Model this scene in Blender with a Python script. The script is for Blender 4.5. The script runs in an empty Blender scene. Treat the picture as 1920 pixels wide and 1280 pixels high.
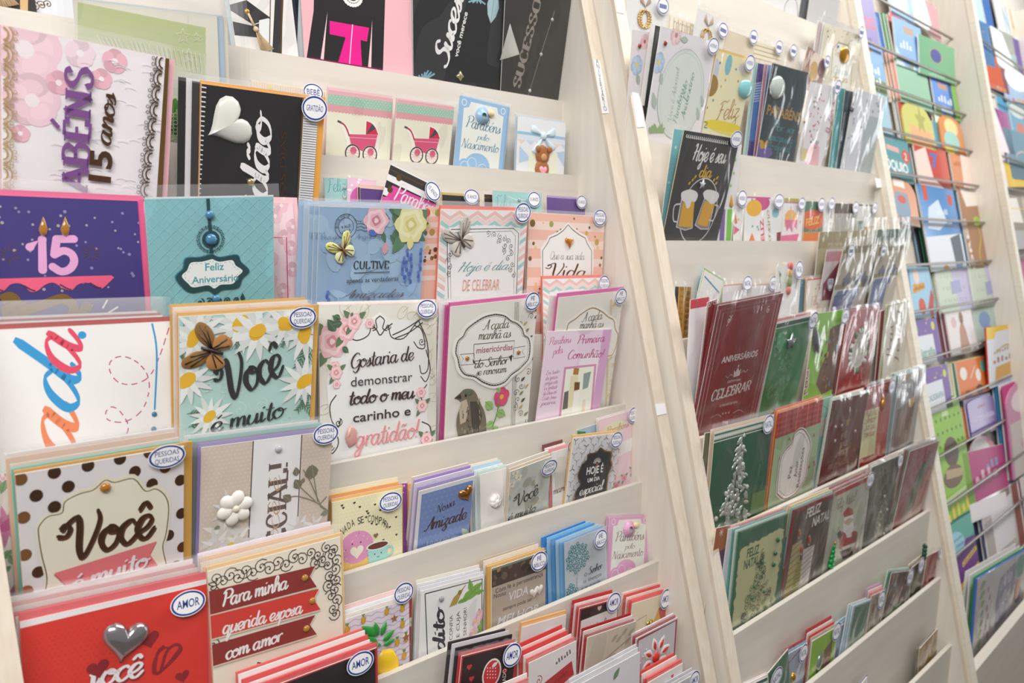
import bpy, math, random
from mathutils import Vector, Matrix
sc = bpy.context.scene
COL = sc.collection
PI = math.pi
# ------------------------------------------------------------------ camera
F_PX, CY, TH, PH, RO = 1492.7, 705.53, 0.83638, 0.17492, 0.00911
CAM = Vector((0.0, -0.75, 1.45))
_f = Vector((math.cos(TH)*math.cos(PH), math.sin(TH)*math.cos(PH), -math.sin(PH)))
_r = Vector((math.sin(TH), -math.cos(TH), 0)); _u = _r.cross(_f)
_c, _s = math.cos(RO), math.sin(RO)
RX, UX, FX = _c*_r + _s*_u, -_s*_r + _c*_u, _f
cam_data = bpy.data.cameras.new('camera'); cam = bpy.data.objects.new('camera', cam_data); COL.objects.link(cam)
m = Matrix((RX, UX, -FX)).transposed().to_4x4(); m.translation = CAM
cam.matrix_world = m
cam_data.sensor_width = 36; cam_data.lens = F_PX/1920*36
cam_data.shift_y = (CY-640)/1920
cam_data.clip_start = 0.02
cam_data.dof.use_dof = True; cam_data.dof.focus_distance = 0.88; cam_data.dof.aperture_fstop = 6.5
sc.camera = cam
# ------------------------------------------------------------------ light
sc.view_settings.view_transform = 'Standard'; sc.view_settings.look = 'None'
sc.view_settings.exposure = 0.0; sc.view_settings.gamma = 1.0
try: sc.view_settings.use_curve_mapping = False
except Exception: pass
sc.cycles.transparent_max_bounces = 32
sc.cycles.max_bounces = 8
sc.cycles.caustics_reflective = False; sc.cycles.caustics_refractive = False
wd = bpy.data.worlds.new('world'); sc.world = wd; wd.use_nodes = True
bg = wd.node_tree.nodes['Background']; bg.inputs[0].default_value = (1.0, 0.98, 0.955, 1); bg.inputs[1].default_value = 0.21
def area(name, loc, target, sx, sy, power, col=(1, 0.975, 0.94)):
    l = bpy.data.lights.new(name, 'AREA'); l.shape = 'RECTANGLE'; l.size = sx; l.size_y = sy; l.energy = power; l.color = col
    o = bpy.data.objects.new(name, l); COL.objects.link(o); o.location = loc
    d = Vector(target)-Vector(loc); o.rotation_euler = d.to_track_quat('-Z', 'Y').to_euler()
    return o
area('ceiling_lamp', (-0.4, -1.1, 2.3), (0.45, 0.0, 1.2), 1.2, 0.45, 28)
area('ceiling_lamp', (1.45, -0.60, 2.72), (1.5, -0.1, 1.0), 1.5, 0.3, 21)
area('ceiling_lamp', (3.0, -0.45, 2.75), (2.7, 0.2, 1.3), 1.4, 0.35, 20)
area('shop_window', (6.3, -1.25, 1.35), (2.2, 0.0, 1.35), 0.6, 2.3, 21, (.95, .98, 1))
# ------------------------------------------------------------------ materials
_mats = {}
def lin(h):
    h = h.lstrip('#'); v = [int(h[i:i+2], 16)/255 for i in (0, 2, 4)]
    return tuple(x/12.92 if x <= .04045 else ((x+.055)/1.055)**2.4 for x in v)
def M(h, rough=.5, metal=0.0):
    k = (h, rough, metal)
    if k in _mats: return _mats[k]
    m = bpy.data.materials.new('print_'+h.strip('#')); m.use_nodes = True
    b = m.node_tree.nodes['Principled BSDF']
    b.inputs['Base Color'].default_value = (*lin(h), 1); b.inputs['Roughness'].default_value = rough; b.inputs['Metallic'].default_value = metal
    _mats[k] = m; return m
def GOLD(): return M('#b98a3c', .28, 1.0)
def SILV(): return M('#c9c6c2', .22, 1.0)
def COPP(): return M('#8c5a2c', .3, 1.0)
def gem(h):
    k = ('gem', h)
    if k in _mats: return _mats[k]
    m = bpy.data.materials.new('gem'); m.use_nodes = True; b = m.node_tree.nodes['Principled BSDF']
    b.inputs['Base Color'].default_value = (*lin(h), 1); b.inputs['Roughness'].default_value = .06
    b.inputs['Transmission Weight'].default_value = .35; b.inputs['Coat Weight'].default_value = .6
    _mats[k] = m; return m
def wood(name, h1, h2, scale, rough=.45, stretch=(1, 1, 14)):
    if name in _mats: return _mats[name]
    m = bpy.data.materials.new(name); m.use_nodes = True; nt = m.node_tree; b = nt.nodes['Principled BSDF']
    tc = nt.nodes.new('ShaderNodeTexCoord'); mp = nt.nodes.new('ShaderNodeMapping'); mp.inputs['Scale'].default_value = stretch
    nz = nt.nodes.new('ShaderNodeTexNoise'); nz.inputs['Scale'].default_value = scale; nz.inputs['Detail'].default_value = 5
    rp = nt.nodes.new('ShaderNodeValToRGB'); rp.color_ramp.elements[0].color = (*lin(h1), 1); rp.color_ramp.elements[1].color = (*lin(h2), 1)
    rp.color_ramp.elements[0].position = .3; rp.color_ramp.elements[1].position = .7
    bp = nt.nodes.new('ShaderNodeBump'); bp.inputs['Strength'].default_value = .06; bp.inputs['Distance'].default_value = .002
    L = nt.links.new
    L(tc.outputs['Object'], mp.inputs[0]); L(mp.outputs[0], nz.inputs['Vector']); L(nz.outputs['Fac'], rp.inputs[0]); L(rp.outputs[0], b.inputs['Base Color'])
    L(nz.outputs['Fac'], bp.inputs['Height']); L(bp.outputs[0], b.inputs['Normal'])
    b.inputs['Roughness'].default_value = rough
    _mats[name] = m; return m
PANEL = lambda: wood('cream_panel', '#e4ddd1', '#ece6dc', 6, .5, (14, 14, 1))
LIP = lambda: wood('painted_lip', '#d2cbc1', '#dbd5cb', 5, .5, (1, 10, 12))
BATTEN = lambda: wood('pale_wood_edge', '#d8cab8', '#e2d7c8', 9, .5, (20, 20, 1))
def plastic(flap=False):
    kk = 'flap' if flap else 'plastic'
    if kk in _mats: return _mats[kk]
    m = bpy.data.materials.new('clear_plastic_film' if not flap else 'folded_plastic_flap'); m.use_nodes = True; nt = m.node_tree; L = nt.links.new
    for n in list(nt.nodes): nt.nodes.remove(n)
    out = nt.nodes.new('ShaderNodeOutputMaterial'); tr = nt.nodes.new('ShaderNodeBsdfTransparent'); gl = nt.nodes.new('ShaderNodeBsdfGlossy'); df = nt.nodes.new('ShaderNodeBsdfDiffuse')
    tr.inputs[0].default_value = (.985, .985, .985, 1); gl.inputs['Roughness'].default_value = .13; gl.inputs[0].default_value = (1, 1, 1, 1)
    df.inputs[0].default_value = (.93, .93, .95, 1)
    tc = nt.nodes.new('ShaderNodeTexCoord'); mp = nt.nodes.new('ShaderNodeMapping'); mp.inputs['Scale'].default_value = (26, 12, 10); mp.inputs['Rotation'].default_value = (0, 0, .5)
    nz = nt.nodes.new('ShaderNodeTexNoise'); nz.inputs['Scale'].default_value = 1.0; nz.inputs['Detail'].default_value = 2; nz.inputs['Distortion'].default_value = .8
    bp = nt.nodes.new('ShaderNodeBump'); bp.inputs['Strength'].default_value = .8; bp.inputs['Distance'].default_value = .004
    lw = nt.nodes.new('ShaderNodeLayerWeight'); lw.inputs[0].default_value = .5; pw = nt.nodes.new('ShaderNodeMath'); pw.operation = 'POWER'; pw.inputs[1].default_value = 3.5; fr = nt.nodes.new('ShaderNodeMath'); fr.operation = 'MULTIPLY_ADD'; fr.inputs[1].default_value = .5; fr.inputs[2].default_value = .018; nt.links.new(lw.outputs['Facing'], pw.inputs[0]); nt.links.new(pw.outputs[0], fr.inputs[0])
    m1 = nt.nodes.new('ShaderNodeMixShader'); m1.inputs[0].default_value = .075 if flap else .016
    m2 = nt.nodes.new('ShaderNodeMixShader')
    L(tc.outputs['Object'], mp.inputs[0]); L(mp.outputs[0], nz.inputs['Vector']); L(nz.outputs['Fac'], bp.inputs['Height'])
    L(bp.outputs[0], gl.inputs['Normal']); L(bp.outputs[0], lw.inputs['Normal'])
    L(tr.outputs[0], m1.inputs[1]); L(df.outputs[0], m1.inputs[2]); L(fr.outputs[0], m2.inputs[0]); L(m1.outputs[0], m2.inputs[1]); L(gl.outputs[0], m2.inputs[2]); L(m2.outputs[0], out.inputs[0])
    _mats[kk] = m; return m
# ------------------------------------------------------------------ mesh helpers
def link(name, me, parent=None, label=None, cat=None, group=None, kind=None):
    o = bpy.data.objects.new(name, me); COL.objects.link(o)
    if parent is not None: o.parent = parent
    if label: o['label'] = label
    if cat: o['category'] = cat
    if group: o['group'] = group
    if kind: o['kind'] = kind
    return o
class MB:
    def __init__(s): s.v = []; s.f = []; s.m = []; s.mats = []
    def mi(s, m):
        if m not in s.mats: s.mats.append(m)
        return s.mats.index(m)
    def add(s, vs, fs, m):
        n = len(s.v); i = s.mi(m); s.v += [tuple(p) for p in vs]
        for f in fs: s.f.append([n+k for k in f]); s.m.append(i)
        return s
    def box(s, a, b, m):
        x0, y0, z0 = a; x1, y1, z1 = b
        return s.add([(x0,y0,z0),(x1,y0,z0),(x1,y1,z0),(x0,y1,z0),(x0,y0,z1),(x1,y0,z1),(x1,y1,z1),(x0,y1,z1)],
                     [(3,2,1,0),(4,5,6,7),(0,1,5,4),(1,2,6,5),(2,3,7,6),(3,0,4,7)], m)
    def prism(s, pts, z0, z1, m, axis='z'):
        n = len(pts)
        if axis == 'z': vs = [(x,y,z0) for x,y in pts]+[(x,y,z1) for x,y in pts]
        else: vs = [(z0,x,y) for x,y in pts]+[(z1,x,y) for x,y in pts]
        fs = [tuple(range(n))[::-1], tuple(range(n, 2*n))]+[(i,(i+1)%n,n+(i+1)%n,n+i) for i in range(n)]
        return s.add(vs, fs, m)
    def mesh(s, name, smooth=False):
        me = bpy.data.meshes.new(name); me.from_pydata(s.v, [], s.f)
        for m in s.mats: me.materials.append(m)
        me.polygons.foreach_set('material_index', s.m)
        if smooth: me.polygons.foreach_set('use_smooth', [True]*len(s.f))
        me.update(); return me
def sphere(c, r, m, mb, n=12, k=8):
    r = r if isinstance(r, tuple) else (r, r, r); vs = [(c[0], c[1], c[2]+r[2])]; fs = []
    for i in range(1, k):
        a = PI*i/k
        for j in range(n): b = 2*PI*j/n; vs.append((c[0]+r[0]*math.sin(a)*math.cos(b), c[1]+r[1]*math.sin(a)*math.sin(b), c[2]+r[2]*math.cos(a)))
    vs.append((c[0], c[1], c[2]-r[2])); e = len(vs)-1
    for j in range(n):
        fs.append((0, 1+j, 1+(j+1) % n)); fs.append((e, e-n+(j+1) % n, e-n+j))
        for i in range(k-2): a = 1+i*n; fs.append((a+j, a+n+j, a+n+(j+1) % n, a+(j+1) % n))
    mb.add(vs, fs, m)
def puff(outline, h, m, mb, z=0.0, c=None):
    n = len(outline); cx = sum(p[0] for p in outline)/n; cy = sum(p[1] for p in outline)/n
    if c: cx, cy = c
    vs = []; fs = []; rs = (1, .93, .8, .6, .35)
    for r in rs:
        zz = z+h*math.sqrt(max(0, 1-r*r)); vs += [(cx+(x-cx)*r, cy+(y-cy)*r, zz) for x, y in outline]
    vs.append((cx, cy, z+h)); e = len(vs)-1
    for i in range(len(rs)-1):
        for j in range(n): fs.append((i*n+j, i*n+(j+1) % n, (i+1)*n+(j+1) % n, (i+1)*n+j))
    b = (len(rs)-1)*n
    for j in range(n): fs.append((b+j, b+(j+1) % n, e))
    mb.add(vs, fs, m)
# 2-D outlines
def ell(cx, cy, rx, ry=None, n=22, rot=0):
    ry = rx if ry is None else ry; c, s = math.cos(rot), math.sin(rot)
    return [(cx+rx*math.cos(a)*c-ry*math.sin(a)*s, cy+rx*math.cos(a)*s+ry*math.sin(a)*c) for a in (2*PI*i/n for i in range(n))]
def heart(cx, cy, r, rot=0, n=26):
    o = []; c, s = math.cos(rot), math.sin(rot)
    for i in range(n):
        t = 2*PI*i/n; x = math.sin(t)**3*r; y = (13*math.cos(t)-5*math.cos(2*t)-2*math.cos(3*t)-math.cos(4*t))/16*r
        o.append((cx+x*c-y*s, cy+x*s+y*c))
    return o
def star(cx, cy, r, n=5, q=.42, rot=PI/2):
    return [(cx+(r if i % 2 == 0 else r*q)*math.cos(rot+PI*i/n), cy+(r if i % 2 == 0 else r*q)*math.sin(rot+PI*i/n)) for i in range(2*n)]
def leafo(x0, y0, x1, y1, w):
    dx, dy = x1-x0, y1-y0; o = []
    for t, k in ((0,0),(.2,.7),(.45,1),(.75,.6),(1,0),(.75,-.6),(.45,-1),(.2,-.7)): o.append((x0+dx*t-dy*k*w*.5, y0+dy*t+dx*k*w*.5))
    return o
def catmull(p, k=5):
    if len(p) < 3: return p
    q = [(2*p[0][0]-p[1][0], 2*p[0][1]-p[1][1])]+list(p)+[(2*p[-1][0]-p[-2][0], 2*p[-1][1]-p[-2][1])]; o = []
    for i in range(1, len(q)-2):
        for j in range(k):
            t = j/k; a, b, c, d = q[i-1], q[i], q[i+1], q[i+2]
            o.append(tuple(.5*(2*b[n]+(c[n]-a[n])*t+(2*a[n]-5*b[n]+4*c[n]-d[n])*t*t+(3*b[n]-a[n]-3*c[n]+d[n])*t**3) for n in (0, 1)))
    o.append(tuple(p[-1])); return o
def clip(pts, W, H):
    for ax, lim, sg in ((0, 0, 1), (0, W, -1), (1, 0, 1), (1, H, -1)):
        o = []
        for i in range(len(pts)):
            a, b = pts[i-1], pts[i]; da, db = sg*(a[ax]-lim), sg*(b[ax]-lim)
            if (da >= 0) != (db >= 0):
                t = da/(da-db); o.append((a[0]+(b[0]-a[0])*t, a[1]+(b[1]-a[1])*t))
            if db >= 0: o.append(b)
        pts = o
        if len(pts) < 3: return []
    return pts
# ------------------------------------------------------------------ lettering
SCR = {
'a':('8 8,5 10,1 8,0 3,3 0,6 3,8 8|8 10,7 4,8 0,10 1,12 4',11),'b':('0 3,4 11,5 17,3 19,1 14,1 4,3 0,7 2,8 7,6 10,2 7',9),
'c':('7 8,5 10,1 8,0 4,3 0,6 1,9 4',8),'d':('7 8,4 10,1 8,0 3,3 0,6 3,8 9|9 19,8 10,7 3,9 0,11 3',11),'e':('0 3,5 5,7 8,5 10,2 9,0 5,2 1,5 0,9 4',8),
'f':('0 3,5 10,7 17,5 19,3 15,2 5,1 -5,0 -9,-2 -6,1 -1,5 2',6),'g':('8 8,4 10,1 8,0 3,3 0,6 3,8 9|8 10,7 0,5 -7,2 -9,0 -6,3 -2,11 4',11),
'h':('0 3,4 11,5 17,3 19,1 14,1 0|1 4,4 9,6 10,7 7,7 2,8 0,11 4',10),'i':('1 10,1 3,2 0,5 3|1.6 14.6,2.4 13.4',5),'j':('2 10,1 0,0 -7,-3 -9,-4 -6,0 -2,5 3|2 14.6,2.8 13.4',5),
'l':('0 3,3 11,4 17,2 19,1 14,1 3,2 0,5 3',5),'m':('0 8,1 10,1 0|1 4,3 9,5 10,6 7,6 0|6 4,8 9,10 10,11 7,11 2,12 0,15 4',14),
'n':('0 8,1 10,1 0|1 4,4 9,6 10,7 7,7 2,8 0,11 4',10),'o':('5 10,1 8,0 4,3 0,7 2,8 7,5 10,4 8,7 7,11 8',9),'p':('1 10,1 0,0 -9|1 5,4 9,7 9,8 5,6 1,3 0,1 2',9),
'q':('8 8,4 10,1 8,0 3,3 0,6 3,8 9|8 10,7 -9,9 -6,12 3',11),'r':('1 10,1 0|1 5,3 9,5 10,7 9',7),'s':('0 2,4 8,4 10,5 6,5 2,2 0,0 1|5 1,8 4',7),
't':('3 17,2 4,3 0,5 0,7 3|-1 11,6 11.6',6),'u':('1 10,0 4,2 0,5 2,7 8|7 10,7 3,8 0,11 4',10),'v':('0 9,2 10,3 1,4 0,7 6,7 10,9 9',8),'x':('0 10,6 0,9 2|7 10,0 0',8),
'y':('1 10,1 4,3 1,6 3,7 9|8 10,7 0,5 -7,2 -9,0 -6,3 -2,10 4',10),'z':('0 9,3 10,6 9,0 1,3 2,6 -4,3 -8,0 -5,4 -1,9 3',9),
'V':('-6 12,-2 11,0 14,-2 16,-4 14,0 17,3 18,4 14,4 4,6 0,10 6,13 14,12 19',14),'P':('4 17,3 8,1 0|0 15,4 19,10 19,13 15,10 10,5 9',12),
'G':('12 15,9 18,4 15,1 8,3 1,8 0,12 4,13 9|8 8,13 9,12 -2,8 -6,4 -3',14),'A':('-1 2,3 1,8 11,11 19,11 8,12 0|4 7,12 8',13),'S':('12 15,9 19,5 17,5 13,9 9,10 4,6 0,1 1,-1 4',12),
'H':('0 15,3 18,4 14,2 0|12 18,10 8,10 0,13 1|0 8,6 10,12 9',14),'F':('3 16,2 6,0 0,-2 1|-1 15,4 18,9 17,13 19|1 9,7 10',10),'N':('0 1,2 8,3 18,7 8,9 0,11 10,13 19',14),
'C':('11 15,8 19,3 15,0 8,2 1,7 0,11 4',12),'M':('0 0,3 10,4 18,7 4,11 18,12 8,13 0',15),'T':('5 17,4 6,2 0,0 1|-1 15,3 18,8 17,13 19',11),'D':('3 18,2 1,0 0|-1 15,4 19,11 17,13 10,9 2,3 0',14),
'R':('4 17,3 8,1 0|0 15,4 19,10 19,13 15,10 10,5 9|6 9,9 3,12 0',13),'E':('10 16,7 19,3 17,4 11,7 10|6 10,1 8,0 3,4 0,10 3',11),'L':('8 17,5 19,4 12,3 3,0 0,3 2,8 0,11 2',11),
'Q':('9 2,3 0,1 8,4 18,10 17,12 9,8 1,5 0|6 4,10 0,15 -1',14),'J':('6 18,5 4,2 -5,-2 -3',9),'B':('2 18,1 0|0 16,5 19,9 17,8 11,3 10|3 10,9 9,11 4,7 0,1 0',12),'O':('8 18,2 14,1 5,5 0,11 5,11 14,7 18',13),
'!':('3 18,2 5|1.6 1,2.4 0',5),'.':('1 1,2 0',4),' ':('',6)}
SER = {'A':('0 0,4.5 10|4.5 10,9 0|2 3.5,7 3.5',9.5),'B':('1 0,1 10|1 10,5 10,7 8,5 5.3,1 5.3|1 5.3,6 5.3,8 3,6 0,1 0',9),'C':('8 8,6 10,3 10,1 7,1 3,3 0,6 0,8 2',9),
'D':('1 0,1 10|1 10,5 10,8.5 7,8.5 3,5 0,1 0',10),'E':('1 0,1 10|1 10,7 10|7 10,7 8|1 5.2,5 5.2|1 0,7 0|7 0,7 2.2',8.3),'I':('1 0,1 10',2.8),'L':('1 0,1 10|1 0,7 0|7 0,7 2.4',8),
'N':('1 0,1 10|1 10,8 0|8 0,8 10',9.8),'O':('5 10,2 9,.8 5,2 1,5 0,8 1,9.2 5,8 9,5 10',10.4),'P':('1 0,1 10|1 10,5 10,7.6 8,6.5 5,1 4.7',8.5),'R':('1 0,1 10|1 10,5 10,7.6 8,6 5.2,1 5|4.4 5,8.4 0',9.3),
'S':('7 8,5.5 10,2.5 9.8,1.2 7.6,3 5.8,6 4.5,7.4 2.2,5.5 .1,2.4 .2,.8 2.3',8.4),'T':('4 0,4 10|0 10,8 10|0 10,0 8|8 10,8 8',8.6),'U':('1 10,1 3,2.5 .4,5 0,7 1,7.6 3.5,7.6 10',9.4),'V':('0 10,4.5 0|4.5 0,9 10',9.2),
'H':('1 0,1 10|8 0,8 10|1 5,8 5',9.6),'!':('1 10,1 3.4|1 1,1 0',3.6),' ':('',5),'M':('1 0,1 10|1 10,5 0|5 0,9 10|9 0,9 10',10.6),'Q':('5 10,2 9,.8 5,2 1,5 0,8 1,9.2 5,8 9,5 10|5 2,9 -2',10.4)}
ACC = {'á':('a','/'),'é':('e','/'),'í':('i','/'),'ó':('o','/'),'ê':('e','^'),'â':('a','^'),'ã':('a','~'),'õ':('o','~'),'ç':('c',','),'É':('E','/'),'Ê':('E','^'),'Á':('A','/')}
def strokes(ch, tab):
    acc = None
    if ch in ACC: ch, acc = ACC[ch]
    if ch not in tab: ch = ch.upper() if ch.upper() in tab else (ch.lower() if ch.lower() in tab else ' ')
    d, adv = tab[ch]; st = [[tuple(map(float, q.split())) for q in part.split(',')] for part in d.split('|')] if d else []
    if acc:
        if ch == 'i': st = st[:1]
        y = 13 if ch.islower() else (22 if tab is SCR else 12); x = adv*.42
        st.append({'/': [(x, y), (x+3, y+3)], '^': [(x-3, y), (x, y+3), (x+3, y)], '~': [(x-3, y), (x-1, y+2), (x+1, y+.6), (x+3, y+2.4)], ',': [(x, -1), (x+1, -2.5), (x-1, -4)]}[acc])
    return st, adv
def pen(st, w0, w1, serif):
    """a stroke as (points, half widths): heavy going down, fine going across"""
    p = catmull(st, 5) if len(st) >= 4 or not serif else st
    if len(p) == 2: p = [tuple(p[0][i]+(p[1][i]-p[0][i])*t/3 for i in (0, 1)) for t in range(4)]
    hw = []
    for i in range(len(p)):
        a, b = p[max(0, i-1)], p[min(len(p)-1, i+1)]; dx, dy = b[0]-a[0], b[1]-a[1]; l = math.hypot(dx, dy) or 1
        k = abs(dy)/l
        if serif: k = k*k*(.45 if dx*dy > 0 and abs(dx) > .25*abs(dy) else 1)
        elif dy > 0: k *= .45
        hw.append((w0+(w1-w0)*k)/2)
    if not serif and len(hw) > 5: hw[0] *= .6; hw[-1] *= .5
    return p, hw
_bt = {}
def bfont(s, off=0.0):
    if (s, off) in _bt: return _bt[(s, off)]
    cu = bpy.data.curves.new('lettering', 'FONT'); cu.body = s; cu.resolution_u = 3; cu.offset = off
    ob = bpy.data.objects.new('lettering', cu); COL.objects.link(ob); bpy.context.view_layer.update()
    me = bpy.data.meshes.new_from_object(ob.evaluated_get(bpy.context.evaluated_depsgraph_get()))
    r = ([(v.co.x, v.co.y) for v in me.vertices], [tuple(p.vertices) for p in me.polygons])
    bpy.data.objects.remove(ob); bpy.data.curves.remove(cu); bpy.data.meshes.remove(me)
    _bt[(s, off)] = r; return r
_cap = max(p[1] for p in bfont('H')[0])
def lettering(s, font, w0=1.0, w1=2.6, shear=0.0, bold=0.0):
    """polygons of a line of text, cap height (x-height for the script) = 1, starting at x = 0; returns polys, width"""
    if font == 'b':
        vs, fs = bfont(s, bold)
        x0 = min(p[0] for p in vs); x1 = max(p[0] for p in vs)
        q = [((x-x0)/_cap+shear*y/_cap, y/_cap) for x, y in vs]
        return [[q[i] for i in f] for f in fs], (x1-x0)/_cap
    tab = SER if font == 'se' else SCR; x = 0; out = []; extra = 1.1 if font == 'se' else 0
    if font == 'sc': w0, w1, shear = w0*.72, w1*.72, shear+.18
    for ch in s:
        st, adv = strokes(ch, tab)
        for t in st:
            p, hw = pen(t, w0, w1, font == 'se')
            p = [((x+a+shear*b)/10, b/10) for a, b in p]; hw = [h/10 for h in hw]; L = []; R_ = []
            for i in range(len(p)):
                a, b = p[max(0, i-1)], p[min(len(p)-1, i+1)]; dx, dy = b[0]-a[0], b[1]-a[1]; l = math.hypot(dx, dy) or 1
                nx, ny = -dy/l*hw[i], dx/l*hw[i]; L.append((p[i][0]+nx, p[i][1]+ny)); R_.append((p[i][0]-nx, p[i][1]-ny))
            out += [[L[i], L[i+1], R_[i+1], R_[i]] for i in range(len(p)-1)]
            if font == 'se':
                for e, o in ((0, 1), (-1, -2)):
                    if abs(p[e][1]-p[o][1]) > .8*abs(p[e][0]-p[o][0]) and (abs(t[e][1]) < .05 or abs(t[e][1]-10) < .05) and len(t) < 4 and abs(t[0][1]-t[-1][1]) > 5:
                        a, b = p[e]; h = w0/10*.6; g = w1/20+.075; sg = 1 if t[e][1] < 5 else -1
                        out.append([(a-g, b), (a+g, b), (a+g, b+h*sg), (a-g, b+h*sg)])
        x += adv+extra
    return out, x/10
# ------------------------------------------------------------------ frames: each rack has its own x (along), y (into the wall)
class Frame:
    def __init__(s, ox, oy, rz):
        s.o = Vector((ox, oy, 0)); s.a = Vector((math.cos(rz), math.sin(rz), 0)); s.b = Vector((-math.sin(rz), math.cos(rz), 0)); s.rz = rz
        s.c = CAM-s.o
    def w(s, x, y, z): return s.o+s.a*x+s.b*y+Vector((0, 0, z))
    def mat(s): return Matrix.Translation(s.o) @ Matrix.Rotation(s.rz, 4, 'Z')
    def un(s, px, py, y, z, lean):
        """where the sight line through a photo point meets the leaning card plane"""
        d = FX+RX*((px-960)/F_PX)-UX*((py-CY)/F_PX)
        t = (y+(s.c.z-z)*lean-s.c.dot(s.b))/(d.dot(s.b)-d.z*lean)
        P = s.c+d*t
        return Vector((P.dot(s.a), P.dot(s.b), P.z))
FR1 = Frame(0, 0, 0); FR2 = Frame(.91717, 0, .03367)
LIPS = {1: lambda k: (.10298-.03447*k, 1.64371-.10721*k), 2: lambda k: (-.0098-.03438*k, 1.58385-.13859*k)}
FRS = {1: FR1, 2: FR2}
SINK = .052          # how far the card feet stand below the lip
LT = .008            # lip board thickness
def rack(fr, ix, x0, x1, ks, e, ta, label, left_panel=True, tp=.024):
    root = bpy.data.objects.new('display_rack', None); COL.objects.link(root); root.matrix_world = fr.mat()
    root['label'] = label; root['category'] = 'display rack'
    lip = LIPS[ix]; P = PANEL(); B = BATTEN(); Lm = LIP()
    y0, z0 = lip(0); yb = .34
    def front(z): return y0+e+(z-z0)*ta
    zt = 2.25
    for side, xa in (('l', x0-tp), ('r', x1)):
        if side == 'l' and not left_panel: continue
        mb = MB(); mb.prism([(front(0)+.004, 0), (yb, 0), (yb, zt), (front(zt)+.004, zt)], xa, xa+tp, P, 'x')
        p = link('side_panel', mb.mesh('side_panel'), root)
        mb = MB(); mb.prism([(front(0)-.002, 0), (front(0)+.0039, 0), (front(zt)+.0039, zt), (front(zt)-.002, zt)], xa, xa+tp, B, 'x')
        link('front_batten', mb.mesh('front_batten'), p, 'pale wooden batten')
    for k in ks:
        y, z = lip(k); yn, zn = lip(k+1)
        mb = MB(); mb.box((x0, y, zn-SINK-.006), (x1, y+LT, z), Lm)
        l = link('shelf_lip', mb.mesh('shelf_lip'), root)
        mb = MB(); yq = lip(k-1)[0]
        mb.box((x0, y+LT, z-SINK-.006), (x1, yq, z-SINK), Lm); link('shelf_floor', mb.mesh('shelf_floor'), root)
    mb = MB(); mb.box((x0-tp, yb, 0), (x1+tp, yb+.012, zt), P); link('back_panel', mb.mesh('back_panel'), root)
    y, z = lip(max(ks)); mb = MB(); mb.box((x0, y-.02, 0), (x1, y+.0, .09), P); link('plinth', mb.mesh('plinth'), root)
    return root
NUMW = ['', 'first', 'second', 'third', 'fourth', 'fifth', 'sixth', 'seventh', 'eighth']
CARDS = []
def tint(h, k):
    return '#'+''.join('%02x' % max(0, min(255, int(int(h.lstrip('#')[i:i+2], 16)*k))) for i in (0, 2, 4))
def butterfly(c, p, r, rot, up, lo, label, vein=None, rx=1.0):
    """raised butterfly: two upper wings, two lower wings, a thin body"""
    mb = MB(); z = c.zt()+.0008; cs, sn = math.cos(rot), math.sin(rot)
    def T(pts): return [(p[0]+(x*cs-y*sn)*r*rx, p[1]+(x*sn+y*cs)*r) for x, y in pts]
    for sg in (-1, 1):
        puff(T([(sg*x, y) for x, y in catmull([(.04, .05), (.25, .62), (.62, .98), (.98, .92), (.95, .5), (.6, .08), (.04, .02), (.04, .05)], 3)]), .0014, up, mb, z)
        puff(T([(sg*x, y) for x, y in catmull([(.04, 0), (.5, .05), (.78, -.2), (.7, -.62), (.4, -.8), (.12, -.42), (.04, 0)], 3)]), .0012, lo, mb, z)
        if vein:
            for e in ((.85, .85), (.9, .6), (.5, .75), (.65, -.45), (.4, -.65)):
                q = T([(sg*.06, .0), (sg*e[0], e[1])]); dx, dy = q[1][0]-q[0][0], q[1][1]-q[0][1]; l = math.hypot(dx, dy); nx, ny = -dy/l*r*.025, dx/l*r*.025
                mb.prism([(q[0][0]+nx, q[0][1]+ny), (q[0][0]-nx, q[0][1]-ny), (q[1][0]-nx, q[1][1]-ny), (q[1][0]+nx, q[1][1]+ny)], z, z+.0016, vein)
    q = T([(-.05, .45), (.05, .45), (.06, -.5), (-.06, -.5)]); mb.prism(q[::-1], z, z+.0022, vein or lo)
    c.part('butterfly', mb, label=label)
def trim(t):
    w = t.replace(',', '').split()[:8]
    while w[-1].lower() in ('with', 'and', 'the', 'of', 'in', 'a', 'by', 'its', 'reading', 'left', 'right', 'behind', 'at', 'between', 'beside', 'standing', 'just', 'on', 'black', 'brown', 'pink'): w.pop()
    return ' '.join(w)
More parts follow.
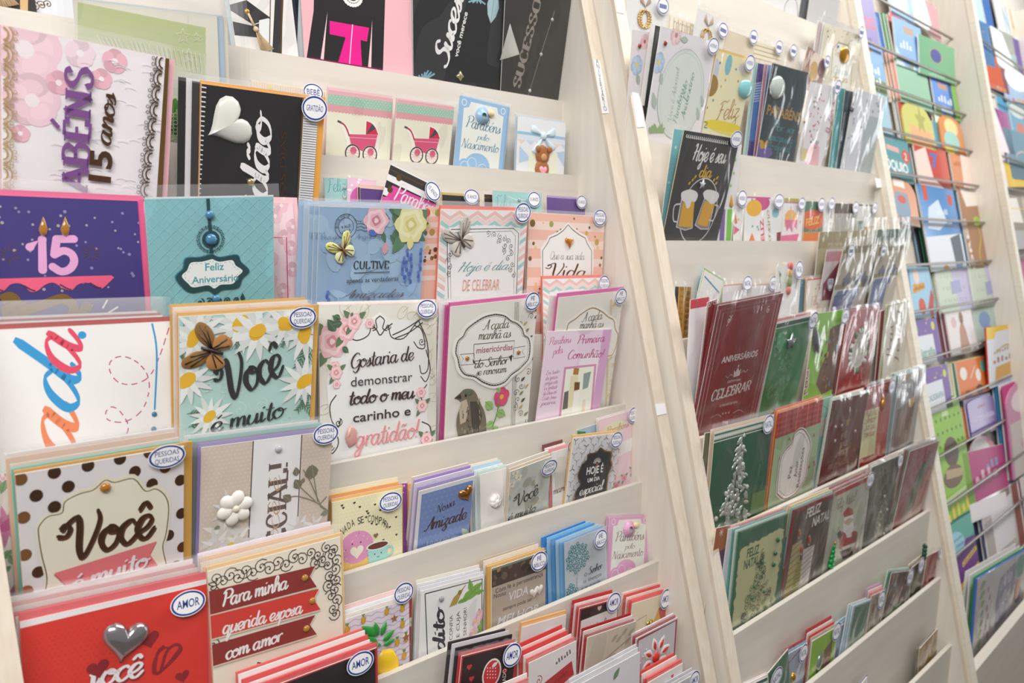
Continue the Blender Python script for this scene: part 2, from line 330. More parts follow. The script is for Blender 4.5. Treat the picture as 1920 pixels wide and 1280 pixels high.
class Card:
    def __init__(s, rk, k, TL, TR, BL=None, slot=0, lean=None, name='greeting_card', label='', short=None, cat='greeting card', group=None,
                 face='#f4efe6', edge='#f2ede4', th=.0012, plane=None, floor=None, H=None, rough=.45):
        fr = FRS[rk] if not isinstance(rk, Frame) else rk; s.fr = fr
        if plane is None:
            yl, zl = LIPS[rk](k); yb = yl+LT+.002+slot*.0024; fl = zl-SINK
        else: yb, zl, fl = plane
        if floor is not None: fl = floor
        if lean is None:
            best = None
            for i in range(111):
                l = -.28+i*.0045; y = yb+max(0, l)*SINK
                P, Q, B = (fr.un(*q, y, zl, l) for q in (TL, TR, BL)); c = abs((Q-P).normalized().dot((B-P).normalized()))
                if best is None or c < best[0]: best = (c, l)
            lean = max(-.2, min(.16, best[1]))
        s.lean = lean; y = yb+max(0, lean)*SINK; s.pl = (y, zl, lean)
        V0 = Vector((0, lean, 1)).normalized(); U0 = Vector((1, 0, 0)); N = Vector((0, -1, lean)).normalized(); s.N = N
        P, Q = fr.un(*TL, *s.pl), fr.un(*TR, *s.pl); O = Vector((0, y, zl))
        du, dv = (Q-P).x, (Q-P).dot(V0); s.roll = math.atan2(dv, du); s.W = math.hypot(du, dv); c, sn = math.cos(s.roll), math.sin(s.roll)
        s.U = U0*c+V0*sn; s.V = V0*c-U0*sn
        pf = (fl-zl)/V0.z; pv = (P-O).dot(V0)
        s.H = H if H else (min(pv, pv+dv)-pf)/c-(abs(sn)*s.W if sn*0 else 0)
        if sn < 0 and not H: s.H = (pv+dv-pf)/c
        elif sn >= 0 and not H: s.H = (pv-pf)/c
        s.org = P-s.V*s.H
        M3 = Matrix((s.U, s.V, N)).transposed().to_4x4(); M3.translation = s.org
        s.mat = fr.mat() @ M3
        s.mb = MB(); s.z = 2e-5; s.th = th; s.parts = []; s.name = name; s.label = label; s.cat = cat; s.group = group
        s.short = trim(short or label); s.face = face; s.edge = edge
        fm, em = M(face, rough), M(edge, .7)
        W, H_ = s.W, s.H
        s.mb.add([(0,0,0),(W,0,0),(W,H_,0),(0,H_,0),(0,0,-th),(W,0,-th),(W,H_,-th),(0,H_,-th)], [(0,1,2,3)], fm)
        n = len(s.mb.v)
        for f in ((4,7,6,5),(0,4,5,1),(1,5,6,2),(2,6,7,3),(3,7,4,0)): s.mb.f.append(list(f)); s.mb.m.append(s.mb.mi(em))
        cx, cy = (TL[0]+TR[0])/2, (TL[1]+TR[1])/2+30
        a, b = s.px((cx, cy)), s.px((cx, cy+20)); s.s = math.hypot(a[0]-b[0], a[1]-b[1])/20
        s.sx = s.W/max(1, TR[0]-TL[0]); s.k = s.s/s.sx; s.Wk = s.W*s.k; s.ec = 0
        CARDS.append(s); s.env = None; s.stk = []; s.zs = None; s.root = None
    def px(s, p):
        q = s.fr.un(p[0], p[1], *s.pl)-s.org
        return (q.dot(s.U), q.dot(s.V))
    def pp(s, pts): return [s.px(p) for p in pts]
    def n(s, a, b): return (a*s.W, s.H-b*s.Wk)
    def nn(s, pts): return [s.n(*p) for p in pts]
    # ---- printing
    def L(s): s.z += 1.3e-5; return s.z
    def poly(s, pts, m, z=None):
        if isinstance(m, str): m = M(m)
        q = clip(list(pts), s.W, s.H)
        if len(q) >= 3:
            if z: s.ec = (s.ec+1) % 3; z += s.ec*4e-6
            z = z or s.L(); s.mb.add([(x, y, z) for x, y in q], [tuple(range(len(q)))], m)
        return s
    def rect(s, a0, b0, a1, b1, m):   # card units
        return s.poly(s.nn([(a0, b0), (a1, b0), (a1, b1), (a0, b1)]), m)
    def line(s, pts, w, m, closed=False, smooth=True, z=None):
        if isinstance(m, str): m = M(m)
        pts = list(pts)
        if closed: pts = pts+[pts[0]]
        if smooth and len(pts) > 2: pts = catmull(pts, 4)
        z = z or s.L(); L_, R_ = [], []
        for i in range(len(pts)):
            a, b = pts[max(0, i-1)], pts[min(len(pts)-1, i+1)]; dx, dy = b[0]-a[0], b[1]-a[1]; l = math.hypot(dx, dy) or 1
            L_.append((pts[i][0]-dy/l*w/2, pts[i][1]+dx/l*w/2)); R_.append((pts[i][0]+dy/l*w/2, pts[i][1]-dx/l*w/2))
        for i in range(len(pts)-1): s.poly([L_[i], L_[i+1], R_[i+1], R_[i]], m, z)
        return s
    def dash(s, pts, w, m, on=.004, off=.003, k=8):
        q = catmull(pts, k); acc = 0; seg = [q[0]]; draw = True; z = s.L()
        for i in range(1, len(q)):
            acc += math.hypot(q[i][0]-q[i-1][0], q[i][1]-q[i-1][1]); seg.append(q[i])
            if acc > (on if draw else off):
                if draw: s.line(seg, w, m, smooth=False, z=z)
                seg = [q[i]]; acc = 0; draw = not draw
    def dots(s, pts, r, m, ry=None):
        z = s.L()
        for p in pts: s.poly(ell(p[0], p[1], r, ry, 12), m, z)
    def rdots(s, n, r0, r1, cols, box=(0, 0, 1, 1), seed=1):
        rnd = random.Random(seed)
        for c in cols:
            z = s.L(); m = M(c) if isinstance(c, str) else c
            for _ in range(n):
                x, y = s.n(rnd.uniform(box[0], box[2]), rnd.uniform(box[1], box[3])); s.poly(ell(x, y, rnd.uniform(r0, r1), None, 11), m, z)
    def text(s, t, p0, p1, h, m, font='b', w0=1.0, w1=2.6, shear=0.0, bold=0.0, natural=False):
        """baseline from p0 to p1 (card metres), height h in metres"""
        if isinstance(m, str): m = M(m)
        if t[0] == '~':   # print too small or blurred to read: a row of little marks
            polys = [[(i+.1, 0), (i+.62+.15*(i*7 % 3 == 0), 0), (i+.6, .55+.4*(i*5 % 3 > 0)), (i+.14, .5+.45*(i*5 % 3 > 0))] for i in range(int(t[1:]))]; w = int(t[1:])
        else: polys, w = lettering(t, font, w0, w1, shear, bold)
        dx, dy = p1[0]-p0[0], p1[1]-p0[1]; l = math.hypot(dx, dy) or 1; kx = (h if natural else l/w); ux, uy = dx/l, dy/l; z = s.L(); mb = s.mb
        for q in polys:
            r = [(p0[0]+ux*x*kx-uy*y*h, p0[1]+uy*x*kx+ux*y*h) for x, y in q]
            if any(-.0005 <= a <= s.W+.0005 and -.0005 <= b <= s.H+.0005 for a, b in r):
                r = clip(r, s.W, s.H)
                s.ec = (s.ec+1) % 3
                if len(r) >= 3: mb.add([(x, y, z+s.ec*4e-6) for x, y in r], [tuple(range(len(r)))], m)
        return s
    def tx(s, t, p0, p1, hpx, m, font='b', **k): return s.text(t, s.px(p0), s.px(p1), hpx*s.s, m, font, **k)
    def tn(s, t, a0, b0, a1, b1, h, m, font='b', **k): return s.text(t, s.n(a0, b0), s.n(a1, b1), h*s.Wk, m, font, **k)
    def heart(s, p, r, m, rot=0): return s.poly(heart(p[0], p[1], r, rot), m)
    def flower(s, p, r, pet, cen, n=5, w=.55, a0=0.3):
        z = s.L(); pet2 = tint(pet, .93) if isinstance(pet, str) else pet
        for i in range(n):
            a = a0+2*PI*i/n; o = (p[0]+r*.58*math.cos(a), p[1]+r*.58*math.sin(a)); s.poly(ell(*o, r*.45, r*w*.62, 14, a), pet2 if i % 2 else pet, s.L() if r > .012 else z)
            if r > .012: s.poly(ell(o[0]-r*.1*math.cos(a), o[1]-r*.1*math.sin(a), r*.30, r*w*.40, 12, a), pet if i % 2 else tint(pet, 1.03), s.L())
        s.poly(ell(p[0], p[1], r*.26, None, 10), cen)
    def daisy(s, p, r, pet, cen, n=13, rr=(.5, .36)):
        z2 = s.L(); z = s.L(); rnd = random.Random(int(p[0]*1e5))
        for i in range(n):
            a = 2*PI*i/n; q = r*rnd.uniform(.85, 1.08)
            s.poly(leafo(p[0], p[1], p[0]+q*math.cos(a), p[1]+q*math.sin(a), .25), pet if i % 2 or not isinstance(pet, str) else tint(pet, .94), z if i % 2 else z2)
        s.poly(ell(p[0], p[1], r*rr[0]*.62, r*rr[1]*.62, 12, .8), cen)
    def leaf(s, p, q, w, m, vein=None):
        s.poly(leafo(*p, *q, w), m)
        if vein: s.line([p, q], .0006, vein)
    def sprig(s, p, q, m, n=6, ln=.3, w=.28):
        dx, dy = q[0]-p[0], q[1]-p[1]; s.line([p, q], .0006, m); z = s.L(); l = math.hypot(dx, dy)
        for i in range(1, n+1):
            t = i/(n+1); x, y = p[0]+dx*t, p[1]+dy*t
            for sg in (1, -1):
                a = math.atan2(dy, dx)+sg*.7; s.poly(leafo(x, y, x+l*ln*math.cos(a), y+l*ln*math.sin(a), w), m, z)
    def rose(s, p, r, c0, c1, c2, leaf=None):
        if leaf:
            for a in (.6, 2.4, 4.1): s.leaf((p[0]+r*.5*math.cos(a), p[1]+r*.5*math.sin(a)), (p[0]+1.75*r*math.cos(a), p[1]+1.75*r*math.sin(a)), .5, leaf)
        for rr, n, c, ph in ((1.0, 6, c0, 0), (.78, 5, c1, .5), (.55, 5, c0, .2), (.36, 4, c2, .8), (.18, 3, c1, .1)):
            o = []
            for i in range(24): a = 2*PI*i/24; k = rr*r*(.9+.1*math.cos(n*a+ph)); o.append((p[0]+k*math.cos(a), p[1]+k*math.sin(a)))
            s.poly(o, c)
    def curl(s, p, r, a0, turns, w, m, grow=.12, d=1):
        pts = []; n = int(10*turns)
        for i in range(n+1): a = a0+d*2*PI*turns*i/n; k = r*(grow+(1-grow)*i/n); pts.append((p[0]+k*math.cos(a), p[1]+k*math.sin(a)))
        s.line(pts, w, m, smooth=False); s.poly(ell(*pts[0], w*1.1, None, 8), m)
    def scrolls(s, pts, r, w, m, d0=1):
        """a running row of little curls along a line"""
        for i, p in enumerate(pts):
            d = d0 if i % 2 == 0 else -d0; s.curl(p, r, 1.2*i, 1.4, w, m, d=d)
        s.line(pts, w, m)
    def frame(s, pts, w, m): return s.line(pts, w, m, closed=True, smooth=False)
    # ---- children
    def part(s, name, mb, smooth=True, label=None):
        s.parts.append((name, mb.mesh(name, smooth), label))
    def envelope(s, col, up=.004, right=.004, left=0.0, back=.0022):
        mb = MB(); W, H = s.W, s.H; m = M(col, .6)
        mb.box((-left, 0, -s.th-back-.0006), (W+right, H+up, -s.th-.0004), m); s.parts.append(('envelope', mb.mesh('envelope'), None)); s.envd = back+.001
    def gems(s, pts, r, col, h=.6, name='gem', flat=1.0):
        for p in pts:
            mb = MB(); sphere((p[0], p[1], s.zt()+r*h*.15), (r, r*flat, r*h), gem(col) if isinstance(col, str) else col, mb, 12, 6); s.part(name, mb)
    def zt(s): return s.z+2e-4
    def puffy(s, name, outline, h, mat, label=None, z=0):
        mb = MB(); puff(outline, h, mat, mb, s.zt()+z); s.part(name, mb, label=label)
    def sleeve(s, top=.010, side=.002, wr=1.0, bottom=0.0, back=False):
        rnd = random.Random(int(abs(s.org.x*1e5+s.org.z*7e4))); big = wr >= 1.5; nx, ny = (26, 42) if big else (15, 17); x0, x1, y1 = -side, s.W+side, s.H+top; Wd = x1-x0
        ph = [rnd.uniform(0, 6) for _ in range(6)]; z0 = s.z+.0009+.0005*min(wr, 2.4); vs = []; fs = []
        rid = []
        for _ in range(int(2+wr*2.2) if wr >= .8 else 0):
            a = rnd.choice((rnd.gauss(.95, .35), rnd.gauss(-.95, .35), rnd.gauss(1.45, .2))); cx, cy = rnd.uniform(.05, .95)*Wd, s.H-rnd.uniform(-.1, 1.0)*min(s.H, 1.5*s.W)
            rid.append((math.cos(a), math.sin(a), cx, cy, rnd.uniform(.0035, .007), rnd.uniform(.2, .5)*(.0007+.0005*min(wr, 4)), rnd.uniform(.35, .8)*max(s.W, .07)))
        for j in range(ny):
            for i in range(nx):
                a, b = i/(nx-1), j/(ny-1); x, y = x0+Wd*a, (s.H*j/(ny-4) if j <= ny-4 else s.H+top*(j-ny+4)/3); b = y/y1
                z = z0+min(wr, 2.4)*(.0003*math.sin(7*a+5*b+ph[0])+.0003*math.sin(11*a-9*b+ph[1]))
                for cx_, sx_, px_, py_, w, h, ln in rid:
                    d = (x-px_)*sx_-(y-py_)*cx_; l = ((x-px_)*cx_+(y-py_)*sx_)/ln
                    if abs(d) < 3*w and abs(l) < 1.6: z += h*math.exp(-(d/w)**2)*math.exp(-l*l*2)
                t = (y-(s.H-.002))/(top+.002)
                if t > 0: z += t*(.0006*math.sin(62*a*Wd/.1+ph[3])+.0007*math.sin(25*a+ph[4]))-(.0015*t)
                vs.append((x, y, z))
        for j in range(ny-1):
            for i in range(nx-1): k = j*nx+i; fs.append((k, k+1, k+nx+1, k+nx))
        mb = MB(); mb.add(vs, [f for f in fs if vs[f[0]][1] < s.H-.001], plastic()); n0 = len(mb.v); fl = [f for f in fs if vs[f[0]][1] >= s.H-.001]
        mi = mb.mi(plastic(True)); mb.f += [list(f) for f in fl]; mb.m += [mi]*len(fl); s.zs = z0+.0018+.0003*min(wr, 2.4)
        s.parts.append(('plastic_sleeve', mb.mesh('plastic_sleeve', True), 'clear plastic sleeve'))
    def sticker(s, p, t, rx=.0135, ry=.0095, col='#27418f', font='b', rot=0.0, ring=True):
        x, y = s.px(p) if p[0] > 2 else p; z = (s.zs or s.z+.0008)+.0004; mb = MB(); m = M(col, .4); w = M('#f6f6fa', .35)
        c, sn = math.cos(rot), math.sin(rot)
        def put(poly, zz, mm): mb.add([(x+a*c-b*sn, y+a*sn+b*c, zz) for a, b in poly], [tuple(range(len(poly)))], mm)
        o = ell(0, 0, rx, ry, 30); mb.prism([(x+a*c-b*sn, y+a*sn+b*c) for a, b in o], z-.0003, z, M('#f6f6fa', .35))
        put(ell(0, 0, rx*.95, ry*.94, 30), z+2e-5, m); put(ell(0, 0, rx*.84, ry*.80, 30), z+4e-5, w)
        rows = t.split('|'); h = ry*(.42 if len(rows) > 1 else .62)
        if len(rows) == 1 and len(t) > 6: h = ry*.45
        for i, r in enumerate(rows):
            polys, wd_ = ([[(j*.62, 0), (j*.62+.5, 0), (j*.62+.5, .85), (j*.62, .85)] for j in range(8)], 5) if r == '-' else lettering(r, 'b', bold=.012 if len(r) < 6 else .004); k = min(h*1.0, rx*1.28/wd_); by = (len(rows)-1)*h*.75-i*h*1.5-h/2
            for q in polys: put([((a-wd_/2)*k, by+b*h) for a, b in q], z+6e-5, m)
        s.parts.append(('category_sticker', mb.mesh('category_sticker'), 'oval blue and white sticker'))
    # ---- copies standing behind
    def stack(s, cols, step=.0026, dx=-.0012, dz=.0012, jit=.001, start=None, sl=True):
        s.stk.append((cols, step, dx, dz, jit, start, sl))
    def build(s):
        me = s.mb.mesh(s.name); o = link(s.name, me, None, s.label, s.cat, s.group); o.matrix_world = s.mat; s.root = o
        for nm, pm, lb in s.parts: link(nm, pm, o, lb)
        rnd = random.Random(len(s.label)*7+int(s.W*1e4))
        for cols, step, dx, dz, jit, start, sl in s.stk:
            d0 = start if start is not None else (s.th+getattr(s, 'envd', 0)+.0012)
            for i, c in enumerate(cols):
                off = Vector((dx*(i+1)+rnd.uniform(-jit, jit), dz*(i+1)+rnd.uniform(-jit, jit), -d0-step*i))
                if c is None: m2 = me; nm = s.name; cw = 'matching'
                else:
                    mb = MB(); mb.box((0, 0, -.0012), (s.W, s.H, 0), M(c, .55)); m2 = mb.mesh('plain_card'); nm = s.name; cw = colname(c)
                q = link(nm, m2, None, '%s card, %s one stacked behind the %s' % (cw, NUMW[i+1] if i < 8 else 'next', s.short), s.cat)
                off.y = max(off.y, -.0) ; q.matrix_world = s.mat @ Matrix.Translation((off.x, 0, off.z)); 
                if off.y > 0:   # a slightly taller copy
                    if c is not None:
                        for v in m2.vertices:
                            if v.co.y > .001: v.co.y += off.y
                if sl:
                    for nm2, pm, lb in s.parts:
                        if nm2 == 'plastic_sleeve' and i < 4:
                            link(nm2, pm, q, lb)
                            break
def colname(h):
    r, g, b = [int(h.lstrip('#')[i:i+2], 16)/255 for i in (0, 2, 4)]; mx, mn = max(r, g, b), min(r, g, b)
    if mx-mn < .09: return 'white' if mx > .85 else ('grey' if mx > .35 else 'black')
    import colorsys
    hh, l, sat = colorsys.rgb_to_hls(r, g, b); hh *= 360
    if l > .88: return 'cream' if 20 < hh < 75 else 'pale'
    nmv = 'red' if hh < 14 or hh > 345 else 'orange' if hh < 42 else 'yellow' if hh < 68 else 'green' if hh < 165 else 'teal' if hh < 195 else 'blue' if hh < 250 else 'purple' if hh < 295 else 'pink'
    if nmv == 'orange' and l < .45: nmv = 'brown'
    if nmv == 'red' and l > .7: nmv = 'pink'
    return nmv
# ------------------------------------------------------------------ the racks
W2 = 1.71678-.91717
rack(FR1, 1, .0945, .86517, range(-3, 10), -.06774, .28329, 'cream stepped card rack with love, birthday and friendship cards, nearest')
rack(FR2, 2, 0.0, W2, range(-4, 8), -.00336, .26225, 'cream stepped card rack behind it holding the green and red Christmas cards')
PQ = 'PESSOAS|QUERIDAS'
# ================================================================== rack one, top pocket
def cap_card(TL, TR, label, slot=0):
    c = Card(1, 0, TL, TR, slot=slot, lean=-.1, label=label, short='mortarboard card', face='#f3f1ee')
    c.poly(c.pp([(520, -90), (535, -88), (527, 110), (510, 106)]) if TL[0] > 100 else c.nn([(.78, 0), (1, 0), (1, 3), (.78, 3)]), '#26242a')
    return c
c = cap_card((421, -60), (541, -52), 'black mortarboard graduation card with beige tassel, gold edge, above the green card')
c.poly(c.pp([(420, 12), (462, 0), (508, 34), (474, 46)]), '#232126'); c.poly(c.pp([(436, 40), (472, 48), (504, 38), (500, 72), (440, 66)]), '#2c2a30')
c.poly(c.pp([(486, 38), (504, 34), (502, 92), (484, 88)]), '#eef0f3'); c.line(c.pp([(530, -50), (527, 105)]), .0016, GOLD()); c.line(c.pp([(508, -50), (505, 105)]), .001, GOLD())
mb = MB(); a = c.px((462, 22)); b = c.px((478, 55)); e = c.px((500, 96)); t = M('#dcbf97', .7); zz = c.zt()+.001
for i in range(9):
    f = (i-4)/4; d = (e[0]-b[0]+f*.007, e[1]-b[1]+abs(f)*.002)
    mb.prism([(b[0]-.0006, b[1]), (b[0]+.0006, b[1]), (b[0]+d[0]+.001, b[1]+d[1]), (b[0]+d[0]-.001, b[1]+d[1])], zz, zz+.0012, t)
mb.prism([(a[0]-.0012, a[1]), (a[0]+.0012, a[1]), (b[0]+.0012, b[1]), (b[0]-.0012, b[1])], zz, zz+.0015, t); sphere((a[0], a[1], zz), (.003, .003, .002), M('#c9973f', .3, .6), mb); sphere((b[0], b[1], zz+.001), (.003, .003, .0022), t, mb)
c.part('tassel', mb, label='beige thread tassel'); c.sleeve(wr=2); c.stack(['#cfe0ea'], dx=-.004)
c = Card(1, 0, (-70, -85), (53, -72), lean=-.1, slot=0, label='brown and black graduation card with fringe tassel, top left corner of the rack', short='fringed graduation card', face='#2b2625')
c.poly(c.pp([(36, -60), (54, -60), (52, 25), (38, 24)]), '#d9b37f')
mb = MB(); t = M('#d9bd94', .7); zz = c.zt()+.001
for i in range(11):
    f = (i-5)/5; a = c.px((-8, -30)); e = c.px((6+f*26, 14-abs(f)*5)); mb.prism([(a[0]-.0006, a[1]), (a[0]+.0006, a[1]), (e[0]+.0016, e[1]), (e[0]-.0016, e[1])], zz, zz+.0012, t)
c.part('tassel', mb, label='beige thread tassel'); c.sleeve()
c = Card(1, 0, (56, -75), (150, -60), lean=-.1, slot=2, label='pale blue card with gold script beside the fringed graduation card', face='#e6eaf2')
for i in range(3): c.curl(c.px((66+12*i, 12-i*2)), .004, i, 1.3, .0008, GOLD())
c.sleeve()
c = Card(1, 0, (532, -58), (620, -44), lean=-.1, slot=4, label='white card with pale blue leaf just left of the gown card', face='#dfe8ec')
c.leaf(c.px((548, 85)), c.px((536, 5)), .5, '#b7cfd9', '#8fb0bd'); c.rose(c.px((546, 94)), .006, '#e9c6bb', '#f2d9d0', '#d9a79b')
c.poly(c.pp([(546, -60), (562, -60), (556, 110), (548, 110)]), '#1d2a3c')
# gown
c = Card(1, 0, (560, -75), (770, -45), BL=(551, 100), slot=1, lean=-.12, label='pink card with black graduation gown and magenta sash', short='gown card', face='#efb9c1', edge='#f7d9de')
c.poly(c.pp([(590, -80), (718, -60), (722, 0), (718, 132), (575, 108), (588, 20)]), '#232124')
c.poly(c.pp([(614, 22), (607, 112), (601, 110)]), '#efc9d0'); c.poly(c.pp([(698, 38), (696, 126), (690, 126)]), '#efc9d0')
c.poly(c.pp([(618, 39), (692, 52), (688, 78), (676, 75), (679, 130), (632, 124), (648, 70), (618, 64)]), '#e8188f')
c.line(c.pp([(661, 46), (655, 124)]), .0012, '#f4d3e6', smooth=False); c.line(c.pp([(648, 70), (632, 124)]), .0007, '#b80f70', smooth=False); c.line(c.pp([(578, 108), (718, 131)]), .0014, '#8a1250')
for i in range(11): a = PI+.15+i*.285; c.poly(ell(c.px((661, -6))[0]+.0115*math.cos(a), c.px((661, -6))[1]+.009*math.sin(a), .0022, None, 9), '#f3f1ee')
for i in range(9): a = PI+.2+i*.34; c.poly(ell(c.px((661, -6))[0]+.0075*math.cos(a), c.px((661, -6))[1]+.0055*math.sin(a), .0014, None, 8), '#f3f1ee')
c.stack(['#1f1d22', '#20222c'], dx=.004)
# sucesso cards
c = Card(1, 0, (773, -95), (960, -62), BL=(750, 100), slot=1, label='black card reading Sucesso in white script with blue leaves', short='white-lettered Sucesso card', face='#1d1d22', rough=.35, lean=-.13)
c.tx('Sucesso', (838, 127), (878, -40), 21, '#f3f2f0', 'sc', w1=4.6, w0=2.2); c.tx('você merece', (858, 108), (877, 24), 10, '#f0efec', 'b', bold=.02)
c.leaf(c.px((758, 140)), c.px((770, 96)), .5, '#b5d0d6', '#51747e'); c.leaf(c.px((920, 44)), c.px((930, -30)), .42, '#a9c7cf', '#51747e')
for i in range(6): a = c.px((792, 152)); b = c.px((785+6*i, 132+abs(3-i)*3)); c.line([a, b], .0022, '#7fb0c0')
for i in range(5): a = c.px((896, -2)); b = c.px((878+8*i, 4+i)); c.line([a, b], .002, '#86b4c4')
c.puffy('charm', star(*c.px((862, 143)), .007, 4, .6), .003, M('#b8ad8b', .3, .7), 'small gold owl-like charm'); c.sleeve(wr=2.2); c.stack(['#cfdde6', '#1e1f26'], dx=-.0045)
c = Card(1, 0, (952, -95), (1118, -62), BL=(905, 130), slot=0, lean=-.17, label='dark grey card reading SUCESSO with silver paper plane', short='paper plane card', face='#35322f', rough=.35)
c.tx('SUCESSO', (974, 166), (1016, -2), 20, '#8f867f', 'se', w1=3.4, w0=1.0)
c.puffy('paper_plane', c.pp([(956, 44), (974, 102), (937, 113)]), .002, M('#d7d5d1', .3, .4), 'silver paper plane'); c.line(c.pp([(956, 44), (956, 106)]), .0006, '#9b9894')
for p in ((1035, 37), (1014, 102), (993, 170)): c.gems([c.px(p)], .0026, '#e9e7e6')
c.line(c.pp([(1040, 20), (1014, 102), (990, 180)]), .0004, '#bcb8b2'); c.sleeve(wr=2.6)
# ================================================================== pocket two: green card, prams
c = Card(1, 1, (136, -2), (407, 30), BL=(131, 60), slot=2, label='large cream card with pale green panel and green knit photo, in clear bag', short='pale green card', face='#eeebdc', edge='#f2efe2')
cols = ['#c3cf97', '#c5d09c', '#c7d2a2', '#ccd5ab', '#d2d9b6', '#d8ddc1', '#d9dccb', '#cfd2c6', '#c6c9bd']
for i in range(9):
    y0, y1 = 4+i*15.5, 4+(i+1)*15.7; c.poly(c.pp([(146, y0), (386, y0+48), (385, y1+48), (145, y1)]), cols[i])
for i in range(26): c.line(c.pp([(182+i*8, 66+i*1.4), (196+i*7.6, 92+i*2.0)]), .0005, '#eef0e6')
for i in range(20): c.line(c.pp([(205+i*9, 92+i*2.2), (190+i*9.6, 66+i*1.9)]), .0004, '#aab09c')
for p, r in (((343, 68), .007), ((368, 70), .0045), ((354, 105), .007), ((360, 135), .004)): c.line(star(*c.px(p), r), .0005, '#eef0e2', closed=True, smooth=False)
c.poly(c.pp([(145, 143), (385, 191), (383, 330), (141, 300)]), '#cfd6b8')
for i in range(46): rnd = random.Random(i); p = (306+rnd.uniform(0, 36), 182+rnd.uniform(0, 50)); q = (p[0]+rnd.uniform(-14, 14), p[1]+rnd.uniform(12, 26)); c.leaf(c.px(p), c.px(q), .5, rnd.choice(['#3f8a2c', '#57a43c', '#2f6f23', '#7cbb58']))
for i in range(36): c.line(ell(*c.px((312+(i % 4)*8, 215+i//4*7)), .0024, .0018, 10), .0007, '#dfe3cf' if i % 3 else '#9cc07a', closed=True)
c.sleeve(top=.02, side=.02, wr=2.5); c.stack(['#bcd3ea', '#eae6d8'], dx=.006)
c = Card(1, 1, (470, 149), (612, 170), BL=(468, 190), slot=4, lean=.02, label='cream baby card with beige stripes behind the black Gratidão card', face='#f0e4d2')
c.rect(0, .02, 1, .16, '#f0dcc4')
for i in range(30): c.rect(i/30, .02, i/30+.012, .16, '#e3c7a8')
c.poly(c.pp([(506, 157), (512, 167), (498, 167)]), '#f0d24a'); c.sleeve(); c.sticker((584, 174), 'BEBÊ', .0125, .0095)
def pram(TL, TR, BL, label, slot, base=False):
    c = Card(1, 1, TL, TR, BL, slot=slot, label=label, short=label, face='#f4f2dc', group=None)
    X = lambda a, b: (c.W*a, c.H-c.Wk*b)
    c.rect(0, .0, 1, .06, '#f0b9bf'); c.rect(0, .06, 1, .22, '#a6cdb8'); c.dots([X(.03+.05*(i+.5*(j % 2)), .08+.036*j) for i in range(19) for j in range(4)], c.W*.007, '#cfe5d8')
    c.rect(0, .22, 1, .31, '#e8a6ad')
    c.poly([X(i/40, .225 if i % 2 else .20) for i in range(41)]+[X(1, .24), X(0, .24)], '#e8a6ad'); c.poly([X(i/40, .325 if i % 2 else .305) for i in range(41)]+[X(1, .29), X(0, .29)], '#e8a6ad')
    for sx, m in ((1, '#faf8ec'),):
        c.poly([X(.16, .42), (X(.30, .50)), X(.38, .62), X(.58, .62), X(.57, .37), X(.72, .41), X(.80, .56), X(.82, .66), X(.80, .84), X(.82, 1.0), X(.68, 1.10), X(.56, .98), X(.42, 1.08), X(.27, .98), X(.31, .76), X(.22, .54)], m)
    c.poly([X(.33, .63), X(.78, .60), X(.74, .83), X(.56, .88), X(.38, .82)], '#e0567f'); c.line([X(.34, .68), X(.78, .66)], .0006, '#f3c0cf')
    c.poly([X(.595, .61), X(.595, .40), X(.67, .42), X(.75, .50), X(.79, .595)], '#d5294f'); c.poly([X(.60, .61), X(.69, .43), X(.75, .50)], '#4a4348')
    c.line([X(.17, .455), X(.25, .49), X(.30, .56), X(.34, .66)], .0018, '#c9234a'); c.line([X(.155, .447), X(.21, .465)], .0022, '#4b474d', smooth=False)
    for cx in (.40, .67):
        p = X(cx, .92); c.poly(ell(*p, c.W*.12), '#f4efe4'); c.poly(ell(p[0]+.001, p[1]+.003, c.W*.05), '#e0567f')
        for i in range(12): a = 2*PI*i/12; c.line([p, (p[0]+c.W*.11*math.cos(a), p[1]+c.W*.11*math.sin(a))], .0004, '#d98aa0')
        c.line(ell(*p, c.W*.108), c.W*.018, '#3d3a3f', closed=True)
    if base: c.rect(.06, 1.14, .9, 1.16, '#e58f9b')
    c.sleeve(top=.006); c.stack(['#f2c4c9'], dx=.001, dz=.002); return c
pram((615, 168), (737, 185), (611, 288), 'cream pink pram card, left one', 1)
pram((745, 186), (852, 201), (736, 300), 'cream pink pram card, right one', 0, True)
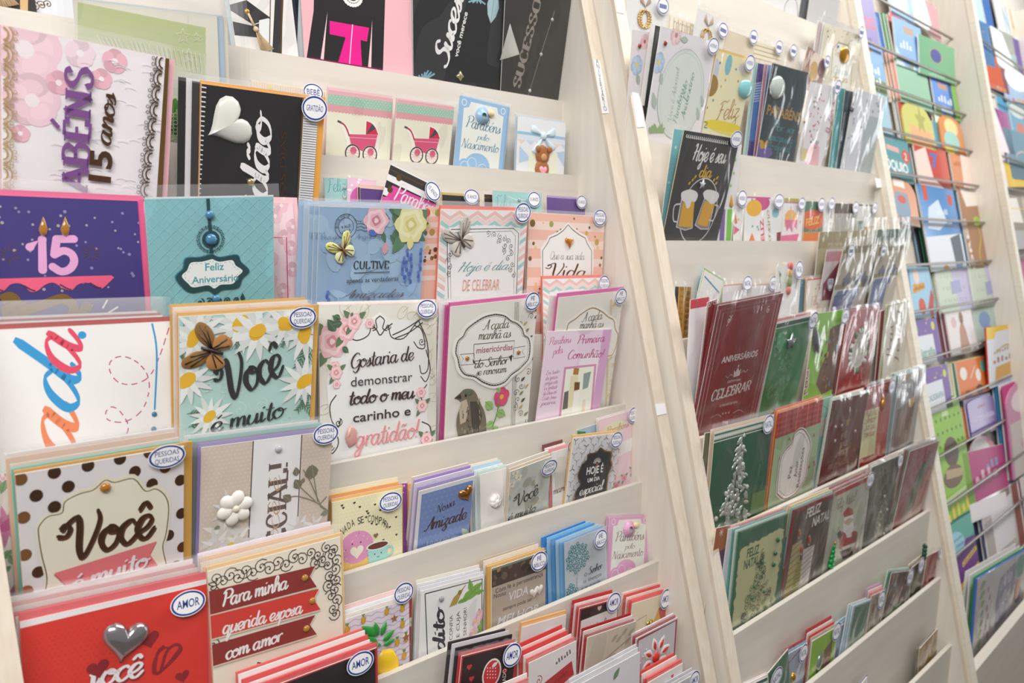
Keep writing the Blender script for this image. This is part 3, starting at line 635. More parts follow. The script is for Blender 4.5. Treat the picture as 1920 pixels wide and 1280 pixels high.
def birth(TL, TR, BL, col, lt, txt, label, slot, k):
    c = Card(1, k, TL, TR, BL, slot=slot, label=label, short=label, face=col)
    c.poly([c.n(.10, .22), c.n(.2, .19), c.n(.23, .07), c.n(.77, .07), c.n(.8, .19), c.n(.92, .22), c.n(.92, 2), c.n(.10, 2)], lt)
    for a in (.1, .9): c.line(ell(*c.n(a, .11), c.W*.045), .0008, '#ffffff', closed=True)
    c.tn('Parabéns', .17, .60, .88, .60, .13, txt, 'sc', w0=.7, w1=2.6); c.tn('pelo', .42, .80, .66, .80, .07, txt, 'sc', w0=.7, w1=2.2); c.tn('Nascimento', .12, 1.03, .88, 1.0, .11, txt, 'sc', w0=.7, w1=2.4)
    mb = MB(); z = c.zt()+.002; p = c.n(.47, .30); pc = M(col, .3)
    for i in range(16):
        a, b = 2*PI*i/16, 2*PI*(i+1)/16; R, r = c.W*.13, c.W*.045
        mb.add([(p[0]+R*math.cos(a), p[1]+R*math.sin(a), z), (p[0]+R*math.cos(b), p[1]+R*math.sin(b), z), (p[0]+r*math.cos(b), p[1]+r*math.sin(b), z+.003), (p[0]+r*math.cos(a), p[1]+r*math.sin(a), z+.003), (p[0]+R*math.cos(a), p[1]+R*math.sin(a), z-.002), (p[0]+R*math.cos(b), p[1]+R*math.sin(b), z-.002)], [(0, 1, 2, 3), (0, 4, 5, 1)], pc)
    sphere((p[0]+c.W*.15, p[1]+c.W*.06, z+.001), (c.W*.07, c.W*.05, .003), M('#f0d3a6', .3), mb); c.part('dummy', mb, label='tiny plastic baby dummy')
    p = c.n(.47, 1.36); c.poly(ell(p[0], p[1], c.W*.26, c.W*.2), M(col)); c.poly(ell(p[0]-c.W*.26, p[1]-c.W*.05, c.W*.14, None), M(col))
    for q in ((.36, 1.32), (.58, 1.42), (.22, 1.42)): c.line(ell(*c.n(*q), c.W*.09), .0007, '#e8eef5', closed=True)
    c.sleeve(top=.005); return c
c = birth((862, 179), (953, 201), (851, 305), '#9cc3e6', '#eef0ea', '#3f7f9d', 'light blue Parabéns pelo Nascimento card with blue dummy', 1, 1); c.stack(['#8db9e2', '#b9d6ef'], dx=.004)
c = Card(1, 1, (971, 217), (1061, 231), (968, 315), slot=0, label='white baby card with blue ribbon bow and brown teddy bear', short='teddy bear card', face='#eceef2')
c.rect(0, .30, 1, .36, '#9cc7e6'); c.rect(0, .36, 1, .47, '#dfe8f2')
for i in range(6): c.poly([c.n(i*.18, .47), c.n(i*.18+.17, .47), c.n(i*.18+.09, .56)], '#c8dcee' if i % 2 else '#f0d9c6')
c.poly(c.nn([(.05, .6), (.3, .85), (.05, .95)]), '#b9d3ea'); c.poly(c.nn([(.8, .65), (1, .6), (1, .95)]), '#b9d3ea'); c.poly(c.nn([(.24, .66), (.84, .66), (.84, 2), (.24, 2)]), '#eef0da')
p = c.n(.52, .34); r = M('#cfe3ee', .4)
mb = MB(); z = c.zt()
for o in ([(0, 0), (-.2, .2), (-.24, .06)], [(0, 0), (.22, .2), (.24, .02)], [(0, 0), (-.22, -.32), (-.1, -.36)], [(0, 0), (.16, -.28), (.27, -.2)]):
    puff([(p[0]+c.W*a, p[1]+c.Wk*b) for a, b in catmull(o+[o[0]], 4)], .0025, r, mb, z)
sphere((*p, z+.001), (c.W*.06, c.W*.06, .003), r, mb); c.part('ribbon_bow', mb, label='pale blue satin bow')
mb = MB(); br = M('#a5673c', .5)
for dx, dy, q, m in ((0, -.40, .15, br), (-.12, -.28, .05, br), (.12, -.28, .05, br), (0, -.70, .15, br), (0, -.45, .06, M('#c99567')), (0, -.435, .022, M('#3a2417'))):
    sphere((p[0]+c.W*(dx+.0), p[1]+c.Wk*dy, z+(.003 if q < .1 else 0)), (c.W*q, c.W*q, .0035 if q > .1 else .0025), m, mb)
puff(heart(p[0], p[1]-c.Wk*.72, c.W*.09), .0045, M('#f0a8b8', .4), mb, z+.001); c.part('teddy_bear', mb, label='brown teddy bear holding a pink heart'); c.sleeve(top=.004); c.stack(['#c6dcf0'], dx=-.002)
# ================================================================== pocket three
c = Card(1, 2, (2, 47), (316, 110), (-3, 300), slot=2, label='large white card reading Parabéns 15 anos with pink flowers and gold lace edges', short='lace-edged 15 anos card', face='#f4eff2')
c.envelope('#eeb6c0', 0.0, .006)
for p, r in (((46, 92), .027), ((60, 188), .021)): c.flower(c.px(p), r, '#f5d3de', '#f7ecf0', 5, .95)
for p, r in (((150, 100), .0115), ((215, 115), .010), ((110, 155), .0095), ((190, 148), .0085), ((38, 250), .007)): c.flower(c.px(p), r, '#f7dfe8' if r > .0105 else '#f3bccb', '#faf1f4', 5, .95)
rnd = random.Random(3)
for i in range(60): q = c.px((90+rnd.uniform(0, 200), 110+rnd.uniform(0, 260))); c.line([q, (q[0]+.004, q[1]+.001), (q[0]+.009, q[1])], .0005, '#ebe4ec')
for i in range(9):
    for sx, px0, px1, y0, y1, m, d in ((1, 306, 277, 112, 350, COPP(), -1), (0, 5, 4, 55, 355, M('#e7bf7a', .4, .6), 1)):
        t = (i+.2)/8; p = c.px((px0+(px1-px0)*t*1.02, y0+(y1-y0)*t))
        c.line([(p[0]+d*.0066*math.sin(a), p[1]+.0075*math.cos(a)) for a in [PI*k/10 for k in range(11)]], .0009, m)
        c.line([(p[0]+d*.0035*math.sin(a), p[1]+.0045*math.cos(a)) for a in [PI*k/8 for k in range(9)]], .0013, m)
        for k in range(6): a = PI*(k+.5)/6; c.line(ell(p[0]+d*.0088*math.sin(a), p[1]+.0096*math.cos(a), .0013, None, 9), .0005, m, closed=True)
c.poly(c.pp([(308, 108), (315, 110), (301, 390), (290, 390)]), GOLD())
c.tx('ABÉNS', (162, 356), (172, 124), 47, '#7d4a8e', 'se', w0=1.2, w1=3.0); c.tx('PAR', (152, 520), (161, 366), 47, '#7d4a8e', 'se', w0=1.2, w1=3.0)
c.tx('15', (204, 342), (208, 284), 40, COPP(), 'b', bold=.03); c.tx('anos', (205, 272), (216, 180), 19, COPP(), 'sc', w0=1.6, w1=4)
c.sleeve(top=.012, wr=.8); c.stack(['#f0dfe4'], dx=-.001)
c = Card(1, 2, (378, 157), (598, 187), (368, 353), slot=2, label='black Gratidão card with pearl heart, lined edge and orange envelope', short='black Gratidão card', face='#1e1c1f', rough=.3)
c.envelope('#eda845', .003, .008)
X = lambda p: c.px(p)
for i in range(23): c.line(c.pp([(378-i*.5, 163+i*9), (387-i*.5, 164.5+i*9)]), .0011, '#e9e8e8', smooth=False)
c.poly(c.pp([(569, 184), (606, 189), (600, 420), (557, 400)]), '#f1f1f2')
for i in range(46): c.line(c.pp([(571-i*.25, 190+i*4.6), (606-i*.2, 194+i*4.6)]), .0005, '#3a383c', smooth=False)
c.line(c.pp([(568, 184), (556, 400)]), .0018, GOLD(), smooth=False)
c.tx('Gratidão', (487, 560), (509, 226), 31, '#f4f3f3', 'sc', w0=1.0, w1=4.4); c.tx('TODOS OS DIAS', (531, 480), (536, 248), 12, COPP(), 'b')
c.puffy('pearl_heart', heart(*c.px((430, 230)), .0235, -1.0), .006, M('#d9dad2', .12), 'translucent pearl heart'); c.gems([c.px((469, 341))], .004, M('#d9c08a', .2, .8))
c.sleeve(top=.008, wr=2.4); c.sticker((585, 202), 'GRATIDÃO', .0145, .0125); c.stack(['#1f1d22', '#f2f0f0', '#1b1a1c'], dx=-.0058)
def anos15(TL, TR, face, slot, label, st=None, lean=.03, **k):
    c = Card(1, 2, TL, TR, slot=slot, lean=lean, label=label, face=face, **k); return c
c = anos15((607, 333), (655, 335), '#a7d3d2', 4, 'small teal card reading Feliz beside the black Gratidão card'); c.tn('Feliz', .15, .55, .85, .5, .3, '#4f9aa0', 'sc', w0=.6, w1=1.6); c.gems([c.n(.78, .35), c.n(.76, .75)], .0022, '#dfe3ea'); c.sleeve(.004)
c = anos15((652, 332), (706, 339), '#f0c3dc', 3, 'small pink starry card peeking above the blue Cultive card'); c.rdots(8, .001, .0016, ['#ffffff'], (.02, .02, .5, .5)); c.poly(ell(*c.n(.5, .75), c.W*.42), '#d566ac'); c.sleeve(.004)
c = anos15((671, 345), (728, 350), '#f1c9ba', 2, 'small purple card with peach border peeking above the blue Cultive card'); c.rect(.07, .12, .95, 2, '#5b3a83'); c.rect(.0, .1, .06, 2, '#2a2327'); c.sleeve(.004)
c = anos15((733, 306), (826, 352), '#f4f2f1', 0, 'small tilted black and white striped Parabéns card with gold dots', lean=.02)
for i in range(7): c.rect(0, .05+i*.3, 1.2, .2+i*.3, '#211f22')
c.rect(0, .03, 1, .22, '#2a2626'); c.line(c.nn([(0, .12), (1, .12)]), .0013, GOLD())
c.poly(c.nn([(.12, .40), (1.2, .36), (1.2, .76), (.06, .74)]), '#e0459b'); c.tn('Parabéns', .2, .66, 1.05, .64, .2, '#f6e6ef', 'sc', w0=1, w1=3.4)
for p in ((.2, .2), (.85, .16), (.1, .5)): c.poly(ell(*c.n(*p), c.W*.05), GOLD())
c.poly(ell(*c.n(.08, .85), c.W*.14), '#de58a5'); c.sleeve(.006); c.sticker((808, 359), '15 ANOS', .0125, .0105, rot=-.45)
c = anos15((826, 360), (900, 365), '#d8b97b', 3, 'small black and gold card peeking out right of the striped Parabéns card'); c.rect(.04, .06, .98, .8, '#2a2425'); c.line(c.nn([(.05, .22), (.97, .24)]), .0014, GOLD()); c.sleeve(.005); c.sticker((881, 369), '15 ANOS', .0125, .0095)
c = anos15((908, 364), (940, 366), '#2c2627', 4, 'narrow black and gold striped card left of the teal card'); c.line(c.nn([(.0, .2), (1, .2)]), .0014, GOLD()); c.sleeve(.004)
c = anos15((924, 357), (1016, 363), '#a9d6d5', 1, 'small teal 15 anos card reading Feliz with bow and gem'); c.tn('Feliz', .06, .42, .36, .4, .18, '#5aa7ac', 'sc', w0=.6, w1=1.6); c.gems([c.n(.52, .16)], .0026, '#c9d6ea'); c.line(c.nn([(.3, .1), (.52, .16), (.8, .1)]), .001, '#d4ecec'); c.sleeve(.005); c.sticker((998, 374), '15 ANOS', .012, .0105)
c = anos15((1025, 366), (1097, 371), '#6a4f93', 2, 'small purple 15 anos card at the right end of its pocket'); c.rect(0, 0, 1, .05, '#b9a6d3'); c.sleeve(.005); c.sticker((1087, 379), '15 ANOS', .0105, .0095)
# ================================================================== rack one, fourth pocket
def K(k, TL, TR, BL, **kw): return Card(1, k, TL, TR, BL, **kw)
c = K(3, (-100, 362), (258, 377), (-105, 600), slot=1, lean=.03, label='large dark blue birthday card with pink 15 candles and pink envelope', short='candle 15 card', face='#3a2f78', rough=.35)
c.envelope('#dc4f83', .005, .0055, .006)
c.rdots(22, .0009, .0014, ['#8a7fae', '#a39b9f'], (.2, .03, 1, .5), 4)
for cx in (81, 122):
    c.puffy('flame', c.pp([(cx-9, 430), (cx, 405), (cx+9, 430), (cx+6, 440), (cx, 443), (cx-6, 440)]), .003, gem('#c8892c'), 'amber teardrop flame')
PK = M('#e3a4d2')
c.line(c.pp([(56, 463), (79, 449), (80, 506)]), .0066, PK, smooth=False); c.line(c.pp([(138, 448), (106, 448)]), .0064, PK, smooth=False); c.line(c.pp([(106, 448), (102, 477)]), .0064, PK, smooth=False)
c.line(c.pp([(102, 477), (119, 470), (134, 476), (139, 490), (131, 504), (115, 509), (99, 500)]), .0064, PK)
for p in ((56, 463), (80, 506), (138, 448), (99, 500), (79, 449), (106, 448), (102, 477)): c.poly(ell(*c.px(p), .0033, None, 14), PK)
for p in ((17, 477), (172, 474)):
    q = c.px(p)
    for i in range(12): a = 2*PI*i/12; c.line([(q[0]+.003*math.cos(a), q[1]+.003*math.sin(a)), (q[0]+(.006+.002*(i % 2))*math.cos(a), q[1]+(.006+.002*(i % 2))*math.sin(a))], .0005, GOLD())
edge = catmull([(214, 520), (190, 541), (174, 532), (158, 530), (145, 534), (134, 544), (120, 541), (100, 530), (84, 534), (70, 545), (56, 546), (40, 532), (20, 533), (2, 547), (-30, 538), (-60, 533)], 5)
c.poly(c.pp([(-60, 524), (208, 516)]+edge), '#ec5a80')
for p in ((190, 541), (134, 544), (66, 546), (6, 546)): c.line(c.pp([(p[0]-22, p[1]-11), (p[0]-8, p[1]-3), (p[0], p[1]-1)]), .0013, '#3a1c3c')
g = M('#b98f3d', .3, .8)
for pts, w in (([(2, 562), (20, 556), (30, 570), (8, 585), (60, 578), (112, 560), (124, 562)], .008), ([(40, 566), (48, 610)], .007), ([(118, 558), (138, 575), (128, 610)], .008), ([(150, 600), (160, 575), (172, 578)], .007)): c.line(c.pp(pts), w, g)
c.line(c.pp([(192, 578), (201, 562)]), .0014, '#f4f0ee'); c.line(c.pp([(203, 586), (221, 575)]), .0014, '#f4f0ee')
c.sleeve(top=.014, side=.001, wr=2.2); c.stack(['#3b2f72', '#d94b80', '#3a3070'], dx=-.001)
c = K(3, (271, 373), (512, 368), (269, 560), slot=2, label='large turquoise Feliz Aniversário card with hanging label and blue gems', short='turquoise Feliz Aniversário card', face='#8fcfd8')
tp = M('#a3d8de')
for i in range(-9, 14):
    c.line(c.pp([(270+i*24, 372), (270+i*24+250, 600)]), .0005, tp, smooth=False); c.line(c.pp([(270+i*24+120, 372), (270+i*24-110, 600)]), .0005, tp, smooth=False)
dk = M('#12454e')
c.line(c.pp([(389.5, 372), (391, 400), (395, 445), (396, 476)]), .0032, dk)
q = c.px((394.5, 448))
for i in range(20): a = 2*PI*i/20; c.curl((q[0]+.0125*math.cos(a), q[1]+.0125*math.sin(a)), .0021, a, .8, .0005, dk)
c.line(ell(*q, .0105, None, 26), .0005, dk, closed=True); c.poly(ell(*q, .0082), dk)
lab = catmull([(396, 478), (410, 484), (440, 480), (447, 492), (462, 507), (450, 520), (442, 536), (415, 539), (401, 547), (388, 540), (360, 544), (345, 536), (332, 518), (345, 503), (350, 486), (375, 484), (396, 478)], 4)
L2_ = catmull([(397, 485), (411, 490), (434, 487), (441, 497), (454, 507), (444, 518), (436, 531), (413, 533), (401, 540), (389, 534), (362, 538), (352, 531), (340, 517), (350, 506), (357, 492), (377, 490), (397, 485)], 4)
c.poly(c.pp([(398+(x-398)*1.08, 513+(y-513)*1.12) for x, y in lab]), '#1f7f93'); c.poly(c.pp([(399+(x-398)*1.06, 514+(y-513)*1.10) for x, y in lab]), dk); c.poly(c.pp(L2_), '#f5f8f9')
c.dash(c.pp([(397+(x-397)*.92, 512+(y-512)*.86) for x, y in L2_[::2]]), .0005, '#9cc4cc', .002, .0015)
c.tx('Feliz', (384, 507), (419, 505), 14, '#3ba3b4', 'b', bold=.015); c.tx('Aniversário', (359, 531), (446, 525), 13, '#3ba3b4', 'b', bold=.015)
for p, r in (((392.5, 402), .0042), ((394.5, 448), .0055), ((404, 559), .004)): c.gems([c.px(p)], r, '#5b9fd0')
for i in range(5): c.curl(c.px((375+17*i, 566-i*1.2)), .004, i, 1.2, .0012, dk)
c.poly(c.pp([(454, 548), (459, 559), (452, 563), (449, 557)]), dk)
c.sleeve(top=.012, side=.005, wr=.8); c.stack(['#dfe6ea'], dx=.002)
c = K(3, (500, 380), (549, 381), (505, 560), slot=5, lean=.04, label='pink floral card with fuchsia frame behind the turquoise card', short='pink floral framed card', face='#f5d9de')
c.envelope('#f1bcc5', .006, .006)
for i in range(9): rnd = random.Random(i+50); c.flower(c.px((505+rnd.uniform(0, 45), 385+i*20)), .008, '#f0c3cc', '#f7e3e6', 5, .9)
c.frame(c.pp([(505, 445), (537, 445), (541, 620), (505, 620)]), .001, '#c92f72'); c.sleeve(.006)
# Cultive
c = K(3, (599, 387), (800, 392.5), (593, 565), slot=1, label='light blue Cultive card with roses, lavender and yellow butterfly', short='blue Cultive card', face='#9bbcde')
rnd = random.Random(8)
for i in range(60):
    q = c.n(rnd.random(), rnd.random()*1.1); c.poly(ell(*q, rnd.uniform(.006, .016), rnd.uniform(.004, .012), 10, rnd.random()*3), rnd.choice(['#a6c4e2', '#93b5d9', '#a9c9e6', '#98bbe0']))
ik = M('#2b3346')
q = c.px((648, 424)); c.line(ell(*q, .0128, None, 30), .0006, ik, closed=True); c.line(ell(*q, .0088, None, 26), .0005, ik, closed=True)
for i, ch in enumerate('BOULOGNE'):
    a = PI*1.02-i*.27; b = (q[0]+.0096*math.cos(a), q[1]+.0096*math.sin(a)); t = (math.sin(a), -math.cos(a)); c.text(ch, (b[0]-t[0]*.001, b[1]-t[1]*.001), (b[0]+t[0]*.001, b[1]+t[1]*.001), .0026, ik)
c.tx('9 AUF', (640, 429), (657, 424), 5, ik); c.tx('1925', (641, 437), (657, 432), 4, ik)
for i in range(3): c.line(c.pp([(668, 420+i*6), (676, 418+i*6), (684, 421+i*6), (692, 418+i*6)]), .0005, ik)
for i, (t, x0, x1, y) in enumerate((('loi augustin', 600, 650, 449), ('Anguriny', 663, 716, 448))): c.tx(t, (x0, y), (x1, y-3), 5, '#4c6288', 'sc', w0=.5, w1=1.1)
for p, q_ in (((735, 400), (752, 430)), ((790, 398), (795, 440)), ((745, 425), (735, 458)), ((715, 432), (722, 456)), ((700, 392), (730, 410)), ((728, 392), (760, 400)), ((776, 432), (797, 452)), ((760, 455), (770, 440)), ((730, 440), (752, 462))): c.leaf(c.px(p), c.px(q_), .42, '#4f7a5c', '#39604a')
for x, y, n in ((765, 470, 9), (772, 478, 8), (788, 468, 9), (757, 484, 6), (615, 548, 4)):
    for i in range(n): c.poly(ell(*c.px((x+random.Random(i+x).uniform(-3, 3)-i*.6, y+i*7)), .0019, .0026, 8), '#4a63b4' if i % 2 else '#5f7cc4')
c.rose(c.px((704, 413)), .0165, '#eab9c6', '#f3d3da', '#c98296'); c.rose(c.px((769, 420)), .0225, '#e9e3a6', '#f2eec3', '#d9cf86', '#5d8463'); c.leaf(c.px((766, 468)), c.px((769, 440)), .55, '#e6df9a'); c.leaf(c.px((719, 477)), c.px((722, 452)), .55, '#d9a0ae')
c.leaf(c.px((689, 432)), c.px((705, 440)), .6, '#5470c0')
c.tx('CULTIVE', (661, 503), (729, 502), 14, '#26252b', 'se', w0=.9, w1=2.1); c.line(c.pp([(662, 511), (729, 509)]), .0008, '#26252b')
c.tx('apenas as verdadeiras', (648, 530), (745, 525), 9, '#33343e', 'b'); c.tx('Amizades', (634, 559), (751, 556), 9, '#6a5a58', 'sc', w0=.6, w1=1.8, shear=.3)
butterfly(c, c.px((640, 467)), .0155, .55, M('#d9d98a', .15), M('#e3e3b5', .15), 'raised yellow green butterfly', M('#7d5a44', .3))
c.sleeve(top=.008, wr=.8); c.stack([None, None, '#bcd0e8', '#a9c4e2'], dx=-.0042)
# peach polka cards
def vida(TL, TR, BL, label, slot, art=True):
    c = K(3, TL, TR, BL, slot=slot, label=label, short=label, face='#f6c2b0')
    for i in range(7): c.rect(0, .09+i*.24, 1, .20+i*.24, '#f8dfd6')
    c.rdots(16, .0012, .0032, [M('#a8853a', .3, .7), '#e8cf86', M('#7f6328', .3, .7)], (0, .02, 1, 1.2), 5)
    for p, r, m in (((.045, .12), .0048, '#cf4a3c' if not art else '#7f6328'), ((.28, .12), .004, '#a8a84f'), ((.18, .55), .004, '#b99a4c'), ((.75, .22), .003, '#d1b14e'), ((.9, .34), .0045, '#c7a24b')): c.poly(ell(*c.n(*p), r, None, 16), m)
    return c
c = vida((797, 388), (880, 390), (787, 585), 'peach polka dot card behind the Hoje é dia de celebrar card', 4, False); c.sleeve(.003)
def celebrar(k, TL, TR, BL, label, slot, full=True, **kw):
    c = K(k, TL, TR, BL, slot=slot, label=label, short=label, face='#f2f1f1', **kw); c.envelope('#ea7a6c', .004, .003)
    b = [((i/10)*1.0, (.10 if i % 2 else .03)) for i in range(11)]
    for j, m in enumerate(('#eec3bf', '#f2d9d5', '#a9d2cf')): c.line(c.nn([(a, y+.055*j) for a, y in b]), c.W*.035, m, smooth=False)
    for j in range(14):
        for sx in (0, 1): x = .0 if sx == 0 else 1.0; c.poly(c.nn([(x, .2+j*.1), (x+(.08 if sx == 0 else -.08), .26+j*.1), (x+(.08 if sx == 0 else -.08), .31+j*.1), (x, .25+j*.1)]), ('#eec3bf', '#a9d2cf', '#f2d9d5')[j % 3])
    c.poly(c.nn([(.09, .2), (.5, .17), (.92, .2), (.92, 3), (.09, 3)]), '#f4f3f3')
    return c
c = celebrar(3, (827, 391.7), (990, 395.5), (818, 585), 'white Hoje é dia de celebrar card with chevron border and clear butterfly', 1)
dk = M('#2f2b2e')
c.line(c.pp([(840, 560), (838, 438), (846, 430), (962, 428), (972, 437), (966, 600)]), .0009, dk, smooth=False); c.line(c.pp([(845, 560), (843, 445), (851, 436), (958, 433), (966, 442), (961, 600)]), .0005, dk, smooth=False)
for i, p in enumerate([(915, 437), (926, 440), (937, 443), (945, 447), (952, 452), (958, 462), (946, 460), (958, 475), (952, 484), (960, 495), (944, 470), (936, 452), (957, 505), (962, 515)]): c.curl(c.px(p), .0042, i*1.9, 1.3, .0006, dk, d=1 if i % 2 else -1)
for i, p in enumerate([(842, 500), (840, 488), (841, 512), (843, 476)]): c.curl(c.px(p), .004, i*2.1, 1.2, .0006, dk)
c.tx('Hoje é dia', (856, 509), (950, 505), 10, '#4c9a9c', 'sc', w0=.5, w1=1.7, shear=.35); c.tx('DE CELEBRAR', (866, 545), (935, 543), 21, '#e2a08e', 'b')
butterfly(c, c.px((862, 448)), .0215, .5, M('#bfb6ae', .15), M('#cfc7bf', .15), 'clear smoky butterfly', M('#6d625d', .3), 1.05)
c.sleeve(top=.009, wr=.8); c.sticker((976, 398), PQ, .0135, .0125); c.stack(['#e87868', '#f3f0ef', '#2d2a2e'], dx=.0015)
c = vida((992, 400), (1134, 408), (988, 535), 'peach striped polka dot card reading Que a sua vida with white plaque', 2)
pl = [(1018, 600), (1017, 470), (1027, 455), (1031, 446), (1045, 440), (1056, 432), (1065, 421), (1074, 431), (1086, 440), (1097, 446), (1101, 457), (1109, 470), (1108, 600)]
c.poly(c.pp([(1063+(x-1063)*1.08, 418+(y-419)*1.0-3) for x, y in pl]), '#f7f6f3'); c.line(c.pp(pl), .0011, COPP(), smooth=False)
c.tx('Que a sua vida', (1031, 486), (1095, 487), 8, '#6a4a25', 'sc', w0=.7, w1=2); c.tx('Vida', (1028, 520), (1098, 522), 15, COPP(), 'sc', w0=1, w1=2.8)
c.puffy('amber_heart', heart(*c.px((1067, 453)), .0085), .004, gem('#d9861c'), 'amber gem heart'); c.sleeve(top=.006); c.sticker((1121, 408), PQ, .0135, .0115); c.stack(['#f3b9a6', '#f6e9e4'], dx=.001)
# ================================================================== rack one, fifth pocket
c = K(4, (-110, 623), (318, 602), (-112, 860), slot=1, lean=.03, label='large white card with blue, pink and orange script and dashed pink swirl', short='white blue and pink script card', face='#f3f1f0')
c.envelope('#a8352f', .004, .0065)
for ch, p0, p1, h, m in (('n', (134, 940), (136, 868), 60, '#d9479f'), ('a', (140, 866), (146, 776), 60, '#f08a5c'), ('d', (146, 774), (151, 690), 60, '#2f9bd8'), ('a', (149, 702), (153, 634), 60, '#e84a66')): c.tx(ch, p0, p1, h*.98, m, 'sc', w0=1.2, w1=3.2, shear=.25)
c.poly(ell(*c.px((154, 628)), .0032), '#2f9bd8')
mg = M('#c13b83')
c.dash(c.pp([(317, 614), (300, 665), (280, 705), (250, 720), (222, 716), (207, 698), (206, 680), (220, 669), (240, 670), (262, 683), (277, 705), (279, 735), (265, 770), (235, 790), (205, 788), (198, 775), (207, 763), (222, 768), (238, 790), (240, 806), (232, 824)]), .0009, mg, .0042, .0028)
c.line(c.pp([(285, 606), (292, 640), (294, 680), (291, 745), (290, 768)]), .0016, '#2f9bd8'); c.gems([c.px((289, 776)), c.px((288, 804))], .0024, '#3d8fb5')
c.sleeve(top=.022, side=.002, wr=1.2); c.stack(['#b23b34', '#eceaec', '#a33029', '#efeeee'], dx=-.0015, dz=.0022)
c = K(4, (335, 594), (588, 578), (337, 767), slot=1, label='mint Você card with white daisies and amber butterfly, ochre envelope', short='daisy Você card', face='#b9dcd6')
c.envelope('#d9a957', .003, .0065)
rnd = random.Random(11); 
for i in range(26): c.curl(c.px((350+rnd.uniform(0, 220), 640+rnd.uniform(0, 150))), .008, rnd.random()*6, 1.1, .0007, '#d2eae5', d=rnd.choice((-1, 1)))
for p, q in (((345, 605), (338, 640)), ((520, 600), (560, 590)), ((540, 625), (528, 650)), ((580, 640), (556, 690)), ((584, 655), (566, 700)), ((350, 775), (395, 770)), ((352, 690), (340, 665)), ((560, 745), (590, 780)), ((585, 735), (556, 770)), ((352, 800), (400, 785)), ((480, 640), (440, 648)), ((575, 600), (592, 640))): c.sprig(c.px(p), c.px(q), '#4f7458', 7, .26, .18)
for x, y, r in ((450, 606, .030), (372, 622, .026), (482, 622, .030), (534, 606, .026), (570, 624, .028), (352, 712, .026), (568, 715, .028), (392, 780, .022), (360, 640, .02)): c.daisy(c.px((x, y)), r, '#f3f7f5', '#eebf2e')
for x, y, a in ((366, 628, .8), (482, 620, .2), (534, 606, -.6), (570, 628, 1.5), (348, 712, .8), (574, 712, .5)): c.poly(ell(*c.px((x, y)), .0085, .006, 16, a), '#f2bd2c')
c.tx('Você', (424, 752), (530, 700), 42, '#2b2a2c', 'sc', w0=1.2, w1=5, shear=.1); c.tx('é muito', (395, 812), (530, 780), 20, '#2b2a2c', 'sc', w0=1, w1=3.6)
butterfly(c, c.px((394, 655)), .0215, 1.2, M('#8f6a3c', .2), M('#b5804e', .2), 'raised amber and brown butterfly', M('#33231b', .3))
c.sleeve(top=.008, wr=.9); c.sticker((563, 593), PQ, .0145, .0105); c.stack(['#efc9b8', '#e7dccb', '#d9a957'], dx=-.001, dz=.003)
# Gostaria
c = K(4, (597, 573), (819, 567), (600, 767), slot=1, label='white Gostaria de demonstrar card with pink roses and black scrollwork frame', short='rose-framed Gostaria card', face='#f0eee2', edge='#eeeae0')
for i in range(22):
    rnd = random.Random(i+300); x = rnd.choice([rnd.uniform(.02, .12), rnd.uniform(.9, .99), rnd.uniform(.02, .98)]); y = rnd.uniform(.02, 1.3) if x < .13 or x > .89 else rnd.uniform(.02, .14); q = c.n(x, y)
    c.line(ell(*q, .008, .005, 12, rnd.random()*3), .0004, '#c9b98c', closed=True); c.line([q, (q[0]+.008, q[1]+.006)], .0004, '#b9b08a')
fr = [(612, 880), (618, 790), (612, 720), (625, 640), (645, 602), (690, 600), (712, 586), (735, 600), (780, 600), (798, 640), (806, 700), (800, 780), (815, 860), (815, 900), (612, 900)]
c.poly(c.pp(fr), '#f8f7f6')
dk = M('#3a2a26')
for a in ([(712, 592), (704, 600), (706, 615), (698, 620)], [(712, 592), (720, 600), (717, 615), (725, 620)], [(650, 628), (668, 638), (690, 628), (694, 608), (684, 606)], [(728, 612), (734, 632), (756, 634), (776, 610), (784, 600)], [(776, 610), (790, 618), (796, 650), (784, 652), (775, 640)], [(784, 600), (800, 640), (802, 690), (790, 700), (786, 684)], [(798, 655), (806, 690), (798, 715), (788, 705)], [(640, 612), (628, 624), (652, 634)], [(735, 628), (760, 616), (788, 598)], [(740, 634), (768, 622), (792, 604)], [(630, 740), (618, 760), (622, 790), (634, 800), (638, 785)], [(626, 800), (634, 830), (622, 850), (616, 835)], [(800, 720), (788, 740), (796, 760)], [(790, 790), (806, 800), (806, 830), (794, 840)], [(690, 606), (704, 616), (712, 628), (722, 616), (735, 606)]): c.line(c.pp(a), .0013, dk)
for p, r in (((790, 640), .005), ((634, 792), .005), ((620, 838), .004), ((796, 752), .004), ((800, 815), .005), ((652, 630), .004), ((698, 612), .0035), ((727, 612), .0035)): c.curl(c.px(p), r, p[0], 1.3, .0009, dk)
for p, r in (((622, 640), .019), ((649, 617), .013), ((663, 602), .010), ((692, 606), .006), ((627, 688), .007), ((629, 698), .008), ((630, 720), .005), ((788, 735), .007), ((790, 760), .008), ((798, 822), .009), ((655, 826), .006)): c.rose(c.px(p), r, '#f0bcc3', '#f7d6d8', '#d98a92', '#5f7d58' if r > .007 else None)
for p, q in (((628, 620), (612, 598)), ((640, 605), (622, 608)), ((640, 650), (652, 660)), ((636, 596), (625, 590)), ((656, 592), (660, 585))): c.leaf(c.px(p), c.px(q), .7, '#41614a', '#6d8a70')
c.tx('Gostaria de', (655, 690), (773, 674), 15, '#3b2224', 'sc', w0=.9, w1=3.4); c.tx('demonstrar', (656, 724), (771, 713), 17, '#3c3436', 'b'); c.tx('todo o meu', (652, 758), (774, 745), 14, '#3b2224', 'sc', w0=1.6, w1=4)
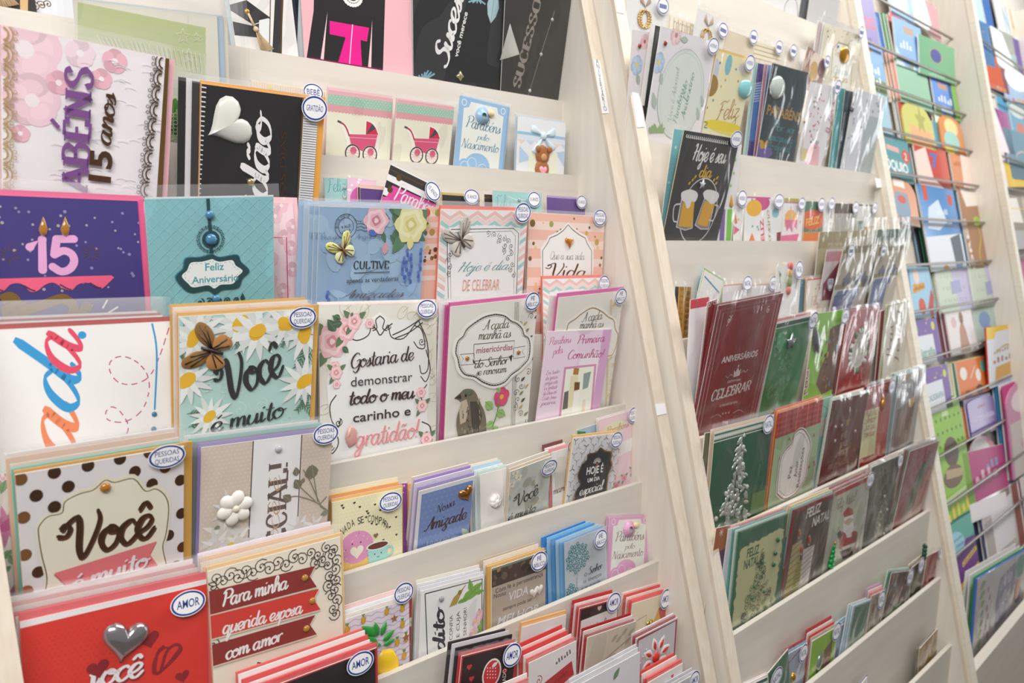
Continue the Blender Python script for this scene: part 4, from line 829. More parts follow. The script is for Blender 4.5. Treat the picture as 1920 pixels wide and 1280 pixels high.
c.tx('carinho e', (660, 791), (768, 777), 17, '#3b2a2c', 'b', bold=.01); c.tx('gratidão!', (665, 838), (782, 818), 20, '#e9989a', 'sc', w0=1.0, w1=3.2)
mb = MB(); puff(c.pp([(656, 796), (667, 806), (665, 830), (652, 838), (645, 822), (648, 806)]), .003, M('#cf9a94', .15), mb, c.zt()); puff(c.pp([(656, 798), (650, 802), (646, 818), (650, 822)]), .0038, M('#dcb0a6', .15), mb, c.zt()); c.part('butterfly', mb, label='rose coloured butterfly wing')
c.sleeve(top=.004, wr=.6); c.sticker((795, 578), PQ, .0135, .0105); c.stack(['#f3cfd0', '#efeae0'], dx=.0005)
# A cada manhã
c = K(4, (822, 566), (860, 563), (815, 765), slot=5, lean=.03, label='pink floral card peeking out left of the misericórdias card', short='pink floral sliver', face='#f3d7de')
for i in range(8): rnd = random.Random(i+9); q = c.px((826+rnd.uniform(0, 26), 585+i*24)); c.line(ell(*q, .011, .008, 12, rnd.random()*3), .0006, '#d98ba4', closed=True); c.flower(q, .009, '#eab4c4', '#f7e3e8', 6, .8)
c.rose(c.px((826, 640)), .012, '#e9a9bb', '#f4d1da', '#c7768f', '#55684c'); c.rose(c.px((826, 770)), .012, '#e0a0a9', '#f1cdd2', '#b8656f', '#55684c'); c.sleeve(.005)
def manha(TL, TR, BL, label, slot, full, tone):
    c = K(4, TL, TR, BL, slot=slot, label=label, short=label, face='#efece4'); return c
c = manha((845, 575), (1008, 557), (836, 763), 'cream A cada manhã as misericórdias card with bird and pink flower', 1, True, 0); c.short = 'bird misericórdias card'
c.envelope('#d3549a', .004, .001)
bk = M('#33302c')
for i in range(4): c.line(c.pp([(966+i*2.2, 566), (957+i*2.2, 830)]), .0006, '#4a4238', smooth=False)
for i in range(17): rnd = random.Random(i+77); p = (972+rnd.uniform(0, 30)-i*.6, 580+i*13); c.curl(c.px(p), .005, i*2.2, 1.2, .0006, bk, d=1 if i % 2 else -1); c.leaf(c.px((p[0]+6, p[1]+4)), c.px((p[0]+14, p[1]-4)), .5, ('#8d8a6c', '#5b5344', '#c3b072')[i % 3])
fr = [(928, 589), (945, 592), (958, 602), (968, 606), (978, 616), (982, 628), (990, 634), (993, 650), (990, 672), (980, 684), (972, 692), (958, 702), (945, 716), (925, 722), (905, 716), (890, 706), (872, 702), (862, 690), (858, 672), (854, 660), (858, 640), (868, 630), (874, 618), (888, 606), (908, 594)]
cc = (924, 655)
c.poly(c.pp(catmull([(cc[0]+(x-cc[0])*1.10, cc[1]+(y-cc[1])*1.09+1) for x, y in fr+[fr[0]]], 3)), '#dedad2'); c.poly(c.pp(catmull([(cc[0]+(x-cc[0])*1.09-.6, cc[1]+(y-cc[1])*1.08) for x, y in fr+[fr[0]]], 3)), '#f8f6f2')
c.line(c.pp(fr), .0019, bk, closed=True); c.dots(c.pp(catmull(fr+[fr[0]], 4)[::1]), .0006, '#c9b98c')
c.line(c.pp([(cc[0]+(x-cc[0])*.95, cc[1]+(y-cc[1])*.95) for x, y in fr]), .0004, bk, closed=True)
c.tx('A cada', (904, 619), (953, 614), 10, '#5c5428', 'sc', w0=.9, w1=3); c.tx('manhã as', (896, 637), (956, 632), 10, '#4f4a2e', 'sc', w0=.9, w1=3)
c.poly(c.pp([(890, 647), (963, 639), (960, 667), (888, 676)]), '#f6f3ee'); c.frame(c.pp([(888, 645), (964, 638), (962, 668), (887, 677)]), .0008, bk); c.tx('misericórdias', (892, 662), (960, 655), 11, '#b4637f', 'b', bold=.02)
for o in ([(888, 662), (862, 664), (868, 672), (862, 684), (890, 682)], [(962, 652), (984, 648), (978, 658), (984, 668), (962, 672)]): c.frame(c.pp(o), .0006, bk)
c.poly(c.pp([(886, 672), (892, 682), (886, 680)]), bk); c.poly(c.pp([(953, 668), (960, 664), (958, 678)]), bk); c.gems(c.pp([(875, 671), (971, 660)]), .003, '#c98a2c')
c.tx('do Senhor', (889, 690), (951, 681), 9, '#4a4230', 'sc', w0=1, w1=3.2); c.tx('se renovam', (891, 704), (948, 697), 8, '#4a4230', 'sc', w0=1, w1=3)
bd = catmull([(852, 745), (861, 737), (870, 729), (884, 729), (892, 737), (898, 752), (907, 770), (911, 795), (906, 835), (868, 835), (857, 812), (855, 790), (859, 770), (865, 757), (860, 750), (852, 745)], 3)
c.poly(c.pp(bd), '#7d7360'); c.poly(c.pp([(864, 752), (874, 748), (878, 765), (872, 790), (862, 795), (860, 770)]), '#cdbfa8'); c.poly(c.pp([(880, 752), (896, 752), (903, 780), (896, 810), (884, 800)]), '#4d4740')
rnd = random.Random(5)
for i in range(40): p = (864+rnd.uniform(0, 36), 738+rnd.uniform(0, 85)); c.line([c.px(p), c.px((p[0]+rnd.uniform(-2, 3), p[1]+rnd.uniform(4, 9)))], .0011, rnd.choice(['#39342f', '#9d917b', '#5e5548', '#b5a88e']))
c.poly(c.pp([(872, 732), (886, 732), (880, 740), (870, 738)]), '#5f7060'); c.poly(c.pp([(850, 746), (862, 738), (864, 747)]), '#3a342c'); c.poly(ell(*c.px((872, 741)), .0016, None, 10), '#17130f')
c.flower(c.px((939, 743)), .0125, '#e0557f', '#f0c04e', 5, .85); c.line(c.pp([(934, 752), (930, 775), (922, 800), (918, 830)]), .0016, '#5f9a46')
for p, q in (((922, 765), (908, 752)), ((930, 770), (946, 778)), ((924, 790), (908, 800)), ((921, 800), (934, 812)), ((936, 735), (930, 726))): c.leaf(c.px(p), c.px(q), .7, '#9cc474', '#6f9a4c')
c.sleeve(top=.009, wr=.9); c.sticker((993, 563), 'FÉ|BÍBLICO', .0125, .0115); c.stack(['#cf4f95', '#ead9de', '#f0ecec'], dx=-.0022)
c = manha((1048, 558), (1170, 545), (1041, 622), 'second A cada manhã card with golden frame, behind the Primeira Comunhão card', 3, False, 1); c.envelope('#d560a4', .005, .001); c.short = 'golden-frame manhã card'
for i in range(14): rnd = random.Random(i); p = (1146+rnd.uniform(0, 22)-i, 560+i*14); c.leaf(c.px(p), c.px((p[0]+8, p[1]-8)), .5, '#e8d3a0'); c.curl(c.px(p), .005, i, 1.1, .0006, '#e3c682')
c.line(c.pp([(1146, 560), (1136, 760)]), .003, '#e7d3a6', smooth=False)
fr = [(1054, 640), (1062, 618), (1066, 606), (1078, 598), (1090, 588), (1110, 577), (1128, 584), (1140, 594), (1150, 600), (1153, 616), (1158, 630), (1150, 660), (1136, 668), (1054, 680)]
c.poly(c.pp([(1106+(x-1106)*1.1, 630+(y-630)*1.12) for x, y in fr]), '#f7f5f0'); c.line(c.pp(fr), .0016, M('#cfa765', .35, .6), closed=True)
c.tx('A cada', (1090, 604), (1128, 598), 9, '#5c5428', 'sc', w0=.9, w1=3); c.tx('manhã as', (1086, 616), (1130, 613), 8, '#4f4a2e', 'sc', w0=.9, w1=3)
c.sleeve(top=.008); c.sticker((1160, 554), 'FÉ|BÍBLICO', .0118, .0115); c.stack(['#eec3cf', '#f4f2f2'], dx=-.004)
c = celebrar(4, (1018, 523), (1138, 520), (1012, 760), 'chevron bordered card rising behind the golden-frame manhã card', 6, lean=.05); c.sleeve(.006); c.sticker((1129, 531), PQ, .0118, .0115)
c = K(4, (1027, 621), (1147, 617), (1009, 755), slot=0, label='lilac Primeira Comunhão card with framed religious picture', short='lilac Comunhão card', face='#e6cfe3')
c.rect(.0, .0, .5, 2.5, '#ead6e6'); c.rect(.55, .35, .86, 2.5, '#eee4ee'); c.rect(.86, 0, 1, 3, '#d3a6cd')
c.tx('Parabéns', (1029, 647), (1070, 642), 7, '#c04a83', 'sc', w0=.8, w1=2.4); c.tx('pela', (1037, 665), (1055, 661), 7, '#c04a83', 'sc', w0=.8, w1=2.4)
c.tx('Primeira', (1082, 645), (1133, 640), 8.5, '#b8437c', 'sc', w0=1, w1=2.8); c.tx('Comunhão!', (1064, 673), (1131, 669), 8.5, '#b8437c', 'sc', w0=1, w1=2.8)
for i, t in enumerate(('Em tudo', 'dai graças,', 'porque esta', 'é a vontade', 'de Deus em', 'Cristo Jesus', 'para')): c.tx(t, (1024-i*1.6, 703+i*9.5), (1048-i*1.2, 699+i*9.5), 4, '#b0608f', 'sc', w0=1, w1=2.2)
c.poly(c.pp([(1058, 688), (1118, 682), (1108, 790), (1046, 795)]), '#d58fb4'); c.poly(c.pp([(1061, 692), (1114, 686), (1105, 790), (1050, 795)]), '#eef0e4')
for pts, m in (([(1070, 705), (1084, 700), (1082, 760), (1064, 765)], '#e8dcb8'), ([(1076, 690), (1086, 690), (1084, 702), (1074, 702)], '#b3793f'), ([(1076, 735), (1086, 732), (1082, 790), (1070, 790)], '#f6f4ee'), ([(1077, 716), (1087, 716), (1086, 730), (1076, 732)], '#7a4f2c'), ([(1058, 735), (1066, 732), (1064, 765), (1054, 768)], '#6b6a63'), ([(1094, 700), (1108, 696), (1102, 726), (1092, 730)], '#8fa3a0'), ([(1092, 750), (1098, 748), (1096, 770), (1090, 772)], '#ead9c6')): c.poly(c.pp(pts), m)
# ================================================================== rack one, sixth pocket
c = K(5, (28, 890), (345, 836), (40, 1130), slot=1, label='white Você é muito card with gold dots, cream plaque and coral ribbon', short='gold-lettered Você card', face='#ece8ea')
c.envelope('#c99a4a', .002, .0075)
pq = catmull([(80, 1125), (88, 1085), (78, 1040), (72, 1000), (74, 985), (90, 968), (116, 961), (122, 940), (150, 925), (175, 918), (197, 900), (215, 904), (250, 897), (272, 920), (292, 916), (310, 930), (316, 955), (311, 1000), (305, 1025), (312, 1060), (318, 1100)], 4)
for p in ((102, 886), (165, 873), (225, 860), (253, 884), (310, 876), (338, 900), (128, 912), (68, 929), (44, 970), (47, 1040), (285, 907), (72, 1072), (50, 1108), (342, 1025), (102, 950), (340, 962), (280, 848), (330, 1060), (38, 898), (316, 1003)):
    c.poly(ell(*c.px(p), .0046, .0052, 18), COPP() if p[0] > 60 else M('#c98a4a', .3, .8))
c.poly(c.pp([(197+(x-197)*1.04, 1020+(y-1020)*1.07) for x, y in pq]+[(330, 1260), (60, 1300)]), '#f1ebd2'); c.poly(c.pp(pq+[(310, 1260), (84, 1300)]), '#f4efdb'); c.line(c.pp(pq), .0008, '#4a3420', smooth=False)
c.gems([c.px((197, 913))], .0042, '#cf8428')
c.poly(c.pp([(100, 1077), (294, 1016), (282, 1040), (296, 1062), (110, 1122), (122, 1098)]), '#c4585d'); c.poly(c.pp([(101, 1074), (294, 1014), (281, 1038), (296, 1060), (111, 1120), (123, 1096)]), '#ea7a80')
c.tx('Você', (132, 1054), (288, 1006), 44, M('#5a3522', .4), 'sc', w0=1.7, w1=4.2); c.tx('Você', (130, 1050), (286, 1002), 44, COPP(), 'sc', w0=1.5, w1=3.9)
c.tx('é muito', (137, 1112), (278, 1064), 19, '#b35a66', 'sc', w0=2, w1=4.2); c.tx('é muito', (135, 1109), (276, 1061), 19, '#f4eef0', 'sc', w0=1.9, w1=4.0)
c.sleeve(top=.016, wr=.9); c.sticker((310, 852), PQ, .0150, .0105); c.stack(['#6fcdbd', '#efe4da', '#eec7a6', '#f1ebe8'], dx=-.001, dz=.0028)
c = K(5, (-40, 893), (28, 883), (-30, 1140), slot=4, lean=.03, label='pink floral and gingham card at the left edge behind the gold-lettered Você card', short='gingham floral card', face='#f1eee8')
for i in range(5):
    for j in range(4):
        if (i+j) % 2 == 0: c.rect(.5+i*.1, .02+j*.09, .5+i*.1+.1, .11+j*.09, '#eeb8c8' if i % 2 else '#e58fae')
c.daisy(c.px((12, 985)), .018, '#d98ab5', '#c65f98', 11); c.daisy(c.px((14, 1130)), .016, '#cf7fa8', '#b8558c', 11)
for p, q in (((22, 1030), (2, 1050)), ((20, 1060), (4, 1075)), ((18, 1040), (28, 1060)), ((10, 900), (2, 925)), ((20, 920), (28, 905))): c.leaf(c.px(p), c.px(q), .6, '#7fae7a', '#5b8a5c')
c.sleeve(.008); c.stack(['#cfe8e2'], dx=-.001)
c = K(5, (378, 839), (624, 807), (373, 1050), slot=0, label='beige special day card with white flowers, central strip and rosebuds', short='beige flower card', face='#d9cabc')
c.dots([c.n(.02+.035*(i+.5*(j % 2)), .02+.03*j) for i in range(28) for j in range(32)], .0005, '#ebe1d6')
c.poly(c.pp([(474, 826), (567, 813), (558, 1040), (464, 1050)]), '#f1f0f1'); c.line(c.pp([(475, 826), (464, 1052)]), .0011, '#4c423d', smooth=False); c.line(c.pp([(566, 813), (555, 1040)]), .0011, '#4c423d', smooth=False)
c.tx('ESPECIAL!', (531, 1105), (540, 858), 36, '#6d5c56', 'se', w0=1.0, w1=2.6); c.tx('Você é', (520, 1060), (528, 895), 15, '#cba474', 'sc', w0=.6, w1=1.4)
for p, r in (((420, 1000), .026), ((405, 1022), .018), ((445, 1015), .018), ((575, 1000), .020), ((560, 985), .014), ((590, 985), .014), ((430, 955), .02)): c.daisy(c.px(p), r, '#efece9', '#ded8d0', 7)
c.daisy(c.px((432, 1022)), .012, '#efebe0', '#e8d24e', 6)
for a in ([(612, 955), (590, 940), (558, 930), (540, 932)], [(600, 945), (580, 900), (568, 880)], [(595, 940), (588, 895), (582, 880)], [(590, 938), (560, 910), (553, 900)], [(624, 960), (600, 948), (612, 930)]): c.line(c.pp(a), .0011, '#8a8272')
for p, q in (((556, 892), (554, 875)), ((582, 898), (580, 872)), ((588, 895), (584, 870)), ((562, 915), (552, 898)), ((545, 938), (530, 928)), ((565, 905), (570, 895))): c.leaf(c.px(p), c.px(q), .8, '#7b7463', '#9d9585')
c.leaf(c.px((600, 965)), c.px((620, 955)), .5, '#8f9182'); c.leaf(c.px((412, 985)), c.px((400, 992)), .6, '#8b9384')
mb = MB(); z = c.zt()+.002; q = c.px((438, 950)); rr = M('#e9e4dd', .12)
for i in range(6): a = i*PI/3+.3; puff(ell(q[0]+.0095*math.cos(a), q[1]+.0095*math.sin(a), .0075, .0065, 14, a), .004, rr, mb, z)
sphere((*q, z+.002), (.0035, .0035, .003), M('#d9cfbc', .2), mb); c.part('acrylic_flower', mb, label='clear white acrylic flower'); c.gems([c.px((521, 841))], .0035, '#d8d8e0')
c.sleeve(top=.013, wr=.8); c.sticker((607, 811), PQ, .0138, .0105); c.stack(['#9a86c8', '#8c9398', '#7fc9bf', '#e6dfe0'], dx=-.0028, dz=.0022)
c = K(5, (623, 942), (754, 915), (643, 1060), slot=0, lean=.02, label='pale yellow Nada se compara card with pink doughnut and teacup', short='doughnut card', face='#efe8c0'); c.envelope('#e3b35c', .003, .002)
c.dots([c.n(.02+.05*(i+.5*(j % 2)), .02+.05*j) for i in range(20) for j in range(22)], .0006, '#f8f4dc'); rnd = random.Random(2)
for i in range(16): c.heart(c.n(rnd.uniform(.1, .95), rnd.uniform(.05, .7)), .0015, '#3b2a22')
for ch, (x, y), a in zip('NADA SE COMPARA', [(640, 1000), (646, 994), (653, 988), (660, 983), (667, 980), (671, 979), (677, 977), (684, 976), (689, 975), (696, 975), (703, 976), (709, 978), (715, 980), (719, 984), (722, 988)], [-.35]*4+[-.2]*4+[-.05]*3+[.15]*4):
    if ch != ' ': c.tx(ch, (x, y+4), (x+5.5, y+4+a*5-1), 13, '#4a443c', 'b')
q = c.px((668, 1032)); c.poly(ell(*q, .0205), '#e8a4c6'); c.poly([(q[0]+.0215*math.cos(a), q[1]-.002+.022*math.sin(a)*(1 if i % 3 else 1.12)) for i, a in enumerate([PI+PI*k/16 for k in range(17)])], '#f0c568'); c.poly(ell(q[0], q[1]+.004, .0205, .0175), '#e59ac4'); c.heart((q[0]+.0005, q[1]-.001), .008, '#f6f1da')
for i in range(20): rnd = random.Random(i+4); a = rnd.random()*6.3; r = rnd.uniform(.011, .018); b = (q[0]+r*math.cos(a), q[1]+r*math.sin(a)); c.line([b, (b[0]+.0012, b[1]+.0012)], .0007, rnd.choice(['#b14f86', '#8fc7d0', '#f5efcf']))
q2 = c.px((708, 1035)); c.poly([(q2[0]-.013, q2[1]+.007), (q2[0]+.013, q2[1]+.007), (q2[0]+.011, q2[1]-.010), (q2[0]-.011, q2[1]-.010)], '#a9dcd4'); c.poly(ell(q2[0], q2[1]+.008, .0145, .0045), '#f1efe6'); c.poly(ell(q2[0], q2[1]+.0078, .0125, .0034), '#6b3524'); c.line(ell(q2[0]+.014, q2[1]-.001, .005, .005, 14), .0022, '#a9dcd4', closed=True)
for s_ in (-1, 1): c.poly(ell(q2[0]+s_*.004, q2[1]-.001, .0008, None, 8), '#2d2622'); c.poly(ell(q[0]+s_*.005, q[1]+.0085, .0008, None, 8), '#2d2622')
c.heart(c.px((704, 1003)), .003, '#8a6a4c'); c.line([(q2[0]-.0015, q2[1]-.004), (q2[0], q2[1]-.005), (q2[0]+.0015, q2[1]-.004)], .0006, '#2d2622')
c.sleeve(top=.004); c.sticker((728, 938), PQ, .0145, .0105); c.stack(['#dd4a88', '#e3aa54', '#ece4c8'], dx=.0006, dz=.003)
c = K(5, (742, 908), (764, 904), None or (745, 1030), slot=4, lean=.03, label='purple card with white dots beside the doughnut card', face='#8d3f93'); c.rdots(10, .0008, .001, ['#e7cfe8']); c.sleeve(.004)
c = K(5, (768, 918), (800, 912), (766, 1030), slot=4, lean=.03, label='mint card with dark green leaf, left of the Nossa Amizade card', face='#b9dfd0'); c.leaf(c.px((776, 965)), c.px((782, 915)), .6, '#2f7d50', '#1f5c39'); c.envelope('#eca75c', .006, .001, .002); c.sleeve(.004)
c = K(5, (786, 921), (891, 892), (774, 1033), slot=1, label='blue Nossa Amizade card with white border and bronze double heart', short='blue Amizade card', face='#eef0f4')
c.poly(c.pp([(791, 927), (887, 900), (880, 1040), (779, 1060)]), '#8098d2'); c.dots([c.n(.1+.09*(i+.5*(j % 2)), .12+.09*j) for i in range(9) for j in range(12)], .0012, '#8ea5da')
c.tx('Nossa', (819, 963), (853, 946), 8, '#2c2430', 'sc', w0=1, w1=3); c.tx('Amizade', (795, 997), (873, 972), 12, '#4a3328', 'sc', w0=1.4, w1=4); c.tx('E O QUE FAZ MEU', (800, 1022), (858, 1008), 6, '#e8edf6', 'b'); c.tx('MUNDO MAIS FELIZ', (797, 1032), (860, 1017), 5, '#e8edf6', 'b')
for p, q in (((876, 1005), (866, 990)), ((876, 1005), (882, 990)), ((780, 1040), (792, 1026)), ((786, 1045), (796, 1036))): c.leaf(c.px(p), c.px(q), .5, '#c3dcc0')
c.puffy('bronze_heart', heart(*c.px((873, 924)), .0105, .35), .0045, M('#a8713c', .25, .8), 'bronze double heart'); c.sleeve(top=.005); c.stack(['#a58fd0', '#e7e2ee', '#b49ad6', '#f0e4d6'], dx=-.001, dz=.0035)
c = K(5, (900, 890), (953, 876), (893, 993), slot=2, lean=.02, label='off-white card with raised white rose, left of the grey Você card', short='white rose card', face='#ece8e4')
mb = MB(); q = c.px((928, 938)); z = c.zt()
for i in range(7): a = i*.9; sphere((q[0]+.0045*math.cos(a), q[1]+.004*math.sin(a), z+.001), (.005, .0048, .0045), M('#f4f1ee', .35), mb, 9, 6)
sphere((*q, z+.003), (.004, .004, .004), M('#f7f5f2', .35), mb); c.part('rose', mb, label='raised white rose'); c.sleeve(.005); c.stack(['#cde3dc', '#e8eef0', '#bcd9e6', '#f1e6da'], dx=-.002, dz=.003)
c = K(5, (957, 884), (1035, 855), (935, 983), slot=1, label='small grey floral Você é muito card', short='grey Você card', face='#cfd3cc')
rnd = random.Random(6)
for i in range(26): q = c.n(rnd.random(), rnd.random()*1.3); c.poly(ell(*q, rnd.uniform(.004, .009), rnd.uniform(.003, .006), 10, rnd.random()*3), rnd.choice(['#bcc0b6', '#d9dcd4', '#aeb0a2', '#d8cfae', '#c3cbc8']))
for p in ((.12, .08), (.2, .2), (.05, .3), (.9, .1)): c.flower(c.n(*p), .006, '#f0ede2', '#d9b74e')
c.tx('Você', (967, 950), (1008, 926), 12, '#3d3f3b', 'sc', w0=1.2, w1=3.6); c.tx('é muito', (952, 977), (1003, 957), 8, '#3d3f3b', 'sc', w0=1, w1=3); c.sleeve(.005); c.sticker((1026, 874), PQ, .0135, .0110); c.stack(['#efdcc0', '#ede9e2'], dx=-.001, dz=.003)
c = K(5, (1034, 848), (1071, 837), (1020, 950), slot=3, lean=.02, label='white card with grey cupcake between the grey Você and black chalkboard cards', short='cupcake card', face='#efecea')
c.poly(c.nn([(.1, 1.0), (.75, .95), (.65, 1.9), (.15, 1.95)]), '#dedad6'); c.poly(ell(*c.n(.42, .75), c.W*.42, c.Wk*.4), '#e6e2da'); c.tn('mamãe', .05, 2.15, .9, 2.1, .2, '#4c4a48', 'sc', w0=1.2, w1=3); c.rect(0, 1.98, 1, 2.0, '#dd7f92')
for i in range(5): c.line(c.nn([(.15+i*.13, 1.05), (.18+i*.11, 1.9)]), .0006, '#b9b3ac')
c.sleeve(.005); c.sticker((1073, 835), PQ, .0125, .0105); c.stack(['#e88f92', '#f3ebe8', '#7d4a4a'], dx=-.003, dz=.003)
c = K(5, (1075, 821), (1163, 811), (1060, 940), slot=1, label='small Hoje é um dia especial card with black chalkboard plaque', short='chalkboard plaque card', face='#dcdbde'); c.envelope('#e0b878', .003, -.001)
for i in range(7):
    for j in range(11):
        q = c.n(.06+i*.155+.07*(j % 2), .06+j*.14); a0 = .5+1.05*((i+j) % 3)
        for k in range(3): a = a0+2*PI*k/3; c.line([q, (q[0]+.0055*math.cos(a), q[1]+.0055*math.sin(a))], .0008, '#8d8a94' if (i*3+j) % 4 else '#3a3430')
pl = catmull([(1089, 870), (1098, 862), (1100, 852), (1115, 848), (1122, 840), (1131, 846), (1142, 848), (1141, 862), (1143, 872), (1136, 890), (1134, 910), (1126, 935), (1076, 950), (1078, 920), (1087, 905), (1082, 890), (1089, 870)], 3)
c.poly(c.pp([(1110+(x-1110)*1.07, 895+(y-895)*1.05) for x, y in pl]), GOLD()); c.poly(c.pp(pl), '#27262a')
q = c.px((1116, 868))
for i in range(9): a = .35+i*.31; c.line([(q[0]+.003*math.cos(a), q[1]+.003*math.sin(a)), (q[0]+.0085*math.cos(a), q[1]+.0085*math.sin(a))], .0007, '#f2f1ef')
c.tx('HOJE É', (1096, 889), (1127, 883), 13, '#f4f3f1', 'b', bold=.02); c.tx('UM DIA', (1098, 903), (1121, 898), 7, '#f4f3f1', 'b', bold=.02); c.tx('especial', (1083, 928), (1127, 915), 9, '#f4f3f1', 'sc', w0=1, w1=2.8); c.gems([c.px((1116, 869))], .0016, '#c96f2c'); c.sleeve(.004); c.sticker((1149, 822), PQ, .0125, .0115)
c = K(5, (1123, 787), (1195, 766), (1112, 900), slot=4, lean=.02, label='pink card with cream frame and roses at the right end of its shelf', short='pink rose card', face='#f1d3dc')
c.frame(c.nn([(.2, .25), (.85, .2), (.8, 1.6), (.2, 1.7)]), .0012, '#e9b8a0'); c.poly(ell(*c.n(.4, .3), c.W*.3, c.Wk*.14), '#e3e7c2'); c.tn('Parabéns', .18, .42, .75, .4, .09, '#c9744e', 'sc', w0=1, w1=2.6); c.poly(c.nn([(.45, .75), (.85, .72), (.82, 1.05), (.45, 1.1)]), '#f5eef0')
for p in ((.62, 1.72), (.85, 1.6), (.4, 1.85)): c.rose(c.n(*p), .006, '#e78ba6', '#f2bccb', '#c9597c', '#7fa06a')
c.sleeve(.005); c.sticker((1184, 777), PQ, .0120, .0115); c.stack(['#f4e4e4'], dx=-.001)
c = K(5, (1082, 806), (1121, 794), (1075, 900), slot=6, lean=.03, label='green and sky blue card corner showing behind the chalkboard plaque card', face='#a9c7dd'); c.poly(c.nn([(0, .05), (.4, .2), (.35, 2), (0, 2)]), '#3f8a4c'); c.sleeve(.004)
# ================================================================== rack one, seventh pocket
c = K(6, (37, 1166), (387, 1086), (46, 1280), slot=1, lean=.02, label='large red Você love card with silver heart and white top edge', short='red silver-heart card', face='#dd3528', rough=.4)
c.envelope('#e0525a', .006, .004)
c.poly(c.pp([(36, 1166), (388, 1084), (389, 1094), (37, 1178)]), '#f3eef0')
m_ = M('#d32f23')
for j in range(15): c.dots([c.px((50+i*12+(j % 2)*6, 1195+j*8-i*2.7)) for i in range(15)], .0008, m_)
c.tx('você', (165, 1296), (266, 1270), 26, '#8f1f22', 'sc', w0=2.4, w1=4.4); c.tx('você', (163, 1292), (264, 1266), 26, '#efe9ef', 'sc', w0=2.2, w1=4.2)
dr = M('#8e1620')
for p, r in (((280, 1198), .0082), ((184, 1253), .0085), ((342, 1267), .006)): c.heart(c.px(p), r, dr, .12)
c.line(c.pp([(308, 1210), (296, 1222), (290, 1252), (294, 1262), (310, 1250), (330, 1225), (338, 1212), (328, 1208), (312, 1222), (300, 1262)]), .0026, dr)
c.line(c.pp([(316, 1214), (306, 1215), (290, 1235), (288, 1262), (312, 1250), (338, 1222), (340, 1212)]), .0016, dr)
c.puffy('silver_heart', heart(*c.px((234, 1197)), .0185, -.25), .007, M('#b3aeb2', .2, .85), 'silver metallic heart'); c.sleeve(top=.020, side=.003, wr=2.0); c.sticker((349, 1127), 'AMOR', .0150, .0115)
c.stack(['#f0e9e9', '#dc6a72', '#eadfd6', '#e58f8c', '#f3efee'], dx=-.001, dz=.003)
c = K(6, (389, 1071), (638, 1006), (400, 1262), slot=0, lean=.02, label='cream Para minha querida esposa card with red ribbon banners', short='red-banner esposa card', face='#f1e7d6'); c.envelope('#e6c08a', .003, .0035)
dk = M('#3a2a24')
pts = [(404, 1085), (418, 1090), (432, 1078), (446, 1082), (460, 1070), (474, 1074), (490, 1062), (504, 1066), (520, 1054), (536, 1058), (552, 1044), (566, 1048), (582, 1036), (596, 1040), (612, 1026), (626, 1030)]
for i, p in enumerate(pts): c.curl(c.px(p), .0075 if i < 12 else .006, i*1.7, 1.5, .0009, dk, d=1 if i % 2 else -1)
for i, p in enumerate([(620, 1040), (630, 1050), (614, 1058), (628, 1066), (618, 1078), (630, 1086), (616, 1096), (628, 1104), (620, 1116), (630, 1124), (624, 1140), (628, 1150), (604, 1050), (592, 1056)]): c.curl(c.px(p), .007, i*2.3, 1.5, .0009, dk, d=-1 if i % 2 else 1)
for i, p in enumerate([(395, 1150), (408, 1148), (420, 1146), (400, 1208), (398, 1100)]): c.curl(c.px(p), .006, i*2.0, 1.3, .0009, dk)
def ban(y0, y1, h, m, x1=600, nt=10):
    sh = [(385, y0), (x1, y1), (x1-nt, y1+h*.45), (x1+3, y1+h*.9), (388, y0+h)]
    c.poly(c.pp([(x+1, y+3) for x, y in sh]), '#d8c9b6'); c.poly(c.pp(sh), m)
ban(1109, 1060, 44, '#8e2a24', 590); ban(1156, 1103, 43, '#d53a30', 597); ban(1211, 1152, 40, '#8e2a24', 590)
c.tx('Para minha', (416, 1137), (538, 1102), 15, '#f4efee', 'sc', w0=2.2, w1=4.4); c.tx('querida esposa', (417, 1188), (565, 1148), 14, '#f4efee', 'sc', w0=2.2, w1=4.2); c.tx('com amor', (423, 1236), (528, 1200), 14, '#f4efee', 'sc', w0=2.2, w1=4.4)
c.gems(c.pp([(570, 1082), (584, 1125), (573, 1177)]), .0035, '#cf9a34'); c.poly(c.pp([(470, 1280), (482, 1240), (540, 1250), (535, 1290)]), '#eef0f2'); c.line(c.pp([(470, 1285), (482, 1241), (545, 1252)]), .0016, '#3b3638', smooth=False)
c.sleeve(top=.012, wr=.8); c.stack(['#e8c796', '#f0e3d0', '#eebf94', '#e9e2ea'], dx=-.0008, dz=.003)
c = K(6, (642, 1163), (767, 1122), (656, 1275), slot=1, lean=.02, label='lilac zigzag card covered with pineapples and a raised pineapple', short='pineapple card', face='#f0e9f1'); 
for j in range(17): c.line(c.nn([(i/12, .04+.085*j+(.03 if i % 2 else 0)) for i in range(13)]), .0011, '#dcb6de')
def pine(p, r):
    c.poly(ell(p[0], p[1], r*.62, r), '#e9b934'); c.line(ell(p[0], p[1], r*.5, r*.85, 12), .0005, '#b9862a', closed=True)
    for i in range(-2, 3): c.line([(p[0]+i*r*.28-r*.3, p[1]-r*.7), (p[0]+i*r*.28+r*.3, p[1]+r*.7)], .00035, '#b9862a')
    for a in (-.5, 0, .5): c.leaf((p[0], p[1]+r*.9), (p[0]+r*.9*math.sin(a), p[1]+r*1.7), .4, '#4f9a3f')
for p in ((725, 1146), (681, 1162), (754, 1140), (754, 1170), (744, 1204), (757, 1228), (650, 1180), (655, 1235), (760, 1195)): pine(c.px(p), .0045)
for p in ((738, 1158), (760, 1194), (664, 1205), (752, 1250)): c.poly(star(*c.px(p), .0048), '#a3673a')
